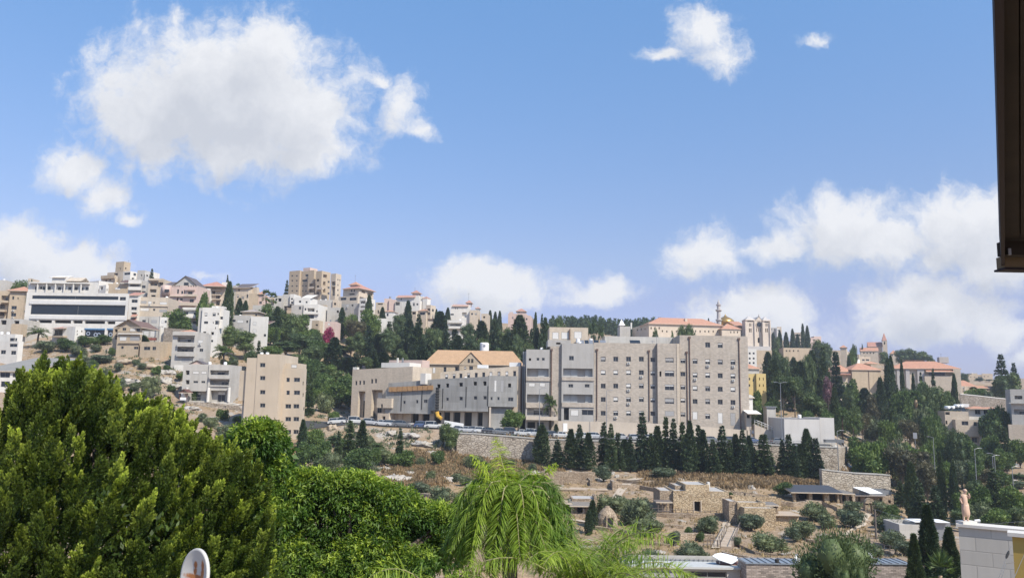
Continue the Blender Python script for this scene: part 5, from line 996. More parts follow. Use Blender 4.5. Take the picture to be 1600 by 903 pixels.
def p_cypress(rng, W=3.2, Hh=14.0, n=3600, mat=None, spiky=0.0, lf=(.62, .24)):
    t = rng.random(n) ** .85; a = rng.random(n) * 2 * math.pi; ph = rng.random(6) * 6.28
    prof = np.interp(t, [0, .04, .12, .35, .7, .9, 1.0], [.35, .7, .92, 1.0, .68, .34, .04] if spiky == 0 else [.5, .85, 1.05, .92, .42, .17, .03])
    lump = 1 + .16 * np.sin(3 * a + 9 * t + ph[0]) + .12 * np.sin(5 * a - 17 * t + ph[1]) + .10 * np.sin(2 * a + 31 * t + ph[2]) + spiky * np.sin(4*a+ 60*t + ph[3])
    r = W / 2 * prof * lump * (.74 + .28 * rng.random(n)); P = np.stack([r * np.cos(a), r * np.sin(a), .3 + t * (Hh - .6)], 1)
    D = np.stack([np.cos(a) * (.55 + 2.5*spiky), np.sin(a) * (.55 + 2.5*spiky), np.full(n, 1.0)], 1) + rng.normal(size=(n, 3)) * .35
    V, F = leaves(P, D, lf[0], lf[1], rng); ncore = 9
    lob = [(0, 0, Hh * (.06 + .88 * i / (ncore-1)), W / 2 * float(np.interp(.06 + .88*i/(ncore-1), [0,.12,.35,.7,1], [.7,.92,1,.62,.02] if spiky == 0 else [.7,.9,.8,.32,.02])), Hh * .085) for i in range(ncore)]
    return crown_mesh('crown', V, F, mat or L_CYP, lob, .82), trunk_mesh([(0,0,-1.5),(0,0,1.2),(0,0,Hh*.5)], [.22,.18,.08]), W, Hh
def p_conifer(rng, W=5.5, Hh=13.0, mat=None, gaps=.35, n_w=15, start=.08, per=11, dens=1.0):
    Ps = []; Ds = []; limbs = []
    for k in range(n_w):
        t = start + (1 - start) * k / n_w + rng.normal() * .01; z = Hh * t; R = W / 2 * (1 - t) ** .8 * (1.0 if k > 0 else .8)
        nb = max(4, int(per * (1 - t * .6)))
        for b in range(nb):
            a = 2 * math.pi * (b + rng.random() * .8) / nb; rr = R * rng.uniform(.62, 1.15); m = int((14 + 26 * rr) * dens)
            s = rng.random(m) ** .7; zz = z + s * rr * .18 - s * s * rr * .35 + rng.normal(size=m) * .16; x = s * rr
            w = rng.normal(size=m) * (.10 + .22 * x * (1.1 - s))
            Ps.append(np.stack([x * math.cos(a) - w * math.sin(a), x * math.sin(a) + w * math.cos(a), zz], 1))
            Ds.append(np.stack([np.full(m, math.cos(a)), np.full(m, math.sin(a)), np.full(m, .35)], 1) + rng.normal(size=(m, 3)) * .45)
            if k % 3 == 0 and b % 3 == 0: limbs.append(((0, 0, z - .2), (rr*.7*math.cos(a), rr*.7*math.sin(a), z), .05))
    P = np.concatenate(Ps); D = np.concatenate(Ds); V, F = leaves(P, D, .55, .26, rng)
    lob = [(0, 0, Hh * t, W / 2 * (1 - t) ** .8 * .9, Hh * .07) for t in np.linspace(.14, .88, 7)]
    return crown_mesh('crown', V, F, mat or L_CYP, lob, gaps + .2), trunk_mesh([(0,0,-1.5),(0,0,Hh*.4),(0,0,Hh*.97)], [.26,.18,.03], limbs), W, Hh
def p_lobed(rng, W, Hh, mat, n=3600, nl=11, z0=.25, leaf=(.42,.24), up=.4, flat_=.55, bark=None, trunk_r=.2, shell=.6, cf=.7, lim=True):
    lob = []; c = Hh * (z0 + 1) / 2; hz = Hh * (1 - z0) / 2
    for i in range(nl):
        a = rng.random() * 6.283; rr = rng.random() ** .5 * W * .31; zz = c + rng.uniform(-.62, .68) * hz * (1 - (rr / (W * .36)) ** 2 * .5); q = rng.uniform(.15, .25) * W
        lob.append((rr * math.cos(a), rr * math.sin(a), min(zz, Hh - q * flat_ * 1.0), q, q * flat_ * rng.uniform(.8, 1.3)))
    lob.append((0, 0, c, W * .3, hz * .7)); P, d = lobe_pts(lob, n, rng, shell); D = d + np.array([0, 0, up]) + rng.normal(size=P.shape) * .5
    keep = P[:, 2] > Hh * z0 * .8; P, D = P[keep], D[keep]; V, F = leaves(P, D, leaf[0], leaf[1], rng)
    bend = rng.normal(size=2) * W * .04; limbs = [((bend[0]*.5, bend[1]*.5, Hh*z0*.8), l[:3], trunk_r*.5) for l in lob[:6]] if lim else []
    return crown_mesh('crown', V, F, mat, lob, cf), trunk_mesh([(0,0,-1.5),(bend[0]*.5,bend[1]*.5,Hh*z0*.8),(bend[0],bend[1],Hh*.7)], [trunk_r, trunk_r*.8, trunk_r*.3], limbs, bark), W, Hh
def frond(mb_pts, rng, base, az, el, L, curve, nleaf, leafL, leafW, droop=.5, twist=0.5, mid=False):
    """arching feather frond: returns leaflet P, D arrays and rachis polyline"""
    pts = []; p = np.array(base, dtype=float); e = el; step = L / 12
    for i in range(13):
        pts.append(p.copy()); d = np.array([math.cos(az) * math.cos(e), math.sin(az) * math.cos(e), math.sin(e)]); p = p + d * step; e -= curve * math.exp(-((i / 12 - .36) / .17) ** 2) * .277 if mid else curve / 12 * (0.5 + i / 12)
    pts = np.array(pts); s = np.sort(rng.random(nleaf)) * .9 + .1; x = s * 12; i = np.minimum(x.astype(int), 11); f = (x - i)[:, None]; P = pts[i] * (1 - f) + pts[i+1] * f; T = pts[i+1] - pts[i]
    T = T / np.linalg.norm(T, axis=1, keepdims=True); side = np.array([-math.sin(az), math.cos(az), 0]); sg = np.where(rng.random(nleaf) < .5, -1, 1)[:, None]
    up = np.cross(side, T) * -1
    D = T * .55 + side * sg * 1.0 + up * rng.normal(.15, twist * .5, nleaf)[:, None] - np.array([0, 0, droop]) + rng.normal(size=P.shape) * .08
    return P, D, pts, leafL * np.clip(np.sin(s * math.pi) * 1.15 + .25, .3, 1.1)
def p_feather(rng, W=5, Hh=6, n=26, mat=None):
    Ps = []; Ds = []; Ls = []; mb = MB(); mb.tube([(0,0,-1),(0,0,Hh*.5),(.1,0,Hh*.72)], [.24,.2,.2], M_BARK, 8)
    for i in range(n):
        P, D, pts, L = frond(None, rng, (0,0,Hh*.72), rng.random()*6.283, rng.uniform(-.2, 1.35), W*.55, rng.uniform(1.0, 1.9), 90, .55, .06, .25)
        Ps.append(P); Ds.append(D); Ls.append(L)
    V, F = leaves(np.concatenate(Ps), np.concatenate(Ds), np.concatenate(Ls), .10, rng); return arr_mesh('crown', V, F, [mat or L_PALM]), mb.mesh('trunk', True), W, Hh
def p_fan(rng, W=3.4, Hh=8, mat=None):
    Ps = []; Ds = []; c = np.array([0, 0, Hh - W * .42])
    for i in range(34):
        az = rng.random() * 6.283; el = rng.uniform(-.9, 1.3); d = np.array([math.cos(az)*math.cos(el), math.sin(az)*math.cos(el), math.sin(el)]); b = c + d * W * .27
        m = 16; u = np.cross(d, [0, 0, 1.0]); u /= np.linalg.norm(u) + 1e-6; th = np.linspace(-1.3, 1.3, m)[:, None]; Ps.append(np.repeat(b[None], m, 0)); Ds.append(d * np.cos(th) + u * np.sin(th) + np.array([0, 0, -.12]))
    V, F = leaves(np.concatenate(Ps), np.concatenate(Ds), W * .24, .12, rng)
    mb = MB(); mb.tube([(0,0,-1),(.05,0,Hh*.5),(0,0,Hh-W*.42)], [.26,.18,.2], M_BARKL, 8); mb.lathe([(.2,Hh-W*.75),(.42,Hh-W*.55),(.2,Hh-W*.4)], L_DRY, (0,0,0), 10)
    return arr_mesh('crown', V, F, [mat or L_PALM]), mb.mesh('trunk', True), W, Hh
proto('cypress', p_cypress); proto('spiky', lambda r: p_cypress(r, 3.8, 12, 3400, spiky=.3)); proto('conifer', lambda r: p_conifer(r)); proto('norfolk', lambda r: p_conifer(r, 5.5, 15, L_CYP, .02, 22, .1, 9, .75), 2)
proto('pine', lambda r: p_lobed(r, 8, 12, L_PINE, 4200, 18, .14, (.46,.22), .7, .6, M_BARKL, .22, .5)); proto('bushpine', lambda r: p_lobed(r, 7, 10, L_PINE, 4200, 16, .05, (.46,.22), .8, .8, M_BARK, .22, .55))
proto('nearpine', lambda r: p_lobed(r, 7, 10, L_PINE, 17000, 26, .05, (.26,.075), .6, .8, M_BARK, .22, .45), 2); proto('nearcyp', lambda r: p_cypress(r, 3.2, 14, 16000, lf=(.34, .10), spiky=.1), 2)
proto('umbrella', lambda r: p_lobed(r, 8, 11, L_PINE, 3600, 12, .55, (.42,.2), .6, .42, M_BARKL, .2, .5)); proto('brownpine', lambda r: p_lobed(r, 7, 12, L_GREYP, 3600, 14, .2, (.46,.22), .7, .7, M_BARKL, .22, .5), 2)
proto('green', lambda r: p_lobed(r, 7, 7, L_GREEN, 4200, 14, .08, (.42,.30), .1, .8, M_BARK, .2)); proto('olive', lambda r: p_lobed(r, 5.5, 4, L_OLIVE, 3800, 13, .02, (.34,.15), .2, .7, M_BARK, .2, .6))
proto('shrub', lambda r: p_lobed(r, 3, 2, L_GREEN, 1400, 8, 0, (.28,.16), .4, .8, M_BARK, .06, .6)); proto('greyshrub', lambda r: p_lobed(r, 3, 2, L_OLIVE, 1400, 8, 0, (.28,.13), .4, .8, M_BARK, .06, .6)); proto('dryshrub', lambda r: p_lobed(r, 3, 1.6, L_DRY, 1200, 8, 0, (.3,.1), .9, .7, M_BARK, .05, .6))
proto('boug', lambda r: p_lobed(r, 6, 4, L_BOUG, 2600, 10, .1, (.34,.26), .1, .8), 1); proto('purple', lambda r: p_lobed(r, 4, 9, L_PURP, 1500, 9, .3, (.36,.26), .1, 1.0), 1)
proto('palm', lambda r: p_feather(r), 2); proto('fanpalm', lambda r: p_fan(r), 2)
TREENAME = dict(nearpine='pine_tree', nearcyp='cypress_tree', cypress='cypress_tree', spiky='cypress_tree', conifer='conifer_tree', norfolk='norfolk_pine', pine='pine_tree', bushpine='pine_tree', umbrella='pine_tree', brownpine='pine_tree', green='leafy_tree', olive='olive_tree', shrub='shrub', greyshrub='shrub', dryshrub='shrub', boug='bougainvillea', purple='flowering_tree', palm='palm_tree', fanpalm='palm_tree')
_labels = set()
def tree(kind, px, pyt, wpx, Y=None, pyb=None, label='', group=None, rot=None):
    if Y is None: p = ground_at(px, pyb)
    else: p = at(px, pyt, Y)
    p = at(px, pyt, p.y); base = H(p.x, p.y); hh = max(1.0, p.z - base); w = wpx * p.y / FPX
    cm, tm, W, Hh = random.choice(PROTO[kind]); e = empty(TREENAME[kind], (p.x, p.y, base), random.random() * 6.28 if rot is None else rot)
    e.scale = (w / W, w / W, hh / Hh); assert label and label not in _labels, label; _labels.add(label)
    tag(e, label, 'tree' if 'shrub' not in kind else 'shrub', group)
    put('crown', cm, e); put('trunk', tm, e); return e
def nth(i): return ('first second third fourth fifth sixth seventh eighth ninth tenth eleventh twelfth thirteenth fourteenth fifteenth sixteenth seventeenth eighteenth nineteenth twentieth'.split() + ['twenty-' + w for w in 'first second third fourth fifth sixth seventh eighth ninth'.split()] + ['thirtieth'] + ['thirty-' + w for w in 'first second third fourth fifth'.split()])[i]
# ------------------------------------------------------------------ the dark row along the retaining wall
row = [(847,664,18,728,'cypress'),(870,684,19,735,'spiky'),(893,669,17,733,'spiky'),(906,663,18,733,'conifer'),(919,674,17,734,'spiky'),(943,657,17,735,'spiky'),(954,663,16,736,'conifer'),(965,675,16,736,'spiky'),(975,686,15,736,'cypress'),
       (985,682,15,737,'spiky'),(1003,643,22,738,'conifer'),(1017,676,16,738,'spiky'),(1028,665,18,738,'spiky'),(1040,648,17,738,'spiky'),(1052,654,18,739,'conifer'),(1067,657,18,739,'spiky'),(1078,660,16,740,'spiky'),(1090,662,17,740,'conifer'),(1099,672,16,741,'spiky'),
       (1113,684,18,741,'spiky'),(1127,664,22,741,'conifer'),(1139,684,15,742,'spiky'),(1149,676,16,742,'spiky'),(1160,672,18,742,'spiky'),(1169,682,12,742,'cypress'),(1178,694,16,743,'spiky'),(1192,674,26,744,'conifer'),
       (1221,689,15,745,'spiky'),(1231,674,18,747,'conifer'),(1240,690,14,748,'spiky'),(1250,696,15,749,'spiky'),(1260,671,15,750,'cypress'),(1274,678,20,752,'conifer')]
for i, (px, pt, w, pb, k) in enumerate(row):
    tree('conifer' if (k == 'spiky' and i % 2) or k == 'conifer' else k, px + random.uniform(-1, 1), pt + random.uniform(-3, 3), w * (1.55 if k == 'conifer' or (k == 'spiky' and i % 2) else 1.3), pyb=pb, label='dark conifer, %s from the left in the row before the stone retaining wall' % nth(i), group='conifers in a row before the retaining wall')
# ------------------------------------------------------------------ the dark wood behind the villa: three ranks
def rank(name, kinds, spec, Y, group):
    for i, (px, pt, w) in enumerate(spec):
        k = kinds[i % len(kinds)] if isinstance(kinds, (list, tuple)) else kinds
        tree(k, px + random.uniform(-2, 2), pt + random.uniform(-2, 2), w, Y=Y and Y + random.uniform(-5, 5), pyb=pt + w * .9, label='tree, %s from the left in the %s' % (nth(i), name), group=group)
g = 'trees of the dark wood'
rank('back rank of the wood above the villa', ['conifer','pine','cypress'], [(608,500,26),(625,487,22),(640,498,22),(655,490,26),(672,505,24),(688,488,28),(712,512,26),(731,498,26),(752,500,26),(775,497,36),(792,504,28),(814,494,32),(830,512,20),(852,497,18)], 312, g)
rank('middle rank of the wood above the villa', ['bushpine','conifer','cypress','pine'], [(500,556,30),(516,536,26),(533,540,26),(549,522,28),(563,516,26),(578,508,26),(592,520,26),(606,505,30),(621,520,24),(636,514,28),(651,508,28),(667,522,28),(682,510,30),(698,516,30),(716,524,26),(734,516,30),(752,520,28),(770,514,30),(790,524,26),(808,516,26),(826,526,24),(843,520,22)], 288, g)
rank('front rank of the wood above the villa', ['conifer','cypress','conifer','bushpine'], [(504,585,26),(540,560,28),(556,548,30),(571,556,28),(586,545,30),(600,552,26),(614,545,30),(630,540,26),(646,548,26),(660,540,30),(676,545,24),(692,540,30),(710,544,26),(728,540,28),(746,542,24),(780,538,26),(800,540,28),(822,545,24)], 262, g)
for a in [('cypress',523,527,26,258,'big dark cypress standing alone left of the wood below the bougainvillea'),('cypress',535,481,13,318,'slim dark cypress left of the round crown under the terraced white building'),('green',549,484,22,316,'round dark crown beside the slim cypress under the terraced white building'),
          ('cypress',577,461,12,352,'tall slim cypress against the right end of the terraced white building'),('cypress',598,480,11,340,'slim cypress before the small yellowish house'),('cypress',638,470,14,338,'slender cypress standing tall in front of the big white hotel'),('pine',625,486,22,334,'dark round pine left of the cypress in front of the big white hotel'),
          ('cypress',682,483,6,375,'tiny cypress on the skyline right of the stepped hotel wing'),('cypress',700,481,10,372,'leaning dark cypress touching the left side of the lone white hotel'),('cypress',766,485,8,395,'left one of three small cypresses on the skyline left of the pink hotel'),('cypress',774,487,8,395,'middle one of three small cypresses on the skyline left of the pink hotel'),('cypress',781,486,8,395,'right one of three small cypresses on the skyline left of the pink hotel'),
          ('pine',832,490,12,385,'small round skyline pine touching the right of the pink hotel'),('cypress',837,488,7,378,'thin skyline cypress just right of the pink hotel'),('conifer',847,489,12,370,'small pointed skyline conifer left of the beige penthouse'),('cypress',839,512,16,300,'dark cypress left of the beige penthouse above the tan roof end'),('cypress',852,497,16,296,'dark narrow cypress touching the left of the beige penthouse'),
          ('bushpine',875,487,28,310,'wide dark conical tree rising behind the beige penthouse'),('green',900,505,26,300,'green tree right behind the beige penthouse'),('palm',925,500,18,330,'small palm on the slope right of the beige penthouse'),('palm',938,503,14,335,'second small palm on the slope right of the beige penthouse')]:
    tree(a[0], a[1], a[2], a[3], Y=a[4], label=a[5], group='trees of the dark wood')
# school trees
for a in [('bushpine',1066,502,22,330,'left one of the two dark pines before the long school'),('bushpine',1078,500,26,325,'right one of the two dark pines before the long school'),('green',1050,518,10,320,'small round dark bush before the school, left of the two pines'),('green',1022,517,18,340,'low dark bush before the left end of the school'),
          ('cypress',1107,497.5,5,560,'tiny dark tree on the skyline behind the school ridge'),('conifer',985,497,9,540,'small pine on the skyline left of the school')]:
    tree(a[0], a[1], a[2], a[3], Y=a[4], label=a[5])
# far wood on the skyline: one mass
def far_wood(name, spec, Y0, label, n, hpx):
    Vs = []; Fs = []; off = 0; rng = np.random.default_rng(5); xs = np.array([s[0] for s in spec]); ys = np.array([s[1] for s in spec])
    for i in range(n):
        px = rng.uniform(xs[0], xs[-1]); Y = Y0 + rng.uniform(0, 60); top = np.interp(px, xs, ys) + abs(rng.normal()) * hpx * .45 + (Y0 + 60 - Y) / 60 * hpx * .5
        p = at(px, top, Y); base = H(p.x, p.y) - 1; h = max(3, p.z - base); w = rng.uniform(.22, .4) * min(h, 14); m = 130
        t = rng.random(m) ** .8; a = rng.random(m) * 6.283; r = w / 2 * np.minimum(1, (1 - t) * 1.7 + .08) * rng.uniform(.6, 1.1, m); z0 = max(base, p.z - 16)
        P = np.stack([p.x + r * np.cos(a), p.y + r * np.sin(a), z0 + t * (p.z - z0)], 1); D = np.stack([np.cos(a) * .6, np.sin(a) * .6, np.full(m, .8)], 1) + rng.normal(size=(m, 3)) * .4
        V, F = leaves(P, D, 1.5, .7, rng); Vs.append(V); Fs.append(F + off); off += len(V)
    o = put(name, arr_mesh(name, np.concatenate(Vs), np.concatenate(Fs), [L_PINE])); tag(o, label, 'wood', kind='stuff')
far_wood('far_wood', [(860,493),(895,490),(930,492),(960,494),(1000,494),(1035,496),(1080,499),(1120,503),(1160,505)], 545, 'far pine wood running along the skyline behind the hospital and school', 330, 14)
# ------------------------------------------------------------------ left hillside
for a in [('norfolk',238,419,13,340,'lone small conifer on the skyline above the pink house'),('bushpine',33,432,30,300,'dark leafy tree on the skyline at the far left'),('conifer',50,434,8,300,'thin dark tree between the skyline tree and the office building'),
          ('green',318,462,18,268,'dark tree left half of the pair before the stair house'),('green',330,468,14,266,'darker smaller tree right of the pair before the stair house'),('cypress',359,440,17,262,'tallest dark cypress of the left hill, beside the white four storey block'),('conifer',356,429,8,400,'distant pointed conifer on the skyline above the tall cypress'),
          ('cypress',375,466,13,285,'dark cypress right of the tall one, first of a pair'),('cypress',384,470,12,285,'shorter dark cypress right of the tall one, second of a pair'),('pine',373,439,13,400,'small round crown on the skyline above the slanting roof'),
          ('fanpalm',417,453,18,300,'fan palm with a bare trunk, the larger of two on the left hill'),('fanpalm',428,457,14,303,'fan palm with a bare trunk, the smaller of two on the left hill'),('palm',399,451,11,330,'small spreading palm above the brown wall house'),
          ('norfolk',449,437,13,440,'tiered araucaria at the left side of the apartment tower'),('green',278,486,34,262,'bright green tree in front of the white balcony house'),('palm',61,512,32,240,'feathery palm in front of the left end of the office building'),
          ('olive',72,534,26,235,'greyish tree directly under the feathery palm'),('green',103,532,26,236,'bright green shrub tree below the small white house'),('olive',124,542,24,232,'grey olive tree right below the small white house'),('green',133,528,22,243,'dark green tree below the shop front, left one'),('green',150,527,22,245,'dark green tree below the shop front, middle one'),('green',163,526,20,246,'dark green tree below the shop front, right one'),
          ('olive',158,556,30,226,'big grey olive on the bare slope left of the rocks'),('olive',130,556,22,222,'grey olive left of the big one on the bare slope'),('olive',108,566,22,212,'grey olive just above the conifer foliage at left'),('green',96,560,20,222,'low green bush on the dry slope above the conifer'),('olive',138,570,20,214,'small olive below the pair on the bare slope'),('olive',236,588,26,203,'round olive under the rock terraces'),('olive',186,592,20,204,'olive left of the round one under the rock terraces'),
          ('green',255,539,11,238,'small bright shrub on the garden wall'),('green',227,527,12,246,'tiny green bush beside the brown gabled house'),('olive',150,540,14,238,'greyish bush between the green trees and the big olive'),
          ('pine',363,504,34,248,'dark bushy pine right of the white four storey block'),('pine',385,512,36,246,'dark bushy pine before the shuttered house'),('palm',351,540,34,228,'spiky date palm beside the light grey balcony house'),('pine',393,543,22,236,'small dark tree right of the date palm'),('conifer',405,530,14,240,'dark pointed shrub tree right of the date palm, below the shuttered house'),
          ('bushpine',438,478,40,285,'big dark pine cluster left part below the white villa'),('bushpine',458,484,34,282,'big dark pine cluster right part below the white villa'),('green',420,478,30,290,'light green tree below the larger fan palm'),('cypress',432,514,7,268,'thin young cypress on the terrace below the dark cluster'),('cypress',434,479,16,280,'dark cypress inside the pine cluster below the palms'),('green',403,484,18,296,'light green bush below the smaller fan palm'),
          ('pine',447,530,44,258,'wide green pine above the right shoulder of the beige tower'),('pine',470,516,38,262,'tall rounded pine above the beige tower roof'),('green',425,540,30,252,'dense green tree directly behind the beige tower'),('bushpine',487,535,38,252,'green tree behind the right side of the beige tower'),('green',500,530,30,262,'bright green tree left of the lone dark cypress'),
          ('conifer',486,575,20,205,'dark conifer touching the right side of the beige tower'),('green',505,585,30,228,'leafy tree between the beige tower and the slot window block, upper'),('green',528,600,36,224,'leafy tree left of the slot window block'),('olive',512,615,26,216,'grey leafy tree behind the parked cars left of the slot window block'),('green',540,590,26,232,'light green tree touching the left side of the slot window block'),
          ('green',578,488,30,318,'green tree above the dark wood under the terraced white building'),('brownpine',555,495,34,312,'pale limbed tree above the dark wood right of the bougainvillea'),('boug',515,511,26,284,'bright magenta bougainvillea below the blank grey house wall'),('green',492,512,24,286,'green tree left of the bougainvillea'),('green',472,495,26,300,'green tree below the white stepped villa')]:
    tree(a[0], a[1], a[2] - (3 if a[0] in ('olive','green') else 0), a[3] * (1.3 if a[0] in ('olive','green') else 1.05), Y=a[4], label=a[5])
rank('green bank right of the beige tower', ['green','bushpine','green','pine'], [(448,560,30),(466,552,32),(486,556,30),(500,562,26),(515,570,28),(530,576,28),(545,582,24)], 240, 'trees on the green bank')
rank('green bank between fan palms and bougainvillea', ['pine','green','bushpine'], [(412,500,26),(426,508,28),(444,512,30),(462,516,30),(478,514,28),(494,522,28),(508,534,26)], 277, 'trees on the green bank')
rank('green bank touching the parked cars', ['green','conifer','green','olive'], [(488,606,28),(500,600,26),(514,598,28),(530,606,26),(544,612,22)], 222, 'trees on the green bank')
rank('scattered strip below the office building', ['olive','green','olive'], [(60,560,20),(84,572,22),(118,580,22),(168,575,20),(150,590,22),(215,560,14),(175,598,20),(350,560,20),(368,556,20),(300,600,12)], None, 'trees on the left terraces')
rank('strip of bushes left of the arched house', ['olive','shrub','green','greyshrub'], [(128,545,16),(146,562,16),(176,545,14),(188,566,16),(222,566,14),(246,572,16),(262,570,14),(212,596,18),(246,600,16),(268,600,14),(284,582,14),(366,575,18),(366,600,18),(350,640,20),(372,646,18),(315,646,16)], None, 'trees on the left terraces')
# ------------------------------------------------------------------ slope below the parking road
for a in [('cypress',474,655,14,725,'dark cypress right of the beige tower base'),('green',492,664,34,712,'leafy bush right of the cypress at the beige tower'),('green',478,690,34,735,'green bush low left of the slope thicket'),('olive',470,724,30,748,'grey domed bush beside the broadleaf crown on the slope'),
          ('conifer',530,672,20,725,'dark conifer in the slope thicket, first of three'),('conifer',548,655,28,722,'tall dark conifer in the middle of the slope thicket'),('spiky',567,656,20,720,'dark conifer in the slope thicket, third of three'),('green',560,694,46,742,'big round green tree low in the slope thicket'),('olive',515,706,40,745,'grey green tree at the foot of the slope thicket'),('green',505,690,36,738,'leafy tree between the bush and the conifers of the thicket'),
          ('conifer',626,667,19,728,'dark cypress on the slope right of the thicket'),('green',634,704,36,733,'bright round green tree under the lone slope cypress'),('olive',602,700,34,728,'dark bush between the thicket and the bright round tree'),('green',585,700,30,732,'green tree closing the thicket on the right'),
          ('bushpine',694,656,24,700,'dark leafy tree at the left end of the retaining wall, upper'),('bushpine',706,664,26,712,'dark leafy tree leaning on the left end of the retaining wall'),('green',684,700,22,728,'small green conifer shaped bush below the wall end'),('olive',735,710,42,731,'flat crowned tree below the left part of the retaining wall'),('olive',795,716,24,730,'small flat tree below the middle of the retaining wall'),
          ('olive',673,735,20,750,'round grey bush on the dry slope centre'),('olive',727,743,26,758,'dark round bush above the white rocks'),('olive',694,757,48,790,'large olive above the broadleaf crown, right one'),('olive',660,752,36,775,'olive left of the large one above the broadleaf crown'),('olive',722,770,40,795,'olive right of the large one, behind the palm'),('olive',712,738,24,752,'low dark bush right of the round grey bush'),
          ('green',800,640,38,677,'round crowned parking tree beside the concrete end block'),('green',522,640,20,662,'small tree among the first parked cars'),('spiky',586,640,10,657,'small dark cypress before the slot window block'),('green',440,700,14,712,'small grey bush under the beige tower'),('olive',436,690,24,712,'grey bush on dry grass under the beige tower'),
          ('olive',355,660,38,700,'dark bushy tree left of the beige tower foot'),('olive',330,650,26,672,'grey green bush on the white rock ledge'),('shrub',305,604,14,628,'small leafy shrub before the arched house, left'),('shrub',333,614,14,628,'small leafy shrub before the arched house, middle'),('shrub',350,612,18,628,'leafy shrub before the arched house, right'),
          ('cypress',870,662,10,674,'small clipped cypress at the hospital entrance') if False else ('cypress',869,662,7,678,'small clipped round topped bush at the hospital entrance'),('palm',861,617,24,677,'palm in front of the hospital stair tower')]:
    tree(a[0], a[1], a[2], a[3], pyb=a[4], label=a[5])
# ------------------------------------------------------------------ village slope
for a in [('olive',942,730,28,752,'round bush at the upper right corner of the walled ruins'),('olive',1036,732,34,750,'flat grey tree in the dry brush above the stone house'),('olive',995,776,50,822,'largest olive right of the beehive hut'),('olive',950,776,44,808,'olive behind the beehive hut'),('olive',975,778,36,800,'low olive between the two big ones by the hut'),('olive',1012,812,44,838,'spreading olive below the largest one'),
          ('cypress',926,784,12,826,'small dark cypress left of the beehive hut'),('cypress',920,800,10,836,'smaller dark cypress by the beehive hut path'),('olive',1105,808,36,834,'olive left of the stepped path') if True else 0,('olive',1052,832,22,852,'small olive above the tin roofed workshop'),('olive',1079,848,48,880,'broad dark olive over the grey flat roof'),('olive',1020,862,40,884,'low grey bush behind the palm fronds'),
          ('green',1225,756,30,776,'bright green round tree left of the long dark roof'),('green',1137,768,14,792,'small green tree before the square stone house'),('green',1184,792,16,814,'dark green small tree before the yellowish stone wall'),('olive',1174,804,36,830,'olive in front of the yellowish stone wall'),('olive',1202,836,56,866,'wide olive below the yellowish stone wall'),('olive',1150,840,14,854,'small shrub beside the stone steps'),
          ('olive',1270,786,42,814,'olive below the long dark roof'),('olive',1252,814,36,842,'olive left of the big foreground pine'),('olive',1240,826,24,846,'small olive in a row left of the foreground pine'),('olive',1295,804,30,826,'pale olive above the foreground pine'),('olive',1332,784,26,806,'olive by the ruined gate'),('olive',1332,798,36,826,'olive below the ruined gate'),('olive',1318,796,20,812,'small olive between the ruined gate ones'),
          ('olive',1380,786,32,808,'olive right of the ruined gate'),('olive',1385,808,40,834,'olive beside the utility pole right'),('olive',1388,830,40,856,'olive right of the utility pole base'),('olive',1368,850,30,872,'olive behind the shingle roof'),('olive',1412,846,26,868,'olive near the low grey shed'),('shrub',1075,826,14,838,'small spiky green shrub on the village terrace'),('shrub',1094,834,12,846,'second spiky green shrub on the village terrace'),('olive',1298,838,32,862,'dark shrub behind the foreground pine')]:
    tree(a[0], a[1], a[2] - 3, a[3] * 1.22, pyb=a[4], label=a[5])
# ------------------------------------------------------------------ right hand wood
g = 'trees of the right hand wood'
rank('far rank below the basilica terrace', ['cypress','pine','bushpine'], [(1200,548,18),(1212,536,22),(1226,552,22),(1238,560,20),(1250,556,24),(1263,562,22)], 330, g)
rank('middle rank left of the purple tree', ['conifer','cypress','bushpine'], [(1196,580,22),(1208,560,26),(1222,548,24),(1236,572,24),(1250,566,26),(1262,546,24),(1274,585,24),(1286,560,22)], 285, g)
rank('rank below the blank stone block', ['bushpine','green','cypress'], [(1322,600,24),(1334,606,30),(1350,606,26),(1366,612,30),(1383,616,28),(1400,612,30),(1420,598,30),(1440,600,34),(1462,606,30),(1482,612,24)], 275, g)
rank('lower rank between white cube and white house', ['green','bushpine','brownpine','olive'], [(1314,640,30),(1330,628,32),(1348,640,30),(1366,648,34),(1385,650,30),(1402,640,32),(1420,650,30),(1440,632,34),(1456,640,30),(1470,660,26)], 238, g)
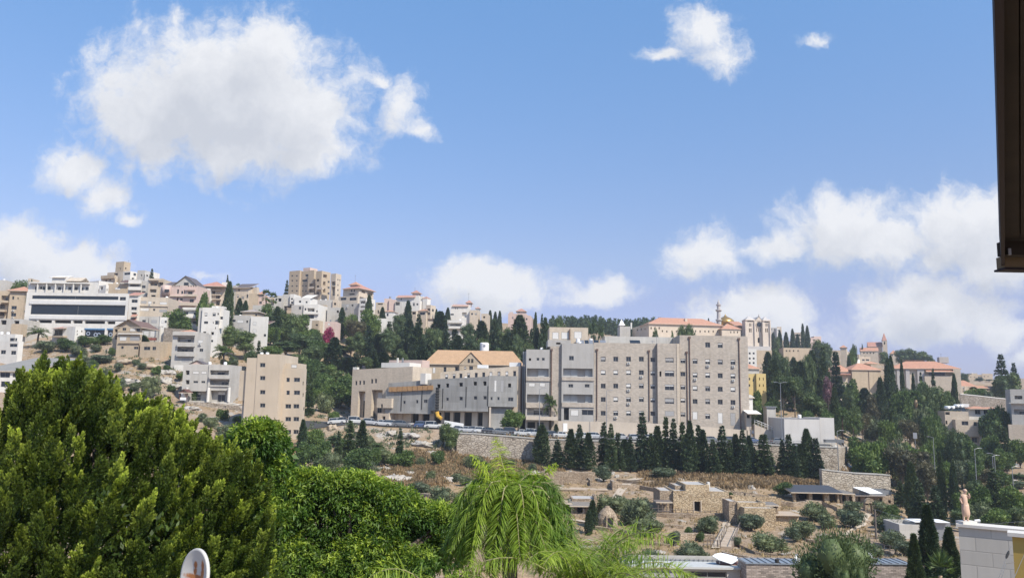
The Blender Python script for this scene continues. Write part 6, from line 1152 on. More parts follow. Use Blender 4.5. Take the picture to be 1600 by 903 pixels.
for a in [('cypress',1254,506,7,560,'taller left one of the cypress pair right of the basilica'),('cypress',1261,509,8,560,'right one of the cypress pair right of the basilica'),('cypress',1208,520,8,540,'cypress touching the right side of the basilica'),('cypress',1218,516,8,545,'second cypress right of the basilica'),('cypress',1228,519,9,545,'third cypress right of the basilica'),('cypress',1238,514,8,550,'fourth cypress right of the basilica'),('cypress',1246,522,8,550,'fifth cypress right of the basilica, beside the taller pair'),('bushpine',1214,524,12,530,'dark bush tree right of the basilica base'),
          ('pine',1278,524,32,420,'big leafy crown on the skyline right of the far white terraces'),('pine',1290,530,26,415,'lower right part tree of the big leafy skyline crown'),('bushpine',1334,534,10,430,'dark skyline tree right of the cream tower'),('conifer',1347,537,6,600,'tiny dark tree left of the spired church'),('pine',1381,546,18,520,'pale leafy tree before the spired church'),('green',1330,546,14,425,'green bush right of the cream tower'),('cypress',1326,556,8,400,'dark cypress at the foot of the cream tower'),
          ('bushpine',1408,543,26,560,'left crown of the three hilltop trees right of the spire'),('bushpine',1422,541,24,560,'middle crown of the three hilltop trees right of the spire'),('bushpine',1438,547,24,555,'right crown of the three hilltop trees right of the spire'),('bushpine',1453,552,16,550,'small outlying crown right of the hilltop trees'),('green',1352,553,14,470,'small bush before the spired church wing'),
          ('cypress',1268,548,20,300,'dark tall cypress in the middle of the right wood'),('conifer',1285,540,28,296,'dark broad conifer left of the purple tree'),('conifer',1305,544,30,290,'dark tall conifer right of the purple tree'),('conifer',1240,556,24,300,'dark conifer left of the middle cypress'),('purple',1292,583,18,262,'purple flowering tree among the dark conifers'),
          ('umbrella',1222,586,38,232,'umbrella pine with a pale bare trunk left of its twin'),('umbrella',1240,584,40,228,'umbrella pine with a pale forked trunk above the white cube'),('pine',1268,604,46,222,'wide pine with a slanting trunk above the white cube'),('green',1180,612,26,230,'green tree below the yellow block'),('green',1197,628,28,220,'round dark tree right of the hospital stair'),('palm',1208,622,16,225,'small palm right of the grey kiosk'),('olive',1178,630,16,215,'bush beside the awning of the hospital stair'),
          ('green',1330,592,28,300,'bright green tree against the blank stone block'),('cypress',1303,605,14,232,'slim cypress behind the white cube'),('green',1262,635,30,212,'light green bush behind the white cube'),('green',1290,640,26,210,'green bush behind the right end of the white cube'),('palm',1315,636,28,215,'palm rising right of the white cube'),('palm',1332,648,24,212,'second palm right of the white cube'),
          ('cypress',1387,560,16,285,'tall dark cypress left part of the pair before the long college wing'),('cypress',1391,556,13,290,'tallest thin cypress of the pair before the long college wing'),('cypress',1375,590,16,262,'dark cypress at the lower left of the tall pair'),('brownpine',1362,610,24,250,'brownish sparse conifer below the blank stone block'),('cypress',1408,562,7,300,'very thin black cypress before the college wing'),('cypress',1426,583,7,290,'short thin cypress before the college pilasters'),
          ('conifer',1402,600,10,288,'small dark conifer left of the short thin cypress'),('conifer',1438,580,14,285,'dark conifer pair left part before the college loggia'),('conifer',1457,574,14,285,'pointed dark conifer before the college loggia'),('cypress',1490,584,10,285,'slim dark cypress at the right end of the college'),('bushpine',1450,590,40,262,'large dark tree mass below the college loggia'),('bushpine',1468,596,36,264,'dark tree right of the large mass below the loggia'),
          ('fanpalm',1430,610,24,250,'fan palm with a hanging skirt among the green trees'),('green',1405,600,36,262,'light green tree left of the skirted fan palm'),('green',1482,605,18,300,'light tree between loggia and slim cypress'),
          ('norfolk',1563,552,34,330,'tallest norfolk pine at the right'),('norfolk',1583,567,24,332,'smaller norfolk pine at the right edge'),('bushpine',1560,580,30,322,'dark dense tree under the tallest norfolk pine'),('bushpine',1575,577,34,324,'dark dense tree between the two norfolk pines'),('green',1522,602,34,310,'bright green tree on the boundary wall'),('olive',1544,608,16,306,'grey shrub on the boundary wall'),('pine',1506,580,14,500,'hazy tree right of the college end'),('pine',1530,589,16,700,'hazy dark tree before the distant fortress like building'),('pine',1545,592,14,700,'hazy tree right of the distant fortress like building'),
          ('green',1548,640,40,240,'big green tree between the white house and the balconied block'),('green',1566,636,34,242,'green tree touching the balconied block'),('green',1452,640,28,232,'round dark tree left of the white house'),('conifer',1568,664,26,212,'dark spiky araucaria below the balconied block'),('green',1544,672,28,216,'light green tree in front of the terrace railing'),('green',1590,680,34,214,'green tree below the terrace wall at the right edge')]:
    tree(a[0], a[1], a[2], a[3], Y=a[4], label=a[5], group=None)
rank('rank of trees below the white house', ['green','bushpine','green'], [(1470,668,34),(1488,660,34),(1504,676,34),(1520,690,30),(1538,704,34),(1556,700,34),(1574,706,30),(1592,738,34),(1450,690,30)], 205, g)
rank('rank of trees beside the street end', ['green','brownpine','green','olive'], [(1338,684,36),(1356,678,38),(1372,684,30),(1400,686,44),(1420,690,40),(1440,700,36),(1475,715,36),(1500,716,36),(1522,722,32),(1545,730,34),(1566,736,34),(1590,752,36)], 186, g)
rank('low rank behind the statue', ['conifer','bushpine','brownpine','conifer'], [(1405,752,24),(1425,742,28),(1447,720,30),(1468,728,22),(1490,735,26),(1520,745,30),(1540,752,28),(1562,748,32),(1584,760,32),(1604,770,30)], 165, g)
for a in [('green',1358,680,56,178,'large bright dense tree right of the retaining wall end'),('green',1345,700,30,180,'lower bright tree at the retaining wall end'),('cypress',1422,722,20,150,'dark cypress left of the two thin ones near the statue'),('cypress',1468,706,12,152,'thin pale cypress, left of the two near the statue'),('cypress',1488,720,12,150,'thin cypress right of the two near the statue'),('brownpine',1405,690,48,175,'broad yellowish tree over the street end'),
          ('brownpine',1445,716,44,168,'yellow green conical tree below the street'),('conifer',1435,750,34,140,'dark broad conifer left below the street trees'),('conifer',1460,755,36,136,'dark broad conifer next to the thin cypresses'),('conifer',1550,730,44,150,'dark broad conifer behind the statue'),('green',1530,760,40,146,'dark leafy tree right behind the statue'),('green',1580,758,44,140,'dark leafy tree above the yellow wall'),('green',1500,770,30,140,'dark leafy tree left behind the statue')]:
    tree(a[0], a[1], a[2], a[3], Y=a[4], label=a[5])

rank('undergrowth directly behind the statue wall', ['green','bushpine','olive'], [(1392,790,34),(1505,792,44),(1530,788,44),(1556,792,44),(1582,788,44),(1606,792,40)], 132, g)

rank('thicket on the bank under the parked cars', ['green','olive','bushpine'], [(478,672,24),(500,680,26),(520,678,24),(540,684,26),(575,678,24),(592,690,26),(612,708,24),(655,712,20),(500,716,28),(540,722,28),(575,716,28),(645,752,18),(760,722,20),(830,722,18)], None, 'bushes on the bank under the parked cars')
# ------------------------------------------------------------------ road, retaining walls, cars, lamps
M_ASPH = flat('asphalt', (.055,.054,.052), .9, var=.2, scale=.8); M_KERB = flat('kerb_stone', (.40,.38,.34), .9)
M_WALLST = rubble('retaining_stone', (.36,.31,.25), (.52,.46,.38), 1.25)
def strip(name, r0, r1, y0, y1, dz, mat, nx=120, ny=6):
    V = []; idx = []
    for j in range(ny + 1):
        Y = y0 + (y1 - y0) * j / ny
        for i in range(nx + 1):
            x = (r0 + (r1 - r0) * i / nx) * Y; V.append((x, Y, H(x, Y) + dz))
    F = [(j*(nx+1)+i, j*(nx+1)+i+1, (j+1)*(nx+1)+i+1, (j+1)*(nx+1)+i) for j in range(ny) for i in range(nx)]
    return tag(put(name, arr_mesh(name, V, F, [mat])), kind='structure')
rr = lambda px: (px - 800) * math.cos(PITCH) / FPX
strip('road', rr(470), rr(1318), 187.6, 198, .12, M_ASPH); strip('pavement', rr(600), rr(1318), 198.02, 203.5, .25, M_KERB)
strip('street', rr(1400), rr(1470), 196, 214, .35, M_ASPH, 20, 14)
def course_wall(name, label, cat, spec, Yf, thick, mat, drop=2.5, cap=None, group=None):
    """spec = [(px, py_top)], wall following the line at depth Yf (number or list)"""
    ys = Yf if isinstance(Yf, (list, tuple)) else [Yf] * len(spec); P = [at(px, py, Y) for (px, py), Y in zip(spec, ys)]; o0 = P[0].copy(); o0.z = H(o0.x, o0.y); root = empty(name, o0); tag(root, label, cat, group)
    mb = MB(); n = len(P); vs = []
    for p in P: g = min(H(p.x, p.y), H(p.x, p.y - 1), p.z) - drop; q = p - o0; vs += [(q.x, q.y, g - o0.z), (q.x, q.y, q.z), (q.x, q.y + thick, q.z), (q.x, q.y + thick, g - o0.z)]
    fs = []
    for i in range(n - 1): a, b = 4*i, 4*i+4; fs += [(a, b, b+1, a+1), (a+1, b+1, b+2, a+2), (a+2, b+2, b+3, a+3)]
    fs += [(0, 1, 2, 3), (4*n-1, 4*n-2, 4*n-3, 4*n-4)]; mb.poly(vs, fs, mat); mb.obj('wall', root)
    if cap:
        mb = MB(); vs = []
        for p in P: q = p - o0; vs += [(q.x, q.y - .12, q.z + .003), (q.x, q.y - .12, q.z + .18), (q.x, q.y + thick + .12, q.z + .18), (q.x, q.y + thick + .12, q.z + .003)]
        mb.poly(vs, fs + [(4*i+3, 4*i+7, 4*i+4, 4*i) for i in range(n-1)], cap); mb.obj('coping', root)
    return root
course_wall('retaining_wall', 'long tall rubble stone retaining wall carrying the parking road', 'wall', [(714,677),(740,678),(780,681),(850,686.5),(920,689),(1000,691),(1100,692.5),(1180,694.5),(1250,697.5),(1309,699.5)], 184.7, 2.6, M_WALLST, cap=M_KERB)
course_wall('retaining_wall', 'shaded brown return of the tall retaining wall at its right end', 'wall', [(1309.6,699.5),(1318,698.5),(1324,697)], [184.7,188,192], 1.5, M_WALLST)
course_wall('retaining_wall', 'lower pale rubble wall stepping down right of the dark conifer row', 'wall', [(1284,734),(1310,737),(1340,740),(1372,741.5),(1391,743)], 171, 1.5, rubble('pale_rubble', (.42,.37,.29), (.56,.50,.41), 1.3), cap=M_KERB)
course_wall('field_wall', 'white hoarding beside the parked cars under the concrete building', 'wall', [(694.5,656.5),(709,659),(724.5,661.5)], 197.5, .3, M_WHITE)
course_wall('field_wall', 'pale rock edge wall under the arched house', 'wall', [(272,632),(300,628),(330,629),(372,634),(378,640)], 201, 3, M_WALLST)
# roadside railing
root = empty('road_railing', (0, 184.9, 0)); tag(root, 'thin metal railing along the top of the long retaining wall', 'railing')
mb = MB(); prev = None; posts = []
for k in range(0, 100):
    px = 716 + (1306 - 716) * k / 99; py = float(np.interp(px, [714,740,780,850,920,1000,1100,1180,1250,1309], [677,678,681,686.5,689,691,692.5,694.5,697.5,699.5])); p = at(px, py, 184.9); p.z += .18; posts.append(p - Vector((0, 184.9, 0)))
mb.tube([p + Vector((0, 0, 1.05)) for p in posts], .035, M_METAL, 4); mb.obj('top_rail', root); mb = MB(); mb.tube([p + Vector((0, 0, .55)) for p in posts], .03, M_METAL, 4); mb.obj('middle_rail', root)
pm = MB(); pm.tube([(0,0,-.2),(0,0,1.05)], .035, M_METAL, 4); pm = pm.mesh('post')
for p in posts[::2]: put('post', pm, root, p)
# cars
CARM = {}
def paint(c):
    k = 'car_paint_%s' % c
    if k not in CARM:
        m, nt, b = newmat(k); b.inputs['Base Color'].default_value = (*dict(white=(.52,.52,.50), silver=(.40,.41,.42), grey=(.14,.145,.15), black=(.02,.02,.022), blue=(.05,.08,.16), red=(.20,.03,.03))[c], 1)
        b.inputs['Roughness'].default_value = .3; b.inputs['Coat Weight'].default_value = .5; CARM[k] = m
    return CARM[k]
M_TYRE = flat('tyre', (.018,.018,.018), .9); M_RIM = flat('rim', (.4,.4,.4), .35, .8); M_LAMP = flat('headlamp', (.6,.6,.58), .2); M_TAIL = flat('tail_lamp', (.35,.02,.02), .3)
def loft(secs, mat):
    mb = MB(); n = len(secs[0]); vs = [p for s in secs for p in s]; fs = []
    for i in range(len(secs) - 1):
        for k in range(n): k2 = (k+1) % n; fs.append((i*n+k, i*n+k2, (i+1)*n+k2, (i+1)*n+k))
    fs.append(tuple(range(n-1, -1, -1))); fs.append(tuple((len(secs)-1)*n+k for k in range(n))); mb.poly(vs, fs, mat); return mb
def car_meshes(col, style):
    L = 4.3 if style != 'van' else 4.8; hb = .78; Hr = {'hatch': 1.5, 'sedan': 1.45, 'suv': 1.7, 'van': 1.95}[style]; m = paint(col)
    prof = [(-L/2,.35),(-L/2,.62),(-L/2+.12,.80 if style != 'sedan' else .95),(-L/2+.6,.93),(-.9,.98),(L/2-1.1,.93),(L/2-.25,.82),(L/2,.62),(L/2,.35)]
    secs = []
    for (x, z) in prof: w = .84 - .10 * abs(x / (L/2)) ** 4; secs.append([(x, -w, .25), (x, w, .25), (x, w * 1.0, z * .72), (x, w * .93, z), (x, -w * .93, z), (x, -w, z * .72)])
    body = loft(secs, m).mesh('body', False)
    cab = {'hatch': [(-L/2+.12,.86),(-L/2+.45,Hr-.06),(-.2,Hr),(.55,Hr-.05),(1.25,.96)], 'sedan': [(-1.45,.96),(-.95,Hr-.06),(-.2,Hr),(.5,Hr-.05),(1.2,.96)], 'suv': [(-L/2+.08,.9),(-L/2+.3,Hr-.05),(-.2,Hr),(.55,Hr-.05),(1.1,.98)], 'van': [(-L/2+.04,.9),(-L/2+.12,Hr-.04),(-.2,Hr),(1.0,Hr-.06),(1.75,1.0)]}[style]
    g = []; rf = []
    for (x, z) in cab: t = (z - .9) / (Hr - .9); w = .76 - .13 * max(0, t); g.append([(x, -.78, .86), (x, .78, .86), (x, w, z - .03), (x, -w, z - .03)])
    glass = loft(g, M_GLASS).mesh('windows')
    mb = MB(); top = [c for c in cab if c[1] > Hr - .12]; vs = []
    for (x, z) in top: vs += [(x, -.655, z - .045), (x, .655, z - .045), (x, .63, z + .02), (x, -.63, z + .02)]
    n = len(top); fs = [(4*i+a, 4*i+(a+1) % 4, 4*i+4+(a+1) % 4, 4*i+4+a) for i in range(n-1) for a in range(4)] + [(3,2,1,0), (4*n-4,4*n-3,4*n-2,4*n-1)]; mb.poly(vs, fs, m)
    for sx in (cab[1][0] * 1.0, .1, ): 
        for s in (-1, 1): mb.tube([(sx, s*.775, .9), (sx + .05, s*.64, Hr - .05)], .045, m, 4)
    roof = mb.mesh('roof')
    wl = MB(); wl.lathe([(.30,-.1),(.32,-.08),(.32,.08),(.30,.1)], M_TYRE, (0,0,0), 14, 'Y'); wl.lathe([(.2,-.105),(.2,.105)], M_RIM, (0,0,0), 10, 'Y'); wheel = wl.mesh('wheel')
    hl = MB(); hl.box(-.03,.03,-.17,.17,-.06,.06, M_LAMP); tl = MB(); tl.box(-.03,.03,-.12,.12,-.08,.08, M_TAIL)
    return L, body, glass, roof, wheel, hl.mesh('headlight'), tl.mesh('tail_light')
CM = {}
def car(px, Y, col, style, label, yaw=0.0):
    if (col, style) not in CM: CM[(col, style)] = car_meshes(col, style)
    L, body, glass, roof, wheel, hl, tl = CM[(col, style)]; p = at(px, 670, Y); z = H(p.x, p.y) + .12
    dz = (H(p.x + 1.5, p.y) - H(p.x - 1.5, p.y)) / 3; e = empty('parked_car', (p.x, p.y, z)); e.rotation_euler = (0, -math.atan(dz) if abs(yaw) < 1 else 0, yaw)
    tag(e, label, 'car', 'cars parked along the road above the wall')
    put('body', body, e); put('windows', glass, e); put('roof', roof, e)
    for x in (-L/2+.8, L/2-.85):
        for y in (-.74, .74): put('wheel', wheel, e, (x, y, .32))
    for y in (-.55, .55): put('headlight', hl, e, (L/2-.005, y, .62)); put('tail_light', tl, e, (-L/2+.005, y, .68))
cars = [(526,192,'white','hatch',.1),(536,193,'grey','hatch',0),(556,192,'white','suv',.15),(579,191,'silver','hatch',0),(597,189,'silver','sedan',.1),(612.5,190,'grey','hatch',.3),(628,190,'grey','hatch',0),
        (660,190,'blue','hatch',.2),(677,189,'white','suv',0),(717,189.5,'grey','sedan',.2),(730,189,'silver','sedan',.1),(742,190,'grey','hatch',.5),(752,190,'white','hatch',.2),(766,190,'black','sedan',.1),(781,190,'grey','sedan',0),(799,191,'black','suv',.2),
        (817,189,'white','sedan',.05),(832.5,190,'silver','suv',.2),(862,190,'black','hatch',.3),(877.5,189,'white','sedan',.1),(911,189,'white','hatch',0),(929,192,'silver','hatch',.1),(970,191,'silver','sedan',.1),(994,190,'silver','hatch',.1),(1018,192,'white','hatch',0),
        (1111,190,'grey','sedan',0),(1141,190,'black','hatch',.1),(1173,190,'blue','sedan',.1),(1218,190,'grey','hatch',.1)]
for i, (px, Y, c, st, yw) in enumerate(cars):
    w = 'dark' if c in ('grey', 'black') else c
    car(px, Y, c, st, 'parked %s %s, %s car from the left along the road above the wall' % (w, {'hatch':'hatchback','sedan':'saloon','suv':'tall estate','van':'van'}[st], nth(i)), yw)
# street lamps
def lamp(px, pyt, pyb, Y, label, arms=1, side=-1):
    p = at(px, pyb, Y); t = at(px, pyt, Y); g = min(p.z, H(p.x, p.y)); e = empty('street_lamp', (p.x, p.y, g)); tag(e, label, 'street lamp', 'street lamps on tall poles'); h = t.z - g
    mb = MB(); mb.tube([(0,0,-.5),(0,0,h)], [.12,.06], M_METAL, 6); mb.obj('pole', e)
    for k in range(arms):
        s = side if k == 0 else -side; mb = MB(); mb.tube([(0,0,h-.1),(s*.7,0,h+.15),(s*1.3,0,h+.18)], .04, M_METAL, 5); mb.box(s*1.3-.3, s*1.3+.3, -.1, .1, h+.1, h+.2, M_METAL); mb.obj('lamp_head', e)
lamp(842.4, 607, 678, 187.2, 'tall street lamp pole in front of the hospital entrance wing', 1, 1); lamp(1222, 598, 692, 189, 'tall pale lamp pole with a side arm left of the windowless cube', 2, 1); lamp(947.5, 610, 692, 200, 'thin lamp pole in front of the hospital main wall', 1, 1)
lamp(1310.6, 673, 742, 178, 'thin lamp pole in front of the retaining wall right end', 1, 1); lamp(1459.6, 683, 712, 196, 'lamp pole with a white head at the street end', 1, -1); lamp(1525.4, 701, 745, 170, 'tall grey lamp pole among the trees, left of the twin poles', 1, 1)
lamp(1552.5, 712, 742, 172, 'twin lamp pole among the right trees, left one of the pair', 1, 1); lamp(1555.6, 709, 742, 172, 'twin lamp pole among the right trees, right one of the pair', 1, -1); lamp(1584.4, 729, 775, 160, 'thin lamp pole among the trees nearest the right edge', 1, 1)
e = empty('billboard', at(1430, 685, 205)); tag(e, 'small white blank signboard beside the street in the right wood', 'sign'); mb = MB(); mb.box(-.5,.5,-.05,.05,0,1.5,M_METAL); mb.obj('panel', e); mb = MB(); mb.tube([(0,.1,-4),(0,.1,0)], .07, M_METAL, 5); mb.obj('post', e)
# ------------------------------------------------------------------ the stone village
S_RUIN = rubble('ruin_stone', (.34,.26,.18), (.50,.40,.29), 2.6); S_RUINY = rubble('yellow_ruin_stone', (.48,.36,.22), (.60,.48,.32), 2.3); M_EARTH = flat('earth_roof', (.44,.35,.26), .95, var=.2, scale=1.2); M_THATCH = flat('thatch', (.20,.18,.16), .95, var=.4, scale=6); M_WOOD = flat('dark_wood', (.12,.05,.04), .7)
M_WOODG = flat('grey_wood', (.16,.13,.11), .85, var=.3); M_DKROOF = flat('dark_sheet_roof', (.055,.058,.066), .6, var=.2, scale=.7); M_TARP = flat('white_tarp', (.78,.78,.76), .6, var=.04)
V_ = lambda name, label, cat, px, pyb: Bld(name, label, cat, px, ground_at(px, pyb).y, 0, py=pyb)
b = V_('walled_ruin', 'roofless walled stone enclosure stepping down in three tiers left of the round bush', 'ruin', 890, 768)
b.v(846, 930, 737, None, 9, .8, S_RUIN, par=.02); b.v(846, 925, (744, 751), None, 5, .7, S_RUIN, par=.02, part='middle_wall'); b.v(924, 960, 755, None, 3.4, .7, S_RUIN, par=.02, part='middle_wall'); b.v(922, 925.5, 750, None, 3.5, 6, S_RUIN, par=.02, part='cross_wall')
b.v(872, 950, 765, None, 0, 3, S_RUIN, part='terrace_wall', roof='none'); x0, z = b.l(872, 765, 0); x1, _ = b.l(950, 765, 0); mb = MB(); mb.box(x0, x1, -.1, 3.1, z + .003, z + .2, M_EARTH); mb.obj('flat_roof', b.root)
b.v(957, 962, 752, None, .6, 4, S_RUIN, par=.02, part='end_wall')
b = V_('stone_house', 'small stone workshop with a grey lean to roof left of the beehive hut', 'house', 905, 806)
b.v(872, 893, 783, None, .5, 4, S_RUIN, [(884,892.6,786,800,'d')], roof='none'); b.v(893.4, 931, 779, None, 0, 4.5, S_RUIN, [(902,910,789.5,801,'d')], par=.05); b.v(928.4, 932.5, 775, None, -.6, 3, S_RUIN, par=.02, part='corner_wall')
b.roof(892, 928, 789.6, 779.6, -1.1, 1.6, M_THATCH, .2, 'shed', 'lean_to_roof'); b.roof(871, 892, 785.6, 780.6, -.8, 4, M_EARTH, .2, 'shed')
for px in (893, 911.6): b.box('post', px, px + 1, 789.5, 803, -1.1, .12, M_WOODG)
b.v(870, 925, 803.5, None, -2.2, 1, S_RUIN, roof='none', part='terrace_wall')
b = V_('beehive_hut', 'round beehive shaped stone hut with a small dark doorway', 'hut', 951, 824)
x, z1 = b.l(951, 792, 0); r = 16 * b.mpp; z0 = 0; mb = MB(); hh = z1
mb.lathe([(r*.98, -1), (r, hh*.12), (r*.96, hh*.38), (r*.80, hh*.62), (r*.52, hh*.82), (r*.26, hh*.92), (r*.24, hh*.985), (r*.1, hh)], S_RUIN, (x, r, 0), 22); mb.obj('wall', b.root, False)
mb = MB(); mb.box(x-.15, x+.55, -.1, .7, -.5, 1.15, M_DARK); mb.obj('doorway', b.root); mb = MB()
for s in (-.38, .62): mb.box(x+s, x+s+.2, -.2, .6, -.5, 1.35, S_RUIN)
mb.box(x-.38, x+.82, -.2, .6, 1.353, 1.6, S_RUIN); mb.obj('door_frame', b.root)
b = V_('stone_house', 'large square stone house with one dark doorway in the middle of the village', 'house', 1090, 803)
b.v(1052, 1139, 767, None, 0, 8, S_RUINY, [(1084.8,1094.6,783,799,'d')], roof='flat', par=.15); b.v(1071, 1108, 757, 770, 1, 7, S_RUINY, roof='flat', par=.15, part='upper_wall'); b.v(1054.6, 1070.8, 758.4, 770, 3, 5, S_RUIN, par=.1, part='upper_wall')
b.box('door_frame', 1083.2, 1084.8, 782, 800, -.08, .2, S_CREAM); b.box('door_frame', 1094.7, 1096.3, 782, 800, -.08, .2, S_CREAM); b.box('chimney', 1105.6, 1109.4, 753, 762, 3, .8, S_WHITE)
b.v(1031, 1051.8, 766.4, None, .6, 6, S_RUIN, roof='flat', par=.1); b.roof(1026, 1050, 783.6, 780.4, -2.6, 2.6, M_WOODG, .1, 'shed', 'porch_roof')
for px in (1028, 1034.5, 1041, 1048): b.box('porch_post', px, px + .9, 784, 799.5, -2.5, .12, M_WOODG)
b.box('porch_fence', 1028, 1049, 797, 799, -2.6, .08, M_WOODG)
b = V_('ruined_wall', 'long broken stone wall sloping down right behind the square stone house', 'ruin', 1180, 792)
b.v(1109, 1165, (764.6, 770), None, 1, 2, S_RUIN, roof='none', part='rear_wall'); b.v(1165, 1221, (770, 778), None, .6, 2, S_RUIN, roof='none', part='rear_wall'); b.v(1144, 1182, 775.6, None, -2, 2, S_RUINY, roof='none', part='front_wall'); b.v(1182.2, 1220, 777.5, None, -2.2, 2, S_RUINY, roof='none', part='front_wall')
b = V_('stone_house', 'stone ruin block with stepped roofless walls right of the small green tree', 'ruin', 1165, 820)
b.v(1139, 1152, 783, None, .4, 4, S_RUIN, par=.05, part='corner_wall'); b.v(1152.3, 1196, 784.5, None, 0, 4, S_RUINY, par=.3); b.v(1163, 1212, 793.5, None, -2.2, 2.1, S_RUINY, par=.1, part='front_wall'); b.v(1196.3, 1216, 789, None, .5, 3, S_RUIN, [(1207,1213,790,799,'d')], roof='none', part='side_wall'); b.roof(1194, 1216, 788.6, 783.5, .3, 3, M_THATCH, .1, 'shed')
b = V_('stone_hut', 'small yellowish stone hut with a flat pale overhanging roof', 'hut', 1230, 826)
b.v(1212, 1248, 806, None, 0, 4, S_RUINY, [], roof='none'); b.slab(1206, 1251, 804.4, 806.2, -.6, 4.8, M_EARTH, 'flat_roof'); 
for px in (1203, 1206.5, 1210): b.box('lattice_post', px, px + .8, 807, 822, -.6, .1, M_WOODG)
b.roof(1205, 1250, 803.5, 799, 0, 4, M_EARTH, .0, 'shed', 'roof_earth')
b = V_('long_shed', 'long open building with a dark grey sheet roof on stone pillars', 'shed', 1280, 787)
b.v(1243, 1312, 768, None, 3.5, 2, S_RUIN, [(1248,1262,770,783,'d'),(1268,1287,770,784,'d')], roof='none', part='rear_wall'); b.roof(1239, 1312, 768.6, 757.4, -.4, 6, M_DKROOF, .5, 'shed')
for px, w in ((1240,3.5),(1264,5),(1288,7.5),(1308,3)): b.v(px, px + w, 768.8, None, 0, .8, S_RUINY, roof='none', part='pillar')
b.box('bench', 1246, 1286, 780.5, 782, .6, .4, M_WOODG)
b = V_('long_shed', 'lower grey roofed lean to with shaded doorways between dark roof and white tarp', 'shed', 1325, 790)
b.v(1313, 1336, 770, None, .6, 4, S_RUIN, [(1316,1322,773,784,'d'),(1327,1332,775,784,'d')], roof='none'); b.roof(1311, 1334, 770.6, 765, -.4, 5, M_THATCH, .2, 'shed')
b = V_('stone_house', 'stone village house under a stretched white tarp with dark window openings', 'house', 1362, 788)
b.v(1337, 1396, 774, None, 0, 5, S_RUIN, [(1341,1345,776,783,'d'),(1352,1356,776,783,'d'),(1374.6,1379,778,784,'d'),(1388,1392,781,786,'d')], par=.2); b.v(1342, 1392, 765, 775, 2.4, 3, M_METAL, roof='none', part='upper_wall'); b.box('beam', 1336, 1384, 774.6, 775.6, -1, 1.4, M_WOODG)
x0, z0 = b.l(1341, 762.5, .5); x1, z1 = b.l(1373, 770, .5); mb = MB(); mb.poly([(x0-.2,2.6,z0),(x1-1,2.6,z0),(x1+.6,.0,z1),(x0+2.2,.0,z1-.1),(x0-.2,2.65,z0-.06),(x1-1,2.65,z0-.06),(x1+.6,.05,z1-.06),(x0+2.2,.05,z1-.16)], [(0,3,2,1),(4,5,6,7),(0,1,5,4),(1,2,6,5),(2,3,7,6),(3,0,4,7)], M_TARP); mb.obj('tarp', b.root)
b = V_('ruined_gate', 'small freestanding ruined stone gate with a round arched opening', 'ruin', 1359, 801)
b.v(1351.5, 1357, 786, None, 0, .8, S_RUIN, roof='none', part='pier'); b.v(1362.6, 1367.5, 786, None, 0, .8, S_RUIN, roof='none', part='pier'); x0, z0 = b.l(1351.5, 786, 0); x1, z1 = b.l(1367.5, 780, 0); mb = MB(); n = 10; xc = (x0+x1)/2; ri = (x1-x0)*.17; vs = []
for i in range(n + 1):
    a = math.pi * i / n; vs += [(xc - ri*math.cos(a), 0, z0 - .25 + ri*math.sin(a)), (xc - (x1-x0)/2*math.cos(a), 0, z0 - .25 + (z1-z0+.45)*math.sin(a)), (xc - (x1-x0)/2*math.cos(a), .8, z0 - .25 + (z1-z0+.45)*math.sin(a)), (xc - ri*math.cos(a), .8, z0 - .25 + ri*math.sin(a))]
mb.poly(vs, [(4*i+a, 4*i+(a+1) % 4, 4*i+4+(a+1) % 4, 4*i+4+a) for i in range(n) for a in range(4)], S_RUIN); mb.obj('arch', b.root)
b = V_('shed', 'low grey roofed shed with a rooftop unit behind the lower pale rubble wall', 'shed', 1350, 744)
b.v(1329, 1361, 731, None, 2.5, 4, S_GREY, [(1333,1341,734,739,'d'),(1347,1354,734,739,'d')], roof='none'); b.slab(1327, 1363, 729.4, 731, 2.2, 4.6, M_METAL, 'roof_slab'); b.box('roof_unit', 1337, 1345, 717, 724, 4, .8, S_WHITE); b.box('mast', 1341, 1342, 722, 730, 4.2, .1, M_METAL)
b = V_('shed', 'small faded pink roof wedge right of the low grey roofed shed', 'shed', 1375, 744)
b.v(1364, 1388, 739, None, 2.5, 4, S_CREAM, roof='none'); b.roof(1362, 1388, 739.5, 726, 2.5, 4, flat('faded_pink_tiles', (.42,.28,.22), .9), .2, 'shed')
# little field walls, terraces and paths
def fieldwall(spec, Yb, label): return course_wall('field_wall', label, 'wall', spec, [ground_at(px, py + Yb).y for px, py in spec], .8, S_RUIN, 1.2)
fieldwall([(1000,800),(1040,802),(1080,803),(1135,802)], 8, 'low dry stone terrace wall under the square stone house'); fieldwall([(1062,833),(1090,833.5),(1118,836)], 11, 'low stone terrace wall beside the stepped path'); fieldwall([(1000,818),(1050,820),(1068,821)], 5, 'broken low stone wall above the path olives')
fieldwall([(930,822),(960,826),(1000,832)], 6, 'low stone wall in front of the beehive hut'); fieldwall([(1260,781),(1285,783),(1308,792)], 9, 'curved brown stone wall under the long dark roof'); fieldwall([(1215,782),(1240,785),(1262,783)], 8, 'pale rubble wall left below the long dark roof'); fieldwall([(1030,764),(1000,758),(965,757)], 6, 'rough stone wall above the largest olive')
fieldwall([(1338,852),(1360,855),(1392,862)], 6, 'pale broken wall behind the shingle roof'); fieldwall([(962,772),(975,778),(1010,779),(1028,776)], 6, 'pale stone retaining edge above the olives by the hut'); fieldwall([(865,760),(850,757),(838,752)], 6, 'pale rock wall end behind the palm crown'); fieldwall([(1150,848),(1180,862),(1215,866)], 4, 'pale curved stone kerb below the stepped path')
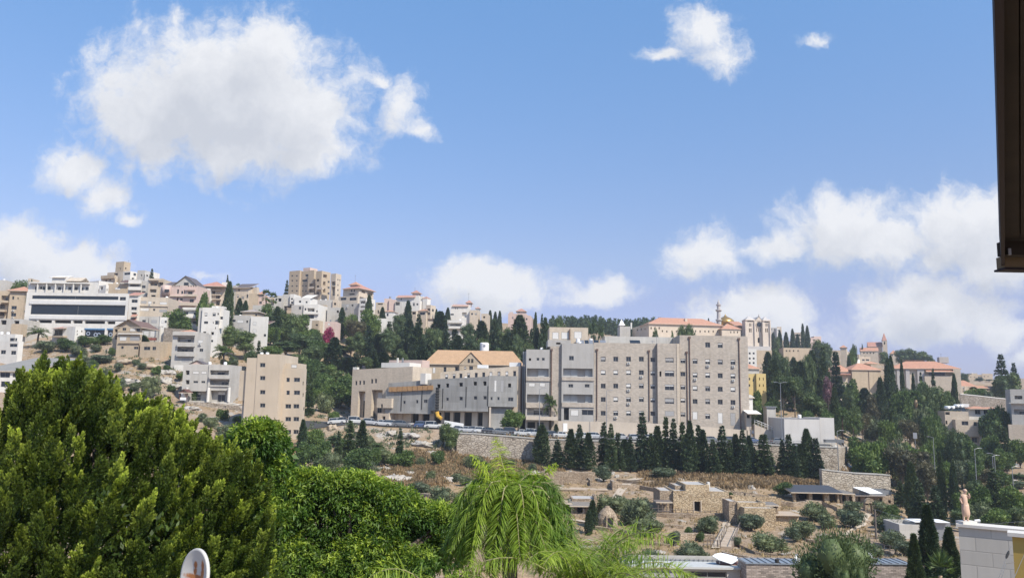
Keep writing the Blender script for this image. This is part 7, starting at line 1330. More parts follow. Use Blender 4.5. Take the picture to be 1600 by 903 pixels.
for k, (q, Yb, t) in enumerate([([(1000,846),(1030,848),(1050,851)],4,'left of the small olive above the workshop roof'),([(1130,862),(1160,868),(1188,872)],4,'below the foot of the stepped path'),([(1205,822),(1235,824),(1262,823)],5,'below the flat roofed yellowish hut'),([(1262,842),(1290,846),(1330,848)],5,'above the foreground pine'),([(1268,800),(1300,803),(1330,812)],5,'between the two olives below the gate'),
        ([(1340,812),(1362,814),(1392,822)],5,'right of the curved village path'),([(640,768),(670,772),(700,778)],5,'above the broadleaf crown'),([(742,748),(775,744),(806,741)],5,'under the flat crowned tree by the long wall'),([(965,748),(998,752),(1030,750)],4,'on the sandy path above the ruins'),([(1110,782),(1125,784),(1140,786)],4,'right of the dark doorway')]):
    fieldwall(q, Yb, 'low rough stone wall ' + t)
def path(name, pts, wpx, mat):
    V = []; F = []
    for i, (px, py) in enumerate(pts):
        for s in (-1, 1): p = ground_at(px + s * wpx / 2, py); V.append((p.x, p.y, H(p.x, p.y) + .18))
    F = [(2*i, 2*i+1, 2*i+3, 2*i+2) for i in range(len(pts) - 1)]; return tag(put(name, arr_mesh(name, V, F, [mat])), kind='structure')
M_PATH = flat('pale_path', (.46,.38,.29), .95, var=.15, scale=.7)
path('path', [(1118,858),(1122,848),(1128,838),(1133,828),(1135,820),(1140,812)], 13, M_PATH); path('path', [(1320,838),(1335,828),(1348,822),(1352,812),(1358,804)], 10, M_PATH); path('path', [(985,752),(1000,748),(1015,744),(1030,742)], 20, M_PATH); path('path', [(960,790),(965,775),(972,765),(980,757)], 14, M_PATH)
path('path', [(1004,806),(1040,808),(1080,809),(1130,808)], 8, M_PATH); path('path', [(880,812),(905,815),(925,820)], 12, M_PATH)
# stepped path
pa = ground_at(1133, 857); pb_ = ground_at(1147, 826); e = empty('stone_steps', pa, math.atan2(pb_.y - pa.y, pb_.x - pa.x) - math.pi/2); tag(e, 'pale stone steps with a wooden handrail climbing the village slope', 'steps'); d = (pb_ - pa); Ls = math.hypot(d.x, d.y); n = 8
for i in range(n): mb = MB(); mb.box(-.75, .75, Ls*i/n + .03, Ls*(i+1)/n + .15, -1.0 + d.z*i/n, .28 + d.z*i/n, M_EARTH); mb.obj('step', e)
for s in (-.9, .9):
    mb = MB(); mb.tube([(s, 0, 1.1), (s, Ls, 1.1 + d.z)], .05, M_WOODG, 5)
    for i in range(0, 7): mb.tube([(s, Ls*i/6, d.z*i/6 - .3), (s, Ls*i/6, d.z*i/6 + 1.1)], .05, M_WOODG, 5)
    mb.obj('handrail', e)
# village railings and utility pole
def fence(px0, py0, px1, py1, n, label):
    a = ground_at(px0, py0); c = ground_at(px1, py1); e = empty('post_fence', a); tag(e, label, 'fence')
    for i in range(n + 1): p = a.lerp(c, i / n); p.z = H(p.x, p.y); q = p - a; mb = MB(); mb.tube([(0,0,-.3),(0,0,1.1)], .05, M_WOODG, 5); mb.obj('post', e, loc=q)
    for h in (.5, 1.0):
        mb = MB(); mb.tube([(a.lerp(c, i/n).x - a.x, a.lerp(c, i/n).y - a.y, H(a.lerp(c, i/n).x, a.lerp(c, i/n).y) - a.z + h) for i in range(n + 1)], .035, M_WOODG, 4); mb.obj('rail', e)
fence(1010, 806, 1120, 808, 12, 'thin post fence in front of the square stone house'); fence(1085, 830, 1108, 832, 4, 'short wooden fence on the terrace left of the steps'); fence(1100, 858, 1126, 857, 5, 'thin fence at the foot of the stepped path'); fence(1342, 850, 1400, 868, 7, 'thin fence on the slope behind the shingle roof')
p = at(1367, 795, 118); g = H(p.x, p.y); e = empty('utility_pole', (p.x, p.y, g)); tag(e, 'dark wooden utility pole with one sagging wire running right', 'utility pole'); mb = MB(); mb.tube([(0,0,-1),(0,0,p.z-g)], [.16,.11], M_WOODG, 7); mb.obj('pole', e)
q1 = at(1620, 812, 62); mb = MB(); P0 = Vector((0,0,p.z-g)); P1 = q1 - Vector((p.x,p.y,g)); mb.tube([P0.lerp(P1, t/16) - Vector((0,0,4*1.0*(t/16)*(1-t/16))) for t in range(17)], .018, flat('wire', (.25,.25,.25), .6), 4); mb.obj('wire', e)
# rocks and outcrops
M_ROCK = flat('limestone', (.44,.405,.355), .95, var=.28, scale=1.6); M_ROCKT = flat('tan_limestone', (.42,.34,.25), .95, var=.3, scale=1.2)
_m = M_ROCK.node_tree; bump(_m, noise(_m, None, 4, 6, .7), _m.nodes['Principled BSDF'], .8, .25)
def rock(px, py, w, h, label, mat=None, group=None):
    p = ground_at(px, py); s = p.y / FPX; rng = np.random.default_rng(int(px * 7 + py)); n, m = 18, 12; V = []
    for j in range(m + 1):
        for i in range(n):
            th = 2 * math.pi * i / n; ph = math.pi * j / m; f = .62 * (1 + .30 * math.sin(3*th + px) * math.sin(2*ph) + .26 * math.sin(5*th - 3*ph + py) + .2 * math.sin(9*th + 7*ph) + rng.normal() * .16)
            V.append((math.cos(th) * math.sin(ph) * w * s / 2 * f, math.sin(th) * math.sin(ph) * w * s * .28 * f, math.cos(ph) * h * s * .8 * f))
    F = [(j*n+i, j*n+(i+1) % n, (j+1)*n+(i+1) % n, (j+1)*n+i) for j in range(m) for i in range(n)]
    o = put('rock', arr_mesh('rock', V, F, [mat or M_ROCK]), loc=(p.x, p.y, H(p.x, p.y) + h * s * .05)); tag(o, label, 'rock', group)
for r in [(618,752,54,14,'wide white rock outcrop above the broadleaf crown'),(640,742,30,8,'flat pale rock above the wide white outcrop'),(698,751,24,9,'white rock between two dark bushes on the dry slope'),(742,762,46,12,'long white outcrop left of the tall palm'),(765,756,40,10,'pale outcrop behind the tall palm tip'),(775,750,24,8,'small pale rock right behind the palm tip'),(600,735,28,7,'small pale ledge above the broadleaf crown'),
          (668,742,20,6,'small pale ledge left of the dark round bush'),(838,742,34,9,'pale rock left of the walled ruin'),(856,738,24,7,'small pale rock at the ruin corner'),(892,738.5,7,4,'single white boulder on top of the ruin wall'),(957,741,9,6,'white block beside the round bush'),(964,746,10,6,'square white block on the sandy path'),(936,753,12,5,'pale boulder below the round bush'),
          (1174,765,18,8,'white boulder above the broken wall'),(1062,752,30,7,'pale ledge in the dry brush'),(1260,748,40,9,'brown rocks below the end of the conifer row'),(1300,756,40,9,'brown rock ledge left of the pale lower wall'),(1030,866,26,9,'grey rock by the low grey flat roof'),(1085,862,22,6,'pale stone slab under the broad dark olive'),(1020,812,14,6,'pale rock under the spreading olive'),
          (340,634,84,9,'broad white rock shelf under the arched house'),(300,640,40,8,'white rock shelf left part under the arched house'),(232,575,60,9,'striped rock terrace below the brown gabled house'),(200,568,50,8,'pale rock terrace left of the striped one'),(262,584,40,9,'dark rock step beside the light grey house'),(205,600,60,10,'rounded pale rocks above the grey canopy'),(258,598,30,10,'pale boulder right of the round olive'),(275,606,30,9,'pale boulder left of the gazebo'),
          (372,592,22,14,'pale rock face between the arched house and the beige tower'),(368,608,20,12,'lower grey rock face left of the beige tower'),(560,676,22,8,'orange rock face in the slope thicket'),(520,670,26,9,'orange rock ledge right of the beige tower cypress'),(640,684,50,8,'broken pale rock rows on the steep bank'),(660,696,46,8,'second broken pale rock row on the steep bank'),(672,710,36,7,'lower broken pale rock row on the steep bank'),(610,680,26,8,'pale rock cluster above the lone slope cypress'),
          (1400,655,20,6,'grey rubble heap beside the street'),(1448,688,26,8,'grey boulders heap by the signboard'),(1200,650,30,12,'pale quarried rocks behind the hospital stair'),(1340,812,22,6,'pale rock by the right path'),(1395,846,30,7,'pale slab in the right village slope'),(1330,866,26,6,'pale slab behind the solar roof'),(425,700,20,8,'rock under the beige tower right corner'),(455,740,30,6,'pale ground slab by the grey domed bush')]:
    rock(r[0], r[1], r[2], r[3], r[4], M_ROCKT if any(w in r[4] for w in ('orange','brown','striped','terrace')) else None)
# dry brush and scrub: uncountable ground cover
def brush(name, polys, n, label, mat, size, blades=16):
    rng = np.random.default_rng(11); Ps = []; Ds = []
    tot = sum((p[1]-p[0])*(p[3]-p[2]) for p in polys)
    for (x0, x1, y0, y1) in polys:
        for _ in range(int(n * (x1-x0)*(y1-y0) / tot)):
            p = ground_at(rng.uniform(x0, x1), rng.uniform(y0, y1)); 
            if p.y > 700: continue
            k = blades; off = rng.normal(size=(k, 3)) * size * .5; off[:, 2] = 0; P = np.array([p.x, p.y, 0]) + off; P[:, 2] = Hv(P[:, 0], P[:, 1]) - .05; Ps.append(P); Ds.append(rng.normal(size=(k, 3)) * .6 + np.array([0, 0, 1.1]))
    V, F = leaves(np.concatenate(Ps), np.concatenate(Ds), size, size * .3, rng); tag(put(name, arr_mesh(name, V, F, [mat])), label, 'vegetation', kind='stuff')
brush('dry_brush', [(1000,1280,738,764),(640,880,705,750),(430,470,700,740),(1200,1330,742,756),(420,470,715,745),(600,700,730,760)], 2300, 'tangled brown dry brush covering the slope under the conifer row', L_DRY, .8, 22)
brush('dry_grass', [(420,900,700,800),(840,1420,745,875),(150,380,560,650),(40,300,540,640)], 2600, 'thin dry grass tufts scattered over the open slopes', leafmat('straw_leaf', (.26,.19,.10), (.42,.32,.18), trans=.1), .45, 10)
brush('green_scrub', [(470,720,672,745),(640,880,700,760),(100,320,545,650),(1320,1600,640,800),(1170,1330,560,690),(480,560,640,700),(400,560,500,600)], 1500, 'low green scrub scattered between trees and rocks on the slopes', L_OLIVE, .7, 20)
# ------------------------------------------------------------------ foreground roofs below
b = Bld('flat_roof_building', 'low building with a long pale grey flat roof behind the palm fronds', 'building', 1000, 72, 0, py=890)
b.v(985, 1160, 884.5, None, 0, 5, S_GREY, [(1000,1072,892,903,'s'),(1075,1136,892,903,'g')], roof='none'); x0, z0 = b.l(980, 883.4, -.3); x1, _ = b.l(1166, 883.4, -.3); _, zt = b.l(1070, 876.5, 4.5)
mb = MB(); mb.poly([(x0,-.3,z0),(x1,-.3,z0),(x1,4.6,zt),(x0,4.6,zt),(x0,-.3,z0-.18),(x1,-.3,z0-.18),(x1,4.6,zt-.18),(x0,4.6,zt-.18)], [(0,1,2,3),(7,6,5,4),(0,4,5,1),(1,5,6,2),(2,6,7,3),(3,7,4,0)], flat('pale_roof_sheet', (.50,.50,.47), .7, var=.1)); mb.obj('roof', b.root)
mb = MB(); mb.box(x0, x1, 4.61, 4.8, zt-.2, zt+.12, M_METAL)
for i in range(24): xx = x0 + (x1-x0)*i/24; mb.box(xx, xx+.06, 4.5, 4.6, zt, zt+.2, M_RAIL)
mb.obj('roof_edge', b.root); b.box('vent_pipe', 1031, 1034, 877.5, 884, 4, .3, M_WHITE); b.box('roof_unit', 1045, 1048.6, 885, 891, .8, .3, M_WHITE); b.box('roof_unit', 1119, 1122, 886, 890, .8, .3, M_WHITE); b.cyl('ventilator', 1023.6, 886.6, 891, .16, 1.5, M_DARK)
b = Bld('stone_roof_building', 'low building with rows of brownish stone shingles and a blue grey gutter strip', 'building', 1170, 70, 0, py=890)
M_SHING = stone('stone_shingles', (.36,.30,.255), .42, .13, .45, .3, .28)
for x0_, x1_ in ((1166, 1262), (1330, 1424)):
    b.v(x0_, x1_, 879.2, None, 0, 2.5, M_SHING, roof='none', part='shingle_wall'); xa, za = b.l(x0_ - 1, 879, -.1); xb, _ = b.l(x1_ + 1, 879, -.1); _, zb = b.l((x0_+x1_)/2, 872, 2.5)
    mb = MB(); mb.poly([(xa,-.1,za),(xb,-.1,za),(xb,2.6,zb),(xa,2.6,zb),(xa,-.1,za-.08),(xb,-.1,za-.08),(xb,2.6,zb-.08),(xa,2.6,zb-.08)], [(0,1,2,3),(7,6,5,4),(0,4,5,1),(1,5,6,2),(2,6,7,3),(3,7,4,0)], flat('blue_grey_sheet', (.25,.29,.33), .5, .2)); mb.obj('gutter_strip', b.root)
    for i in range(9): xx = xa + (xb-xa)*i/9; mb = MB(); mb.poly([(xx,-.12,za+.01),(xx+.05,-.12,za+.01),(xx+.05,2.5,zb+.01),(xx,2.5,zb+.01),(xx,-.12,za+.07),(xx+.05,-.12,za+.07),(xx+.05,2.5,zb+.07),(xx,2.5,zb+.07)], [(7,6,5,4)[::-1],(0,4,5,1)[::-1],(1,5,6,2)[::-1],(3,7,4,0)[::-1]], M_METAL); mb.obj('seam', b.root)
x, z = b.l(1244, 868, 1.5); mb = MB(); mb.lathe([(.02,.05),(.14,.02),(.21,-.05)], M_WHITE, (0,0,0), 18, 'Y', False); mb.obj('satellite_dish', b.root, True, (x, 1.5, z), (.2,0,.3)); b.box('roof_unit', 1245, 1252, 873, 878.6, 1.2, .5, M_WHITE); b.box('dish_mast', 1243.6, 1244.6, 870, 878, 1.7, .05, M_METAL)
b.box('water_tank', 1342, 1348, 861.5, 872, 2, .35, M_WHITE); b.box('vent_pipe', 1358, 1362.6, 864, 871, 2, .3, M_WHITE); b.cyl('ventilator', 1214, 873, 879, .18, .3, M_DARK); b.cyl('ventilator', 1367, 872.6, 879, .18, .3, M_DARK); b.box('skylight', 1340, 1352, 873, 879.4, -.16, .05, M_GLASS)
b = Bld('white_canopy', 'folded white sheet canopy on a small dark roof frame above the low roofs', 'canopy', 1140, 73, 0, py=880)
x0, z0 = b.l(1118, 872, 0); x1, _ = b.l(1163, 872, 0); _, zt = b.l(1140, 865, 2); _, zl = b.l(1140, 880.6, 0); xm = b.l(1143, 880, 0)[0]
mb = MB(); P = [(x0,.6,z0),(xm,-.6,zl),(x1,.5,z0-.05),(xm-.25,2.6,zt),(x0+.9,.9,zl+.15),(x1-.7,.7,z0-.02)]; vs = [(x0,1.2,z0),(x0+.45,.4,zl+.25),(xm,0,zl),(x1,1.0,z0-.1),(xm+.15,2.2,zt-.02),(xm-.35,2.4,zt+.03),(x0+.35,1.5,z0+.12)]
mb.poly(vs, [(0,1,6),(1,2,5,6),(2,3,4,5)], M_TARP); mb.poly([(v[0],v[1],v[2]-.03) for v in vs], [(6,1,0),(6,5,2,1),(5,4,3,2)], M_TARP); mb.obj('sheet', b.root); b.box('frame', 1126, 1158, 881, 886, .6, 1.6, M_WOOD); b.box('post', 1124, 1125, 876, 890, .8, .08, M_METAL); b.box('post', 1158, 1159, 876, 890, .8, .08, M_METAL)

# foreground trees standing just below
for a in [('nearpine',1294,786,128,47,'big bushy green pine in the foreground before the stone shingle roof'),('nearpine',1320,822,70,45,'lower bushy pine growth at the right of the foreground pine'),('nearcyp',1447,786,56,62,'tall dark cypress in the foreground left of the stone clad parapet'),('nearcyp',1427,832,44,60,'lower dark cypress beside the tall foreground one'),
          ('nearcyp',1482,822,46,66,'dark cypress right of the tall foreground one'),('fanpalm',1467,858,46,46,'small fan palm before the stone clad parapet'),('green',1350,880,26,48,'low green bush at the bottom edge by the shingle wall')]:
    tree(a[0], a[1], a[2], a[3], Y=a[4], label=a[5])

# ------------------------------------------------------------------ neighbour parapet, statue, yellow wall
M_TILEW = stone('parapet_cladding', (.52,.49,.43), .82, .40, .80, .2, .05); M_COP = flat('coping_stone', (.62,.58,.52), .7, var=.08)
b = Bld('parapet_wall', 'tall wall clad in large pale grey stone blocks with a white coping, carrying the statue', 'wall', 1498.5, 24, -33, py=840)
x1_, _ = b.l(1700, 840, 0); _, zt = b.l(1498.5, 822.5, 0); W = x1_
mb = MB(); mb.box(0, W, 0, .5, -9, zt, M_TILEW); mb.obj('wall', b.root); mb = MB(); mb.box(-.06, W, -.06, .56, zt + .003, zt + .085, M_COP); mb.obj('coping', b.root)
gz = b.root.location.z
# statue: one continuous figure on a base
ps = b.wld(*(b.l(1509.5, 817, .22)[0], .22), 0); zb = gz + zt + .086; e = empty('statue', (ps.x, ps.y, zb), 0.15); tag(e, 'small pinkish stone statue of a standing figure, one hand raised to its face', 'statue')
M_STAT = flat('pink_statue_stone', (.62,.42,.30), .6, var=.12, scale=5)
mb = MB(); mb.box(-.21, .25, -.15, .17, .001, .075, M_COP); mb.obj('plinth', e)
def skin_fig(name, verts, edges, rad, mat, parent, sub=2):
    me = bpy.data.meshes.new(name); me.from_pydata(verts, edges, []); me.materials.append(mat); o = put(name, me, parent); sk = o.modifiers.new('skin', 'SKIN'); sk.use_smooth_shade = True
    for i, r in enumerate(rad): me.skin_vertices[0].data[i].radius = (r, r) if not isinstance(r, tuple) else r
    me.skin_vertices[0].data[0].use_root = True; ss = o.modifiers.new('sub', 'SUBSURF'); ss.levels = sub; ss.render_levels = sub; return o
#      pelvis spine chest neck head
fv = [(0,0,.52),(-.01,0,.62),(-.02,.01,.735),(0,0,.84),(.02,-.01,.875),(.035,-.015,.935),(.04,-.02,.985),
      (-.09,.02,.80),(-.125,.03,.68),(-.105,-.02,.57),(.075,0,.80),(.115,-.05,.72),(.10,-.09,.80),(.075,-.085,.885),
      (-.055,0,.45),(-.06,.0,.28),(-.055,.01,.10),(-.06,-.04,.085),(.06,0,.45),(.085,-.03,.28),(.06,.01,.10),(.07,-.04,.085)]
fe = [(0,1),(1,2),(2,3),(3,4),(4,5),(5,6),(2,7),(7,8),(8,9),(2,10),(10,11),(11,12),(12,13),(0,14),(14,15),(15,16),(16,17),(0,18),(18,19),(19,20),(20,21)]
fr = [(.095,.075),(.08,.06),(.10,.065),.038,.036,.052,.034, .036,.028,.02,.036,.028,.023,.024,.062,.045,.028,.024,.062,.045,.028,.024]
skin_fig('figure', fv, fe, fr, M_STAT, e)
mb = MB(); mb.lathe([(.07,.20),(.115,.27),(.118,.38),(.112,.5),(.085,.59)], M_STAT, (0,0,0), 18, cap=True); dr = mb.obj('drapery', e, True)
for v in dr.data.vertices: a = math.atan2(v.co.y, v.co.x); k = 1 + .07 * math.sin(7 * a + v.co.z * 6); v.co.x *= k * .95; v.co.y *= k * .75; v.co.x += .01
mb = MB(); mb.lathe([(.03,-.03),(.058,.0),(.06,.035),(.035,.068),(.01,.075)], flat('statue_hair', (.50,.33,.24), .7), (0,0,0), 12); mb.obj('hair', e, True, (.03, .012, .925))
for s in (-1, 1): mb = MB(); mb.lathe([(.003,-.008),(.009,0),(.003,.008)], M_DARK, (0,0,0), 8); mb.obj('eye', e, True, (.037 + s*.02, -.066, .945))
mb = MB(); mb.lathe([(.008,-.014),(.011,-.006),(.004,.016)], M_STAT, (0,0,0), 8); mb.obj('nose', e, True, (.037, -.068, .93))
b2 = Bld('roof_lamp', 'small white floodlight lying on the coping right of the statue', 'lamp', 1527, 24.2, 0, py=815)
for ch in []: pass
b2.root.location = (at(1527, 815, 24.35).x, at(1527, 815, 24.35).y, zb); mb = MB(); mb.box(-.07,.07,-.05,.05,.002,.02,M_METAL); mb.obj('bracket', b2.root); mb = MB(); mb.box(-.08,.08,-.03,.03,.03,.08,M_WHITE); mb.obj('lamp_body', b2.root, rot=(.3,-.1,0))
M_YELW = flat('yellow_wall_paint', (.42,.29,.075), .8, var=.1, scale=1.5)
b = Bld('yellow_wall', 'ochre yellow rendered wall with a white coping in the bottom right corner', 'wall', 1583, 19, -33, py=860)
xw, _ = b.l(1680, 860, 0); _, zt2 = b.l(1583, 837.5, 0); mb = MB(); mb.box(0, xw, 0, .3, -.6, zt2, M_YELW); mb.obj('wall', b.root); mb = MB(); mb.box(-.09, xw, -.08, .38, zt2 + .003, zt2 + .09, M_COP); mb.obj('coping', b.root)
g0 = at(1579, 853, 18.6); e = empty('guy_wire', g0); tag(e, 'thin stay wires with a black insulator in front of the parapet wall', 'cable')
mb = MB(); q = at(1556, 915, 17.5) - g0; mb.tube([(0,0,0), q], .006, M_RAIL, 5); mb.obj('wire', e); mb = MB(); q2 = at(1561, 915, 17.5) - g0; m_ = at(1572, 880, 18.2) - g0; mb.tube([m_, q2], .006, M_RAIL, 5); mb.tube([m_, at(1585, 878, 18.9) - g0], .006, M_RAIL, 5); mb.obj('wire', e)
a_ = Vector((0,0,0)).lerp(q, .12); c_ = Vector((0,0,0)).lerp(q, .32); mb = MB(); mb.tube([a_, a_.lerp(c_,.3), a_.lerp(c_,.7), c_], [.012,.028,.03,.012], M_TYRE, 8); mb.obj('insulator', e)
e = empty('guy_wire', at(1604, 858, 18.5)); tag(e, 'thin cable crossing the ochre yellow wall diagonally', 'cable'); mb = MB(); mb.tube([(0,0,0), at(1579, 915, 17.6) - e.location], .006, M_RAIL, 5); mb.obj('wire', e)
# ------------------------------------------------------------------ wooden eave at the upper right
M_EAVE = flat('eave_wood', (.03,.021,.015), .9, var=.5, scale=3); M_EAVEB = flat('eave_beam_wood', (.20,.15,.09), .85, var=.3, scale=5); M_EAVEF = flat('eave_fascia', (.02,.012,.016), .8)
ZE = 1.3
def onz(px, py, z): d = ray(px, py); return d * (z / d.z)
A = onz(1568, 372, ZE); B_ = onz(1760, 372, ZE); C_ = onz(1566.5, -70, ZE); D_ = onz(1760, -70, ZE)
e = empty('roof_eave', A); tag(e, 'dark weathered wooden roof eave seen from below at the upper right', 'eave')
def plate(name, pts, z0, z1, mat):
    vs = [(p[0]-A.x, p[1]-A.y, z0-A.z) for p in pts] + [(p[0]-A.x, p[1]-A.y, z1-A.z) for p in pts]; mb = MB(); mb.poly(vs, [(3,2,1,0),(4,5,6,7),(0,1,5,4),(1,2,6,5),(2,3,7,6),(3,0,4,7)], mat); return mb.obj(name, e)
far = (A - C_).normalized(); n_ = 7
for i in range(n_):
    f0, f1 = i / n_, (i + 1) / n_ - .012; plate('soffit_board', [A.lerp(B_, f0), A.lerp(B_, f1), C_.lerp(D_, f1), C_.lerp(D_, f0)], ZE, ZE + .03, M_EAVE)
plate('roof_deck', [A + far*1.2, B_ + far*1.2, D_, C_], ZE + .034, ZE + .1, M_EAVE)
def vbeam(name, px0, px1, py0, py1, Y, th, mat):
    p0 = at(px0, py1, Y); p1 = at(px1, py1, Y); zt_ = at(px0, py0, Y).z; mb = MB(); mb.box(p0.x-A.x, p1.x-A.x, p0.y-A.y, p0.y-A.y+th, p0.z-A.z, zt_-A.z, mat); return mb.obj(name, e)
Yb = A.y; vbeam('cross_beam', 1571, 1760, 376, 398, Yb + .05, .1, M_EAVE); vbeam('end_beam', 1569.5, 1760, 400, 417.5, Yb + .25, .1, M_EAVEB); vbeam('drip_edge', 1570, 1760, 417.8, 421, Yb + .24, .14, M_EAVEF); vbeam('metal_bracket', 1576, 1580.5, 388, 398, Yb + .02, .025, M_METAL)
F0 = A + far*.45; F1 = C_; mb = MB(); w_ = Vector((1,0,0)) * .02; pts = [F0, F1]
vs = []
for p in (F0, F1):
    q = p - A
    for dx in (-.03, .0):
        for dz in (-.17 if p is F0 else -.05, .1): vs.append((q.x + dx, q.y, q.z + dz))
mb.poly(vs, [(0,1,3,2),(6,7,5,4),(0,4,5,1),(2,3,7,6),(1,5,7,3),(0,2,6,4)], M_EAVEF); mb.obj('fascia_board', e)

# ------------------------------------------------------------------ rusty dish
def dish_mat():
    m, nt, bs = newmat('rusty_dish'); tc = nt.nodes.new('ShaderNodeTexCoord'); V = tc.outputs['Object']
    base = mixc(nt, noise(nt, V, 6, 4), (.46,.44,.40), (.58,.56,.52)); st = None
    for (x, z, rx, rz) in ((0,-.02,.20,.032),(-.05,-.12,.16,.05),(.07,-.11,.10,.06),(-.05,.09,.03,.035),(.09,.10,.035,.05),(-.05,.03,.03,.04),(.10,.03,.04,.05)):
        s = nt.nodes.new('ShaderNodeVectorMath'); s.operation = 'SUBTRACT'; s.inputs[1].default_value = (x, 0, z); nt.links.new(V, s.inputs[0]); mm = nt.nodes.new('ShaderNodeVectorMath'); mm.operation = 'MULTIPLY'; mm.inputs[1].default_value = (1/rx, 0, 1/rz); nt.links.new(s.outputs[0], mm.inputs[0])
        l = nt.nodes.new('ShaderNodeVectorMath'); l.operation = 'LENGTH'; nt.links.new(mm.outputs[0], l.inputs[0])
        if st is None: st = l.outputs['Value']
        else: mn = nt.nodes.new('ShaderNodeMath'); mn.operation = 'MINIMUM'; nt.links.new(st, mn.inputs[0]); nt.links.new(l.outputs['Value'], mn.inputs[1]); st = mn.outputs[0]
    ad = nt.nodes.new('ShaderNodeMath'); ad.operation = 'MULTIPLY_ADD'; ad.inputs[1].default_value = 1.1; nt.links.new(noise(nt, V, 22, 5, .7), ad.inputs[0]); nt.links.new(st, ad.inputs[2])
    r = nt.nodes.new('ShaderNodeMapRange'); r.inputs['From Min'].default_value = 1.25; r.inputs['From Max'].default_value = 1.75; r.inputs['To Min'].default_value = 1; r.inputs['To Max'].default_value = 0; nt.links.new(ad.outputs[0], r.inputs['Value'])
    nt.links.new(mixc(nt, r.outputs[0], base, mixc(nt, noise(nt, V, 15, 4), (.26,.07,.015), (.48,.20,.06))), bs.inputs['Base Color']); bs.inputs['Roughness'].default_value = .6; return m
pd = at(303.5, 899, 8.0); e = empty('satellite_dish', (pd.x, pd.y, pd.z - 1.2)); tag(e, 'white satellite dish with rust stains at the bottom of the picture', 'satellite dish')
mb = MB(); mb.lathe([(.001,.035),(.10,.028),(.17,.012),(.225,-.008),(.243,-.012),(.25,.0),(.25,.018),(.235,.02),(.16,.05),(.001,.06)], dish_mat(), (0,0,0), 48, 'Y', False)
dd = mb.obj('dish', e, True, (0, 0, 1.2), (math.radians(-6), 0, math.radians(-40))); dd.scale = (1, 1, 1.02)
mb = MB(); mb.tube([(.03,.06,-8),(.03,.06,.8),(.02,.08,1.15)], .022, M_METAL, 8); mb.obj('mast', e); mb = MB(); mb.tube([(0,-.05,.98),(-.25,-.30,1.02)], .01, M_METAL, 6); mb.box(-.29,-.23,-.34,-.28,1.0,1.06,M_METAL); mb.obj('feed_arm', e)

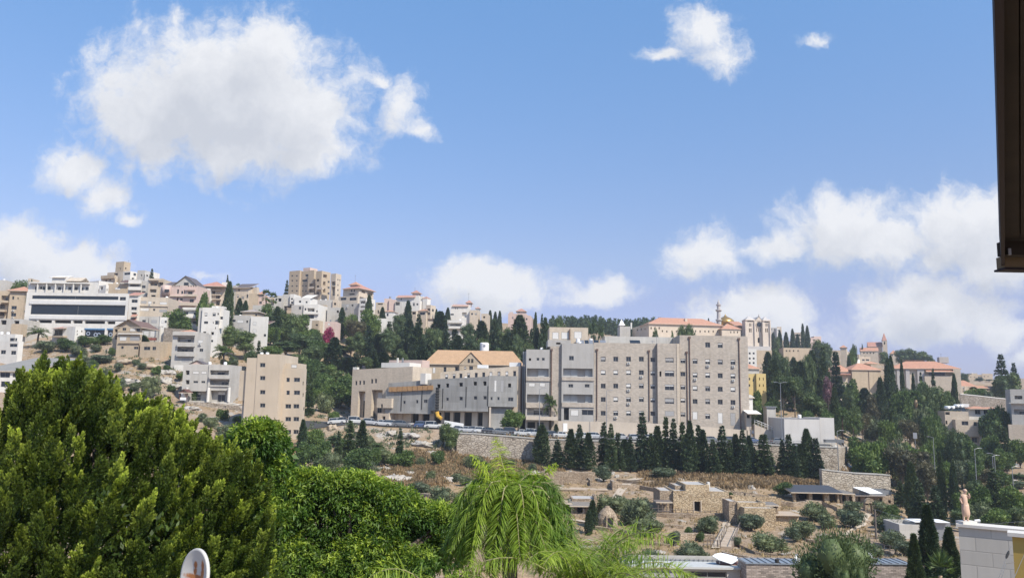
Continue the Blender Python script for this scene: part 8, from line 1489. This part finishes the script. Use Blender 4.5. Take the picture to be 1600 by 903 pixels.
# ------------------------------------------------------------------ big juniper, lower left
def near_leafmat(name, dark, light, tip, trans, rough=.5, brown=None):
    m = leafmat(name, dark, light, rough, trans, ('tip', tip), 1.5); return m
L_JUN = near_leafmat('juniper_scale', (.020,.036,.009), (.10,.155,.026), (.52,.60,.085), .3); L_JUNC = flat('juniper_inner', (.035,.035,.018), .95, var=.4, scale=6)
def tip_attr(me, val):
    a = me.attributes.new('tip', 'FLOAT', 'POINT'); a.data.foreach_set('value', val.astype(np.float32))
def juniper():
    rng = np.random.default_rng(21); sil = np.array([(-120,700),(-60,655),(0,650),(12,632),(30,600),(60,582),(95,580),(130,590),(160,606),(190,625),(225,648),(255,650),(280,662),(305,690),(345,705),(380,722),(405,745),(425,790),(432,960)], dtype=float)
    P = []; D = []; Lf = []; T = []; cores = []; nb = 0
    def plume(b, d, L, R, tipb):
        n = int(24 + 210 * L); s = rng.random(n) ** .8; a = rng.random(n) * 6.283; u = np.cross(d, [0.1, .2, 1]); u /= np.linalg.norm(u); w = np.cross(d, u); r = R * np.sin(np.minimum(1, s * .9 + .12) * math.pi) ** .7 * rng.uniform(.5, 1.1, n)
        o = u[None] * np.cos(a)[:, None] + w[None] * np.sin(a)[:, None]; P.append(b + d * (s * L)[:, None] + o * r[:, None] + np.array([0,0,.12])*(s**2*L)[:,None]); D.append(d * 1.0 + o * .38 + rng.normal(size=(n, 3)) * .2); Lf.append(np.full(n, .052)); T.append(np.clip((s - .2) * 1.3, 0, 1) * tipb)
    for k in range(640):
        px = rng.uniform(-60, 425); top = np.interp(px, sil[:, 0], sil[:, 1]); py = top + (985 - top) * rng.random() ** 1.15 - 4; f = (py - top) / (985 - top)
        if k < 210: px = rng.uniform(-40, 420); top = np.interp(px, sil[:, 0], sil[:, 1]); py = top + rng.uniform(-18, 20) * (1 if rng.random() < .8 else .2); f = 0
        Y = 15.2 - 3.2 * f + rng.normal() * .75 + (.6 if k < 210 else 0) + 1.0 * ((px - 180) / 260) ** 2; tip = np.array(at(px, py, Y)); lean = .15 + .35 * (px / 400) + rng.normal() * .16
        d = np.array([lean, -.15 - .35 * f + rng.normal() * .15, 1.0]); d /= np.linalg.norm(d); L = rng.uniform(.45, .95); R = rng.uniform(.08, .15); b0 = tip - d * L
        m = int(7 + 9 * L); bt = (.05 + 1.25 * rng.random() ** 1.6) * (1.15 - .45 * f)
        for j in range(m):
            s = (j + .5) / m; az = rng.random() * 6.283; o = np.array([math.cos(az), math.sin(az), 0]); rr = R * (1 - s * .85); dd_ = d * 1.0 + o * rng.uniform(.25, .6) * (1 - s * .6); dd_ /= np.linalg.norm(dd_)
            plume(b0 + d * (s * L * .9) + o * rr * .4, dd_, rng.uniform(.19, .34) * (1.15 - .3*s), rng.uniform(.032, .050), bt * rng.uniform(.7, 1.0) * (.25 + .75 * s))
        if k >= 210: c = tip - d * (L * .9) + np.array([0, .95, -.2]); cores.append((c[0], c[1], c[2], .30, .36))
    P_ = np.concatenate(P); V, F = leaves(P_, np.concatenate(D), np.concatenate(Lf), .027, rng); T_ = np.repeat(np.concatenate(T), 4)
    base = np.array(at(150, 760, 15.2)); gz_ = H(base[0], base[1]); e = empty('juniper_tree', (base[0], base[1], gz_)); tag(e, 'huge bright green conifer with upswept tufted sprays filling the lower left', 'tree'); o = np.array([base[0], base[1], gz_])
    me = arr_mesh('crown', V - o, F, [L_JUN]); tip_attr(me, T_); put('crown', me, e)
    IP, Id = lobe_pts(cores, 42000, rng, .2); IV, IF = leaves(IP, Id * .4 + rng.normal(size=IP.shape) * .5 + np.array([0.3, 0, .8]), .11, .05, rng)
    put('inner_foliage', arr_mesh('inner_foliage', IV - o, IF, [L_JUN]), e)
    mb = MB(); top = Vector(at(150, 700, 15.4)) - Vector(o); mb.tube([(0,0,-1), (.1,.1,top.z*.5), (top.x, top.y, top.z)], [.3,.22,.06], M_BARK, 8)
    for (px, py) in ((30,760),(90,690),(240,740),(330,790),(200,830),(60,860),(360,860)):
        q = Vector(at(px, py, 14.6)) - Vector(o); mb.tube([(0,0,max(.5, q.z - 2.4)), (q.x*.5, q.y*.5, q.z - .9), tuple(q)], [.12,.08,.02], M_BARK, 6)
    mb.obj('trunk', e, True)
juniper()
# ------------------------------------------------------------------ broadleaf trees
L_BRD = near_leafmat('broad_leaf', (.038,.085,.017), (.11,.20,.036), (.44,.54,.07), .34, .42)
def broadleaf(label, sil, Yc, px0, px1, nl, ncl, seed, bot=1000, leafL=.098):
    rng = np.random.default_rng(seed); sil = np.array(sil, dtype=float); lobes = []; backs = []
    for k in range(nl):
        px = rng.uniform(px0, px1); top = np.interp(px, sil[:, 0], sil[:, 1]); f = 0 if k < nl * .4 else rng.random() ** .9; r = rng.uniform(.2, .5); s = Yc / FPX; py = top + (bot - top) * f + r / s * (.62 if f == 0 else .6); Y = Yc + 1.1 - 2.1 * f + rng.normal() * .3; p = at(px, py, Y); lobes.append((p.x, p.y, p.z, r, r * .85)) ; backs.append((p.x + .1, p.y + .75, p.z - .25, r * .8, r * .8))
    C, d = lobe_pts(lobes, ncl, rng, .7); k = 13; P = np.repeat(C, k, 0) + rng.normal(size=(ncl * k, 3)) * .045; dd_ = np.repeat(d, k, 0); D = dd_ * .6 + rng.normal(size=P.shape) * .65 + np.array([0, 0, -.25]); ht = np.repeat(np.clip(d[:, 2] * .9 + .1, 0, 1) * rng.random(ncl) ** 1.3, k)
    n = len(P); D /= np.linalg.norm(D, axis=1, keepdims=True); S = np.cross(D, rng.normal(size=(n, 3)) * .5 + np.array([0, 0, 1.0])); S /= np.linalg.norm(S, axis=1, keepdims=True); N_ = np.cross(S, D); L = leafL * rng.uniform(.65, 1.3, n)[:, None]; Wd = L * .34
    a = P; m1 = P + D * L * .45; t = P + D * L - N_ * L * .18; V = np.stack([a, m1 + S * Wd / 2 + N_ * Wd * .18, t, m1 - S * Wd / 2 + N_ * Wd * .18], 1).reshape(-1, 3); F = np.arange(4 * n).reshape(n, 4)
    F = np.stack([F[:, [0, 1, 2, 2]], F[:, [0, 2, 3, 3]]], 1).reshape(-1, 4)[:, :3]
    base = np.array(at((px0 + px1) / 2, 800, Yc)); gz_ = H(base[0], base[1]); o = np.array([base[0], base[1], gz_]); e = empty('leafy_tree', o); tag(e, label, 'tree')
    me = bpy.data.meshes.new('crown'); V = (V - o); F = F.astype(np.int32); me.vertices.add(len(V)); me.vertices.foreach_set('co', V.astype(np.float32).ravel()); me.loops.add(F.size); me.loops.foreach_set('vertex_index', F.ravel()); me.polygons.add(len(F)); me.polygons.foreach_set('loop_start', (np.arange(len(F))*3).astype(np.int32)); me.polygons.foreach_set('loop_total', np.full(len(F), 3, dtype=np.int32)); me.update(calc_edges=True); me.materials.append(L_BRD)
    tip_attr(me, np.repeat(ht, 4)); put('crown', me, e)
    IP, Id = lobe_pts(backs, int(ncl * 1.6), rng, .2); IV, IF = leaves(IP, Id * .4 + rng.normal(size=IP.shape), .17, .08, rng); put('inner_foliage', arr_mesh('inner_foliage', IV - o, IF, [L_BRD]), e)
    mb = MB(); top = Vector(at((px0+px1)/2, 830, Yc + .6)) - Vector(o); mb.tube([(0,0,-1), (.1,.1,top.z*.6), tuple(top)], [.25,.18,.08], M_BARK, 8)
    for l in lobes[::4]: q = Vector(l[:3]) - Vector(o); mb.tube([(top.x*.7, top.y*.7, top.z*.75), (q.x*.6, q.y*.6, q.z - .5), tuple(q)], [.07,.05,.015], M_BARK, 5)
    mb.obj('trunk', e, True)
broadleaf('upright broadleaf tree with drooping leaves just right of the big tufted conifer', [(330,728),(350,718),(368,702),(382,676),(396,664),(410,664),(420,680),(426,712),(438,750),(455,775)], 16.0, 345, 440, 60, 4600, 3)
broadleaf('wide rounded broadleaf tree with glossy leaves in the bottom centre left', [(395,775),(425,765),(450,765),(480,735),(495,740),(520,752),(545,742),(570,748),(600,758),(625,770),(650,795),(680,790),(700,800),(722,830),(735,870)], 16.6, 400, 722, 200, 13000, 4)
# ------------------------------------------------------------------ palms
L_QP = near_leafmat('queen_palm_leaf', (.06,.125,.02), (.22,.33,.055), (.46,.54,.06), .35, .45); M_RACH = flat('frond_stalk', (.26,.24,.11), .7, var=.3, scale=4)
def big_palm(label, px, py, Y, specs, seed, leafL=.42, nleaf=190, name='palm_tree', mid=False):
    rng = np.random.default_rng(seed); c = np.array(at(px, py, Y)); gz_ = H(c[0], c[1]); o = np.array([c[0], c[1], gz_]); e = empty(name, o); tag(e, label, 'palm tree'); cz = c[2] - gz_
    mb = MB(); mb.tube([(0,0,-1), (.05,0,cz*.5), (0,0,cz)], [.16,.13,.11], M_BARKL, 10); mb.obj('trunk', e, True)
    for (az, el, L, cv, yel) in specs:
        P, D, pts, LL = frond(None, rng, (0, 0, cz), math.radians(az), math.radians(el), L, cv, nleaf, leafL, .02, .2, 2.0, mid); n = len(P); D = D / np.linalg.norm(D, axis=1, keepdims=True)
        # each leaflet: a blade of three drooping segments
        S = np.cross(D, np.array([0, 0, 1.0])) + rng.normal(size=D.shape) * .3; S /= np.linalg.norm(S, axis=1, keepdims=True); w = .0054; LLs = (leafL * LL / leafL)[:, None]; rows = []
        q = P.copy(); dcur = D.copy(); wid = [.6, 1.0, .8, .05]
        for k in range(4):
            rows += [q + S * w * wid[k], q - S * w * wid[k]]
            dcur = dcur + np.array([0, 0, -.24 * rng.uniform(.5, 1.4)]); dcur /= np.linalg.norm(dcur, axis=1, keepdims=True); q = q + dcur * LLs / 3
        V = np.stack(rows, 1).reshape(-1, 3); b_ = (np.arange(n) * 8)[:, None]; F = np.concatenate([b_ + np.array([[2*k, 2*k+2, 2*k+3, 2*k+1]]) for k in range(3)], 0)
        me = arr_mesh('frond', V, F, [L_QP, M_RACH]); tip_attr(me, np.full(len(V), yel) * np.repeat(rng.uniform(.6, 1, n), 8)); fo = put('frond', me, e)
        mb = MB(); mb.tube([tuple(p) for p in pts], [.018 - .0013 * i for i in range(13)], M_RACH, 6); mb.obj('stalk', fo, True)
R_ = random.Random(4); sp = []
for i in range(15): sp.append((i * 24 + R_.uniform(-9, 9), R_.uniform(80, 88), R_.uniform(2.1, 2.6), R_.uniform(2.6, 3.0), R_.uniform(.0, .35)))
for i in range(9): sp.append((i * 40 + 15, R_.uniform(72, 82), R_.uniform(1.7, 2.1), R_.uniform(2.5, 2.8), R_.uniform(.0, .25)))
for i in range(16): sp.append((i * 22.5 + 7, R_.uniform(45, 66), R_.uniform(1.3, 1.7), R_.uniform(2.0, 2.4), R_.uniform(.0, .2)))
sp += [(120, 87, 1.6, .5, 1.0), (200, 86, 1.45, .7, .9), (20, 86, 1.4, .9, .8)]
big_palm('tall feathery palm with a yellow new frond in the bottom centre', 797, 848, 11.6, sp, 8, .22, 520, mid=True)
sp = []
for i in range(24): sp.append((i * 15 + R_.uniform(-9, 9), R_.uniform(48, 84), R_.uniform(1.5, 2.2), R_.uniform(1.5, 2.3), R_.uniform(.05, .45)))
big_palm('lower feathery palm spreading its fronds right of the tall one', 915, 962, 11.0, sp, 9, .26, 260)
sp = []
for i in range(11): sp.append((i * 33 + R_.uniform(-9, 9), R_.uniform(48, 76), R_.uniform(1.1, 1.6), R_.uniform(1.4, 2.0), R_.uniform(.2, .6)))
big_palm('small yellowish palm tip poking in at the bottom edge left of the tall palm', 690, 985, 10.6, sp, 10, .28, 130)
# ------------------------------------------------------------------ summer haze
def haze():
    m = bpy.data.materials.new('haze'); m.use_nodes = True; nt = m.node_tree; nt.nodes.clear(); o = nt.nodes.new('ShaderNodeOutputMaterial'); v = nt.nodes.new('ShaderNodeVolumePrincipled')
    v.inputs['Color'].default_value = (.82, .89, 1.0, 1); v.inputs['Density'].default_value = HAZE; v.inputs['Anisotropy'].default_value = .2; nt.links.new(v.outputs[0], o.inputs['Volume'])
    mb = MB(); mb.box(-4400, 4400, -200, 5300, -420, 105, m); tag(mb.obj('haze'), 'thin pale summer haze lying over the whole valley and hill', 'haze', kind='stuff')
HAZE = .00022
haze()
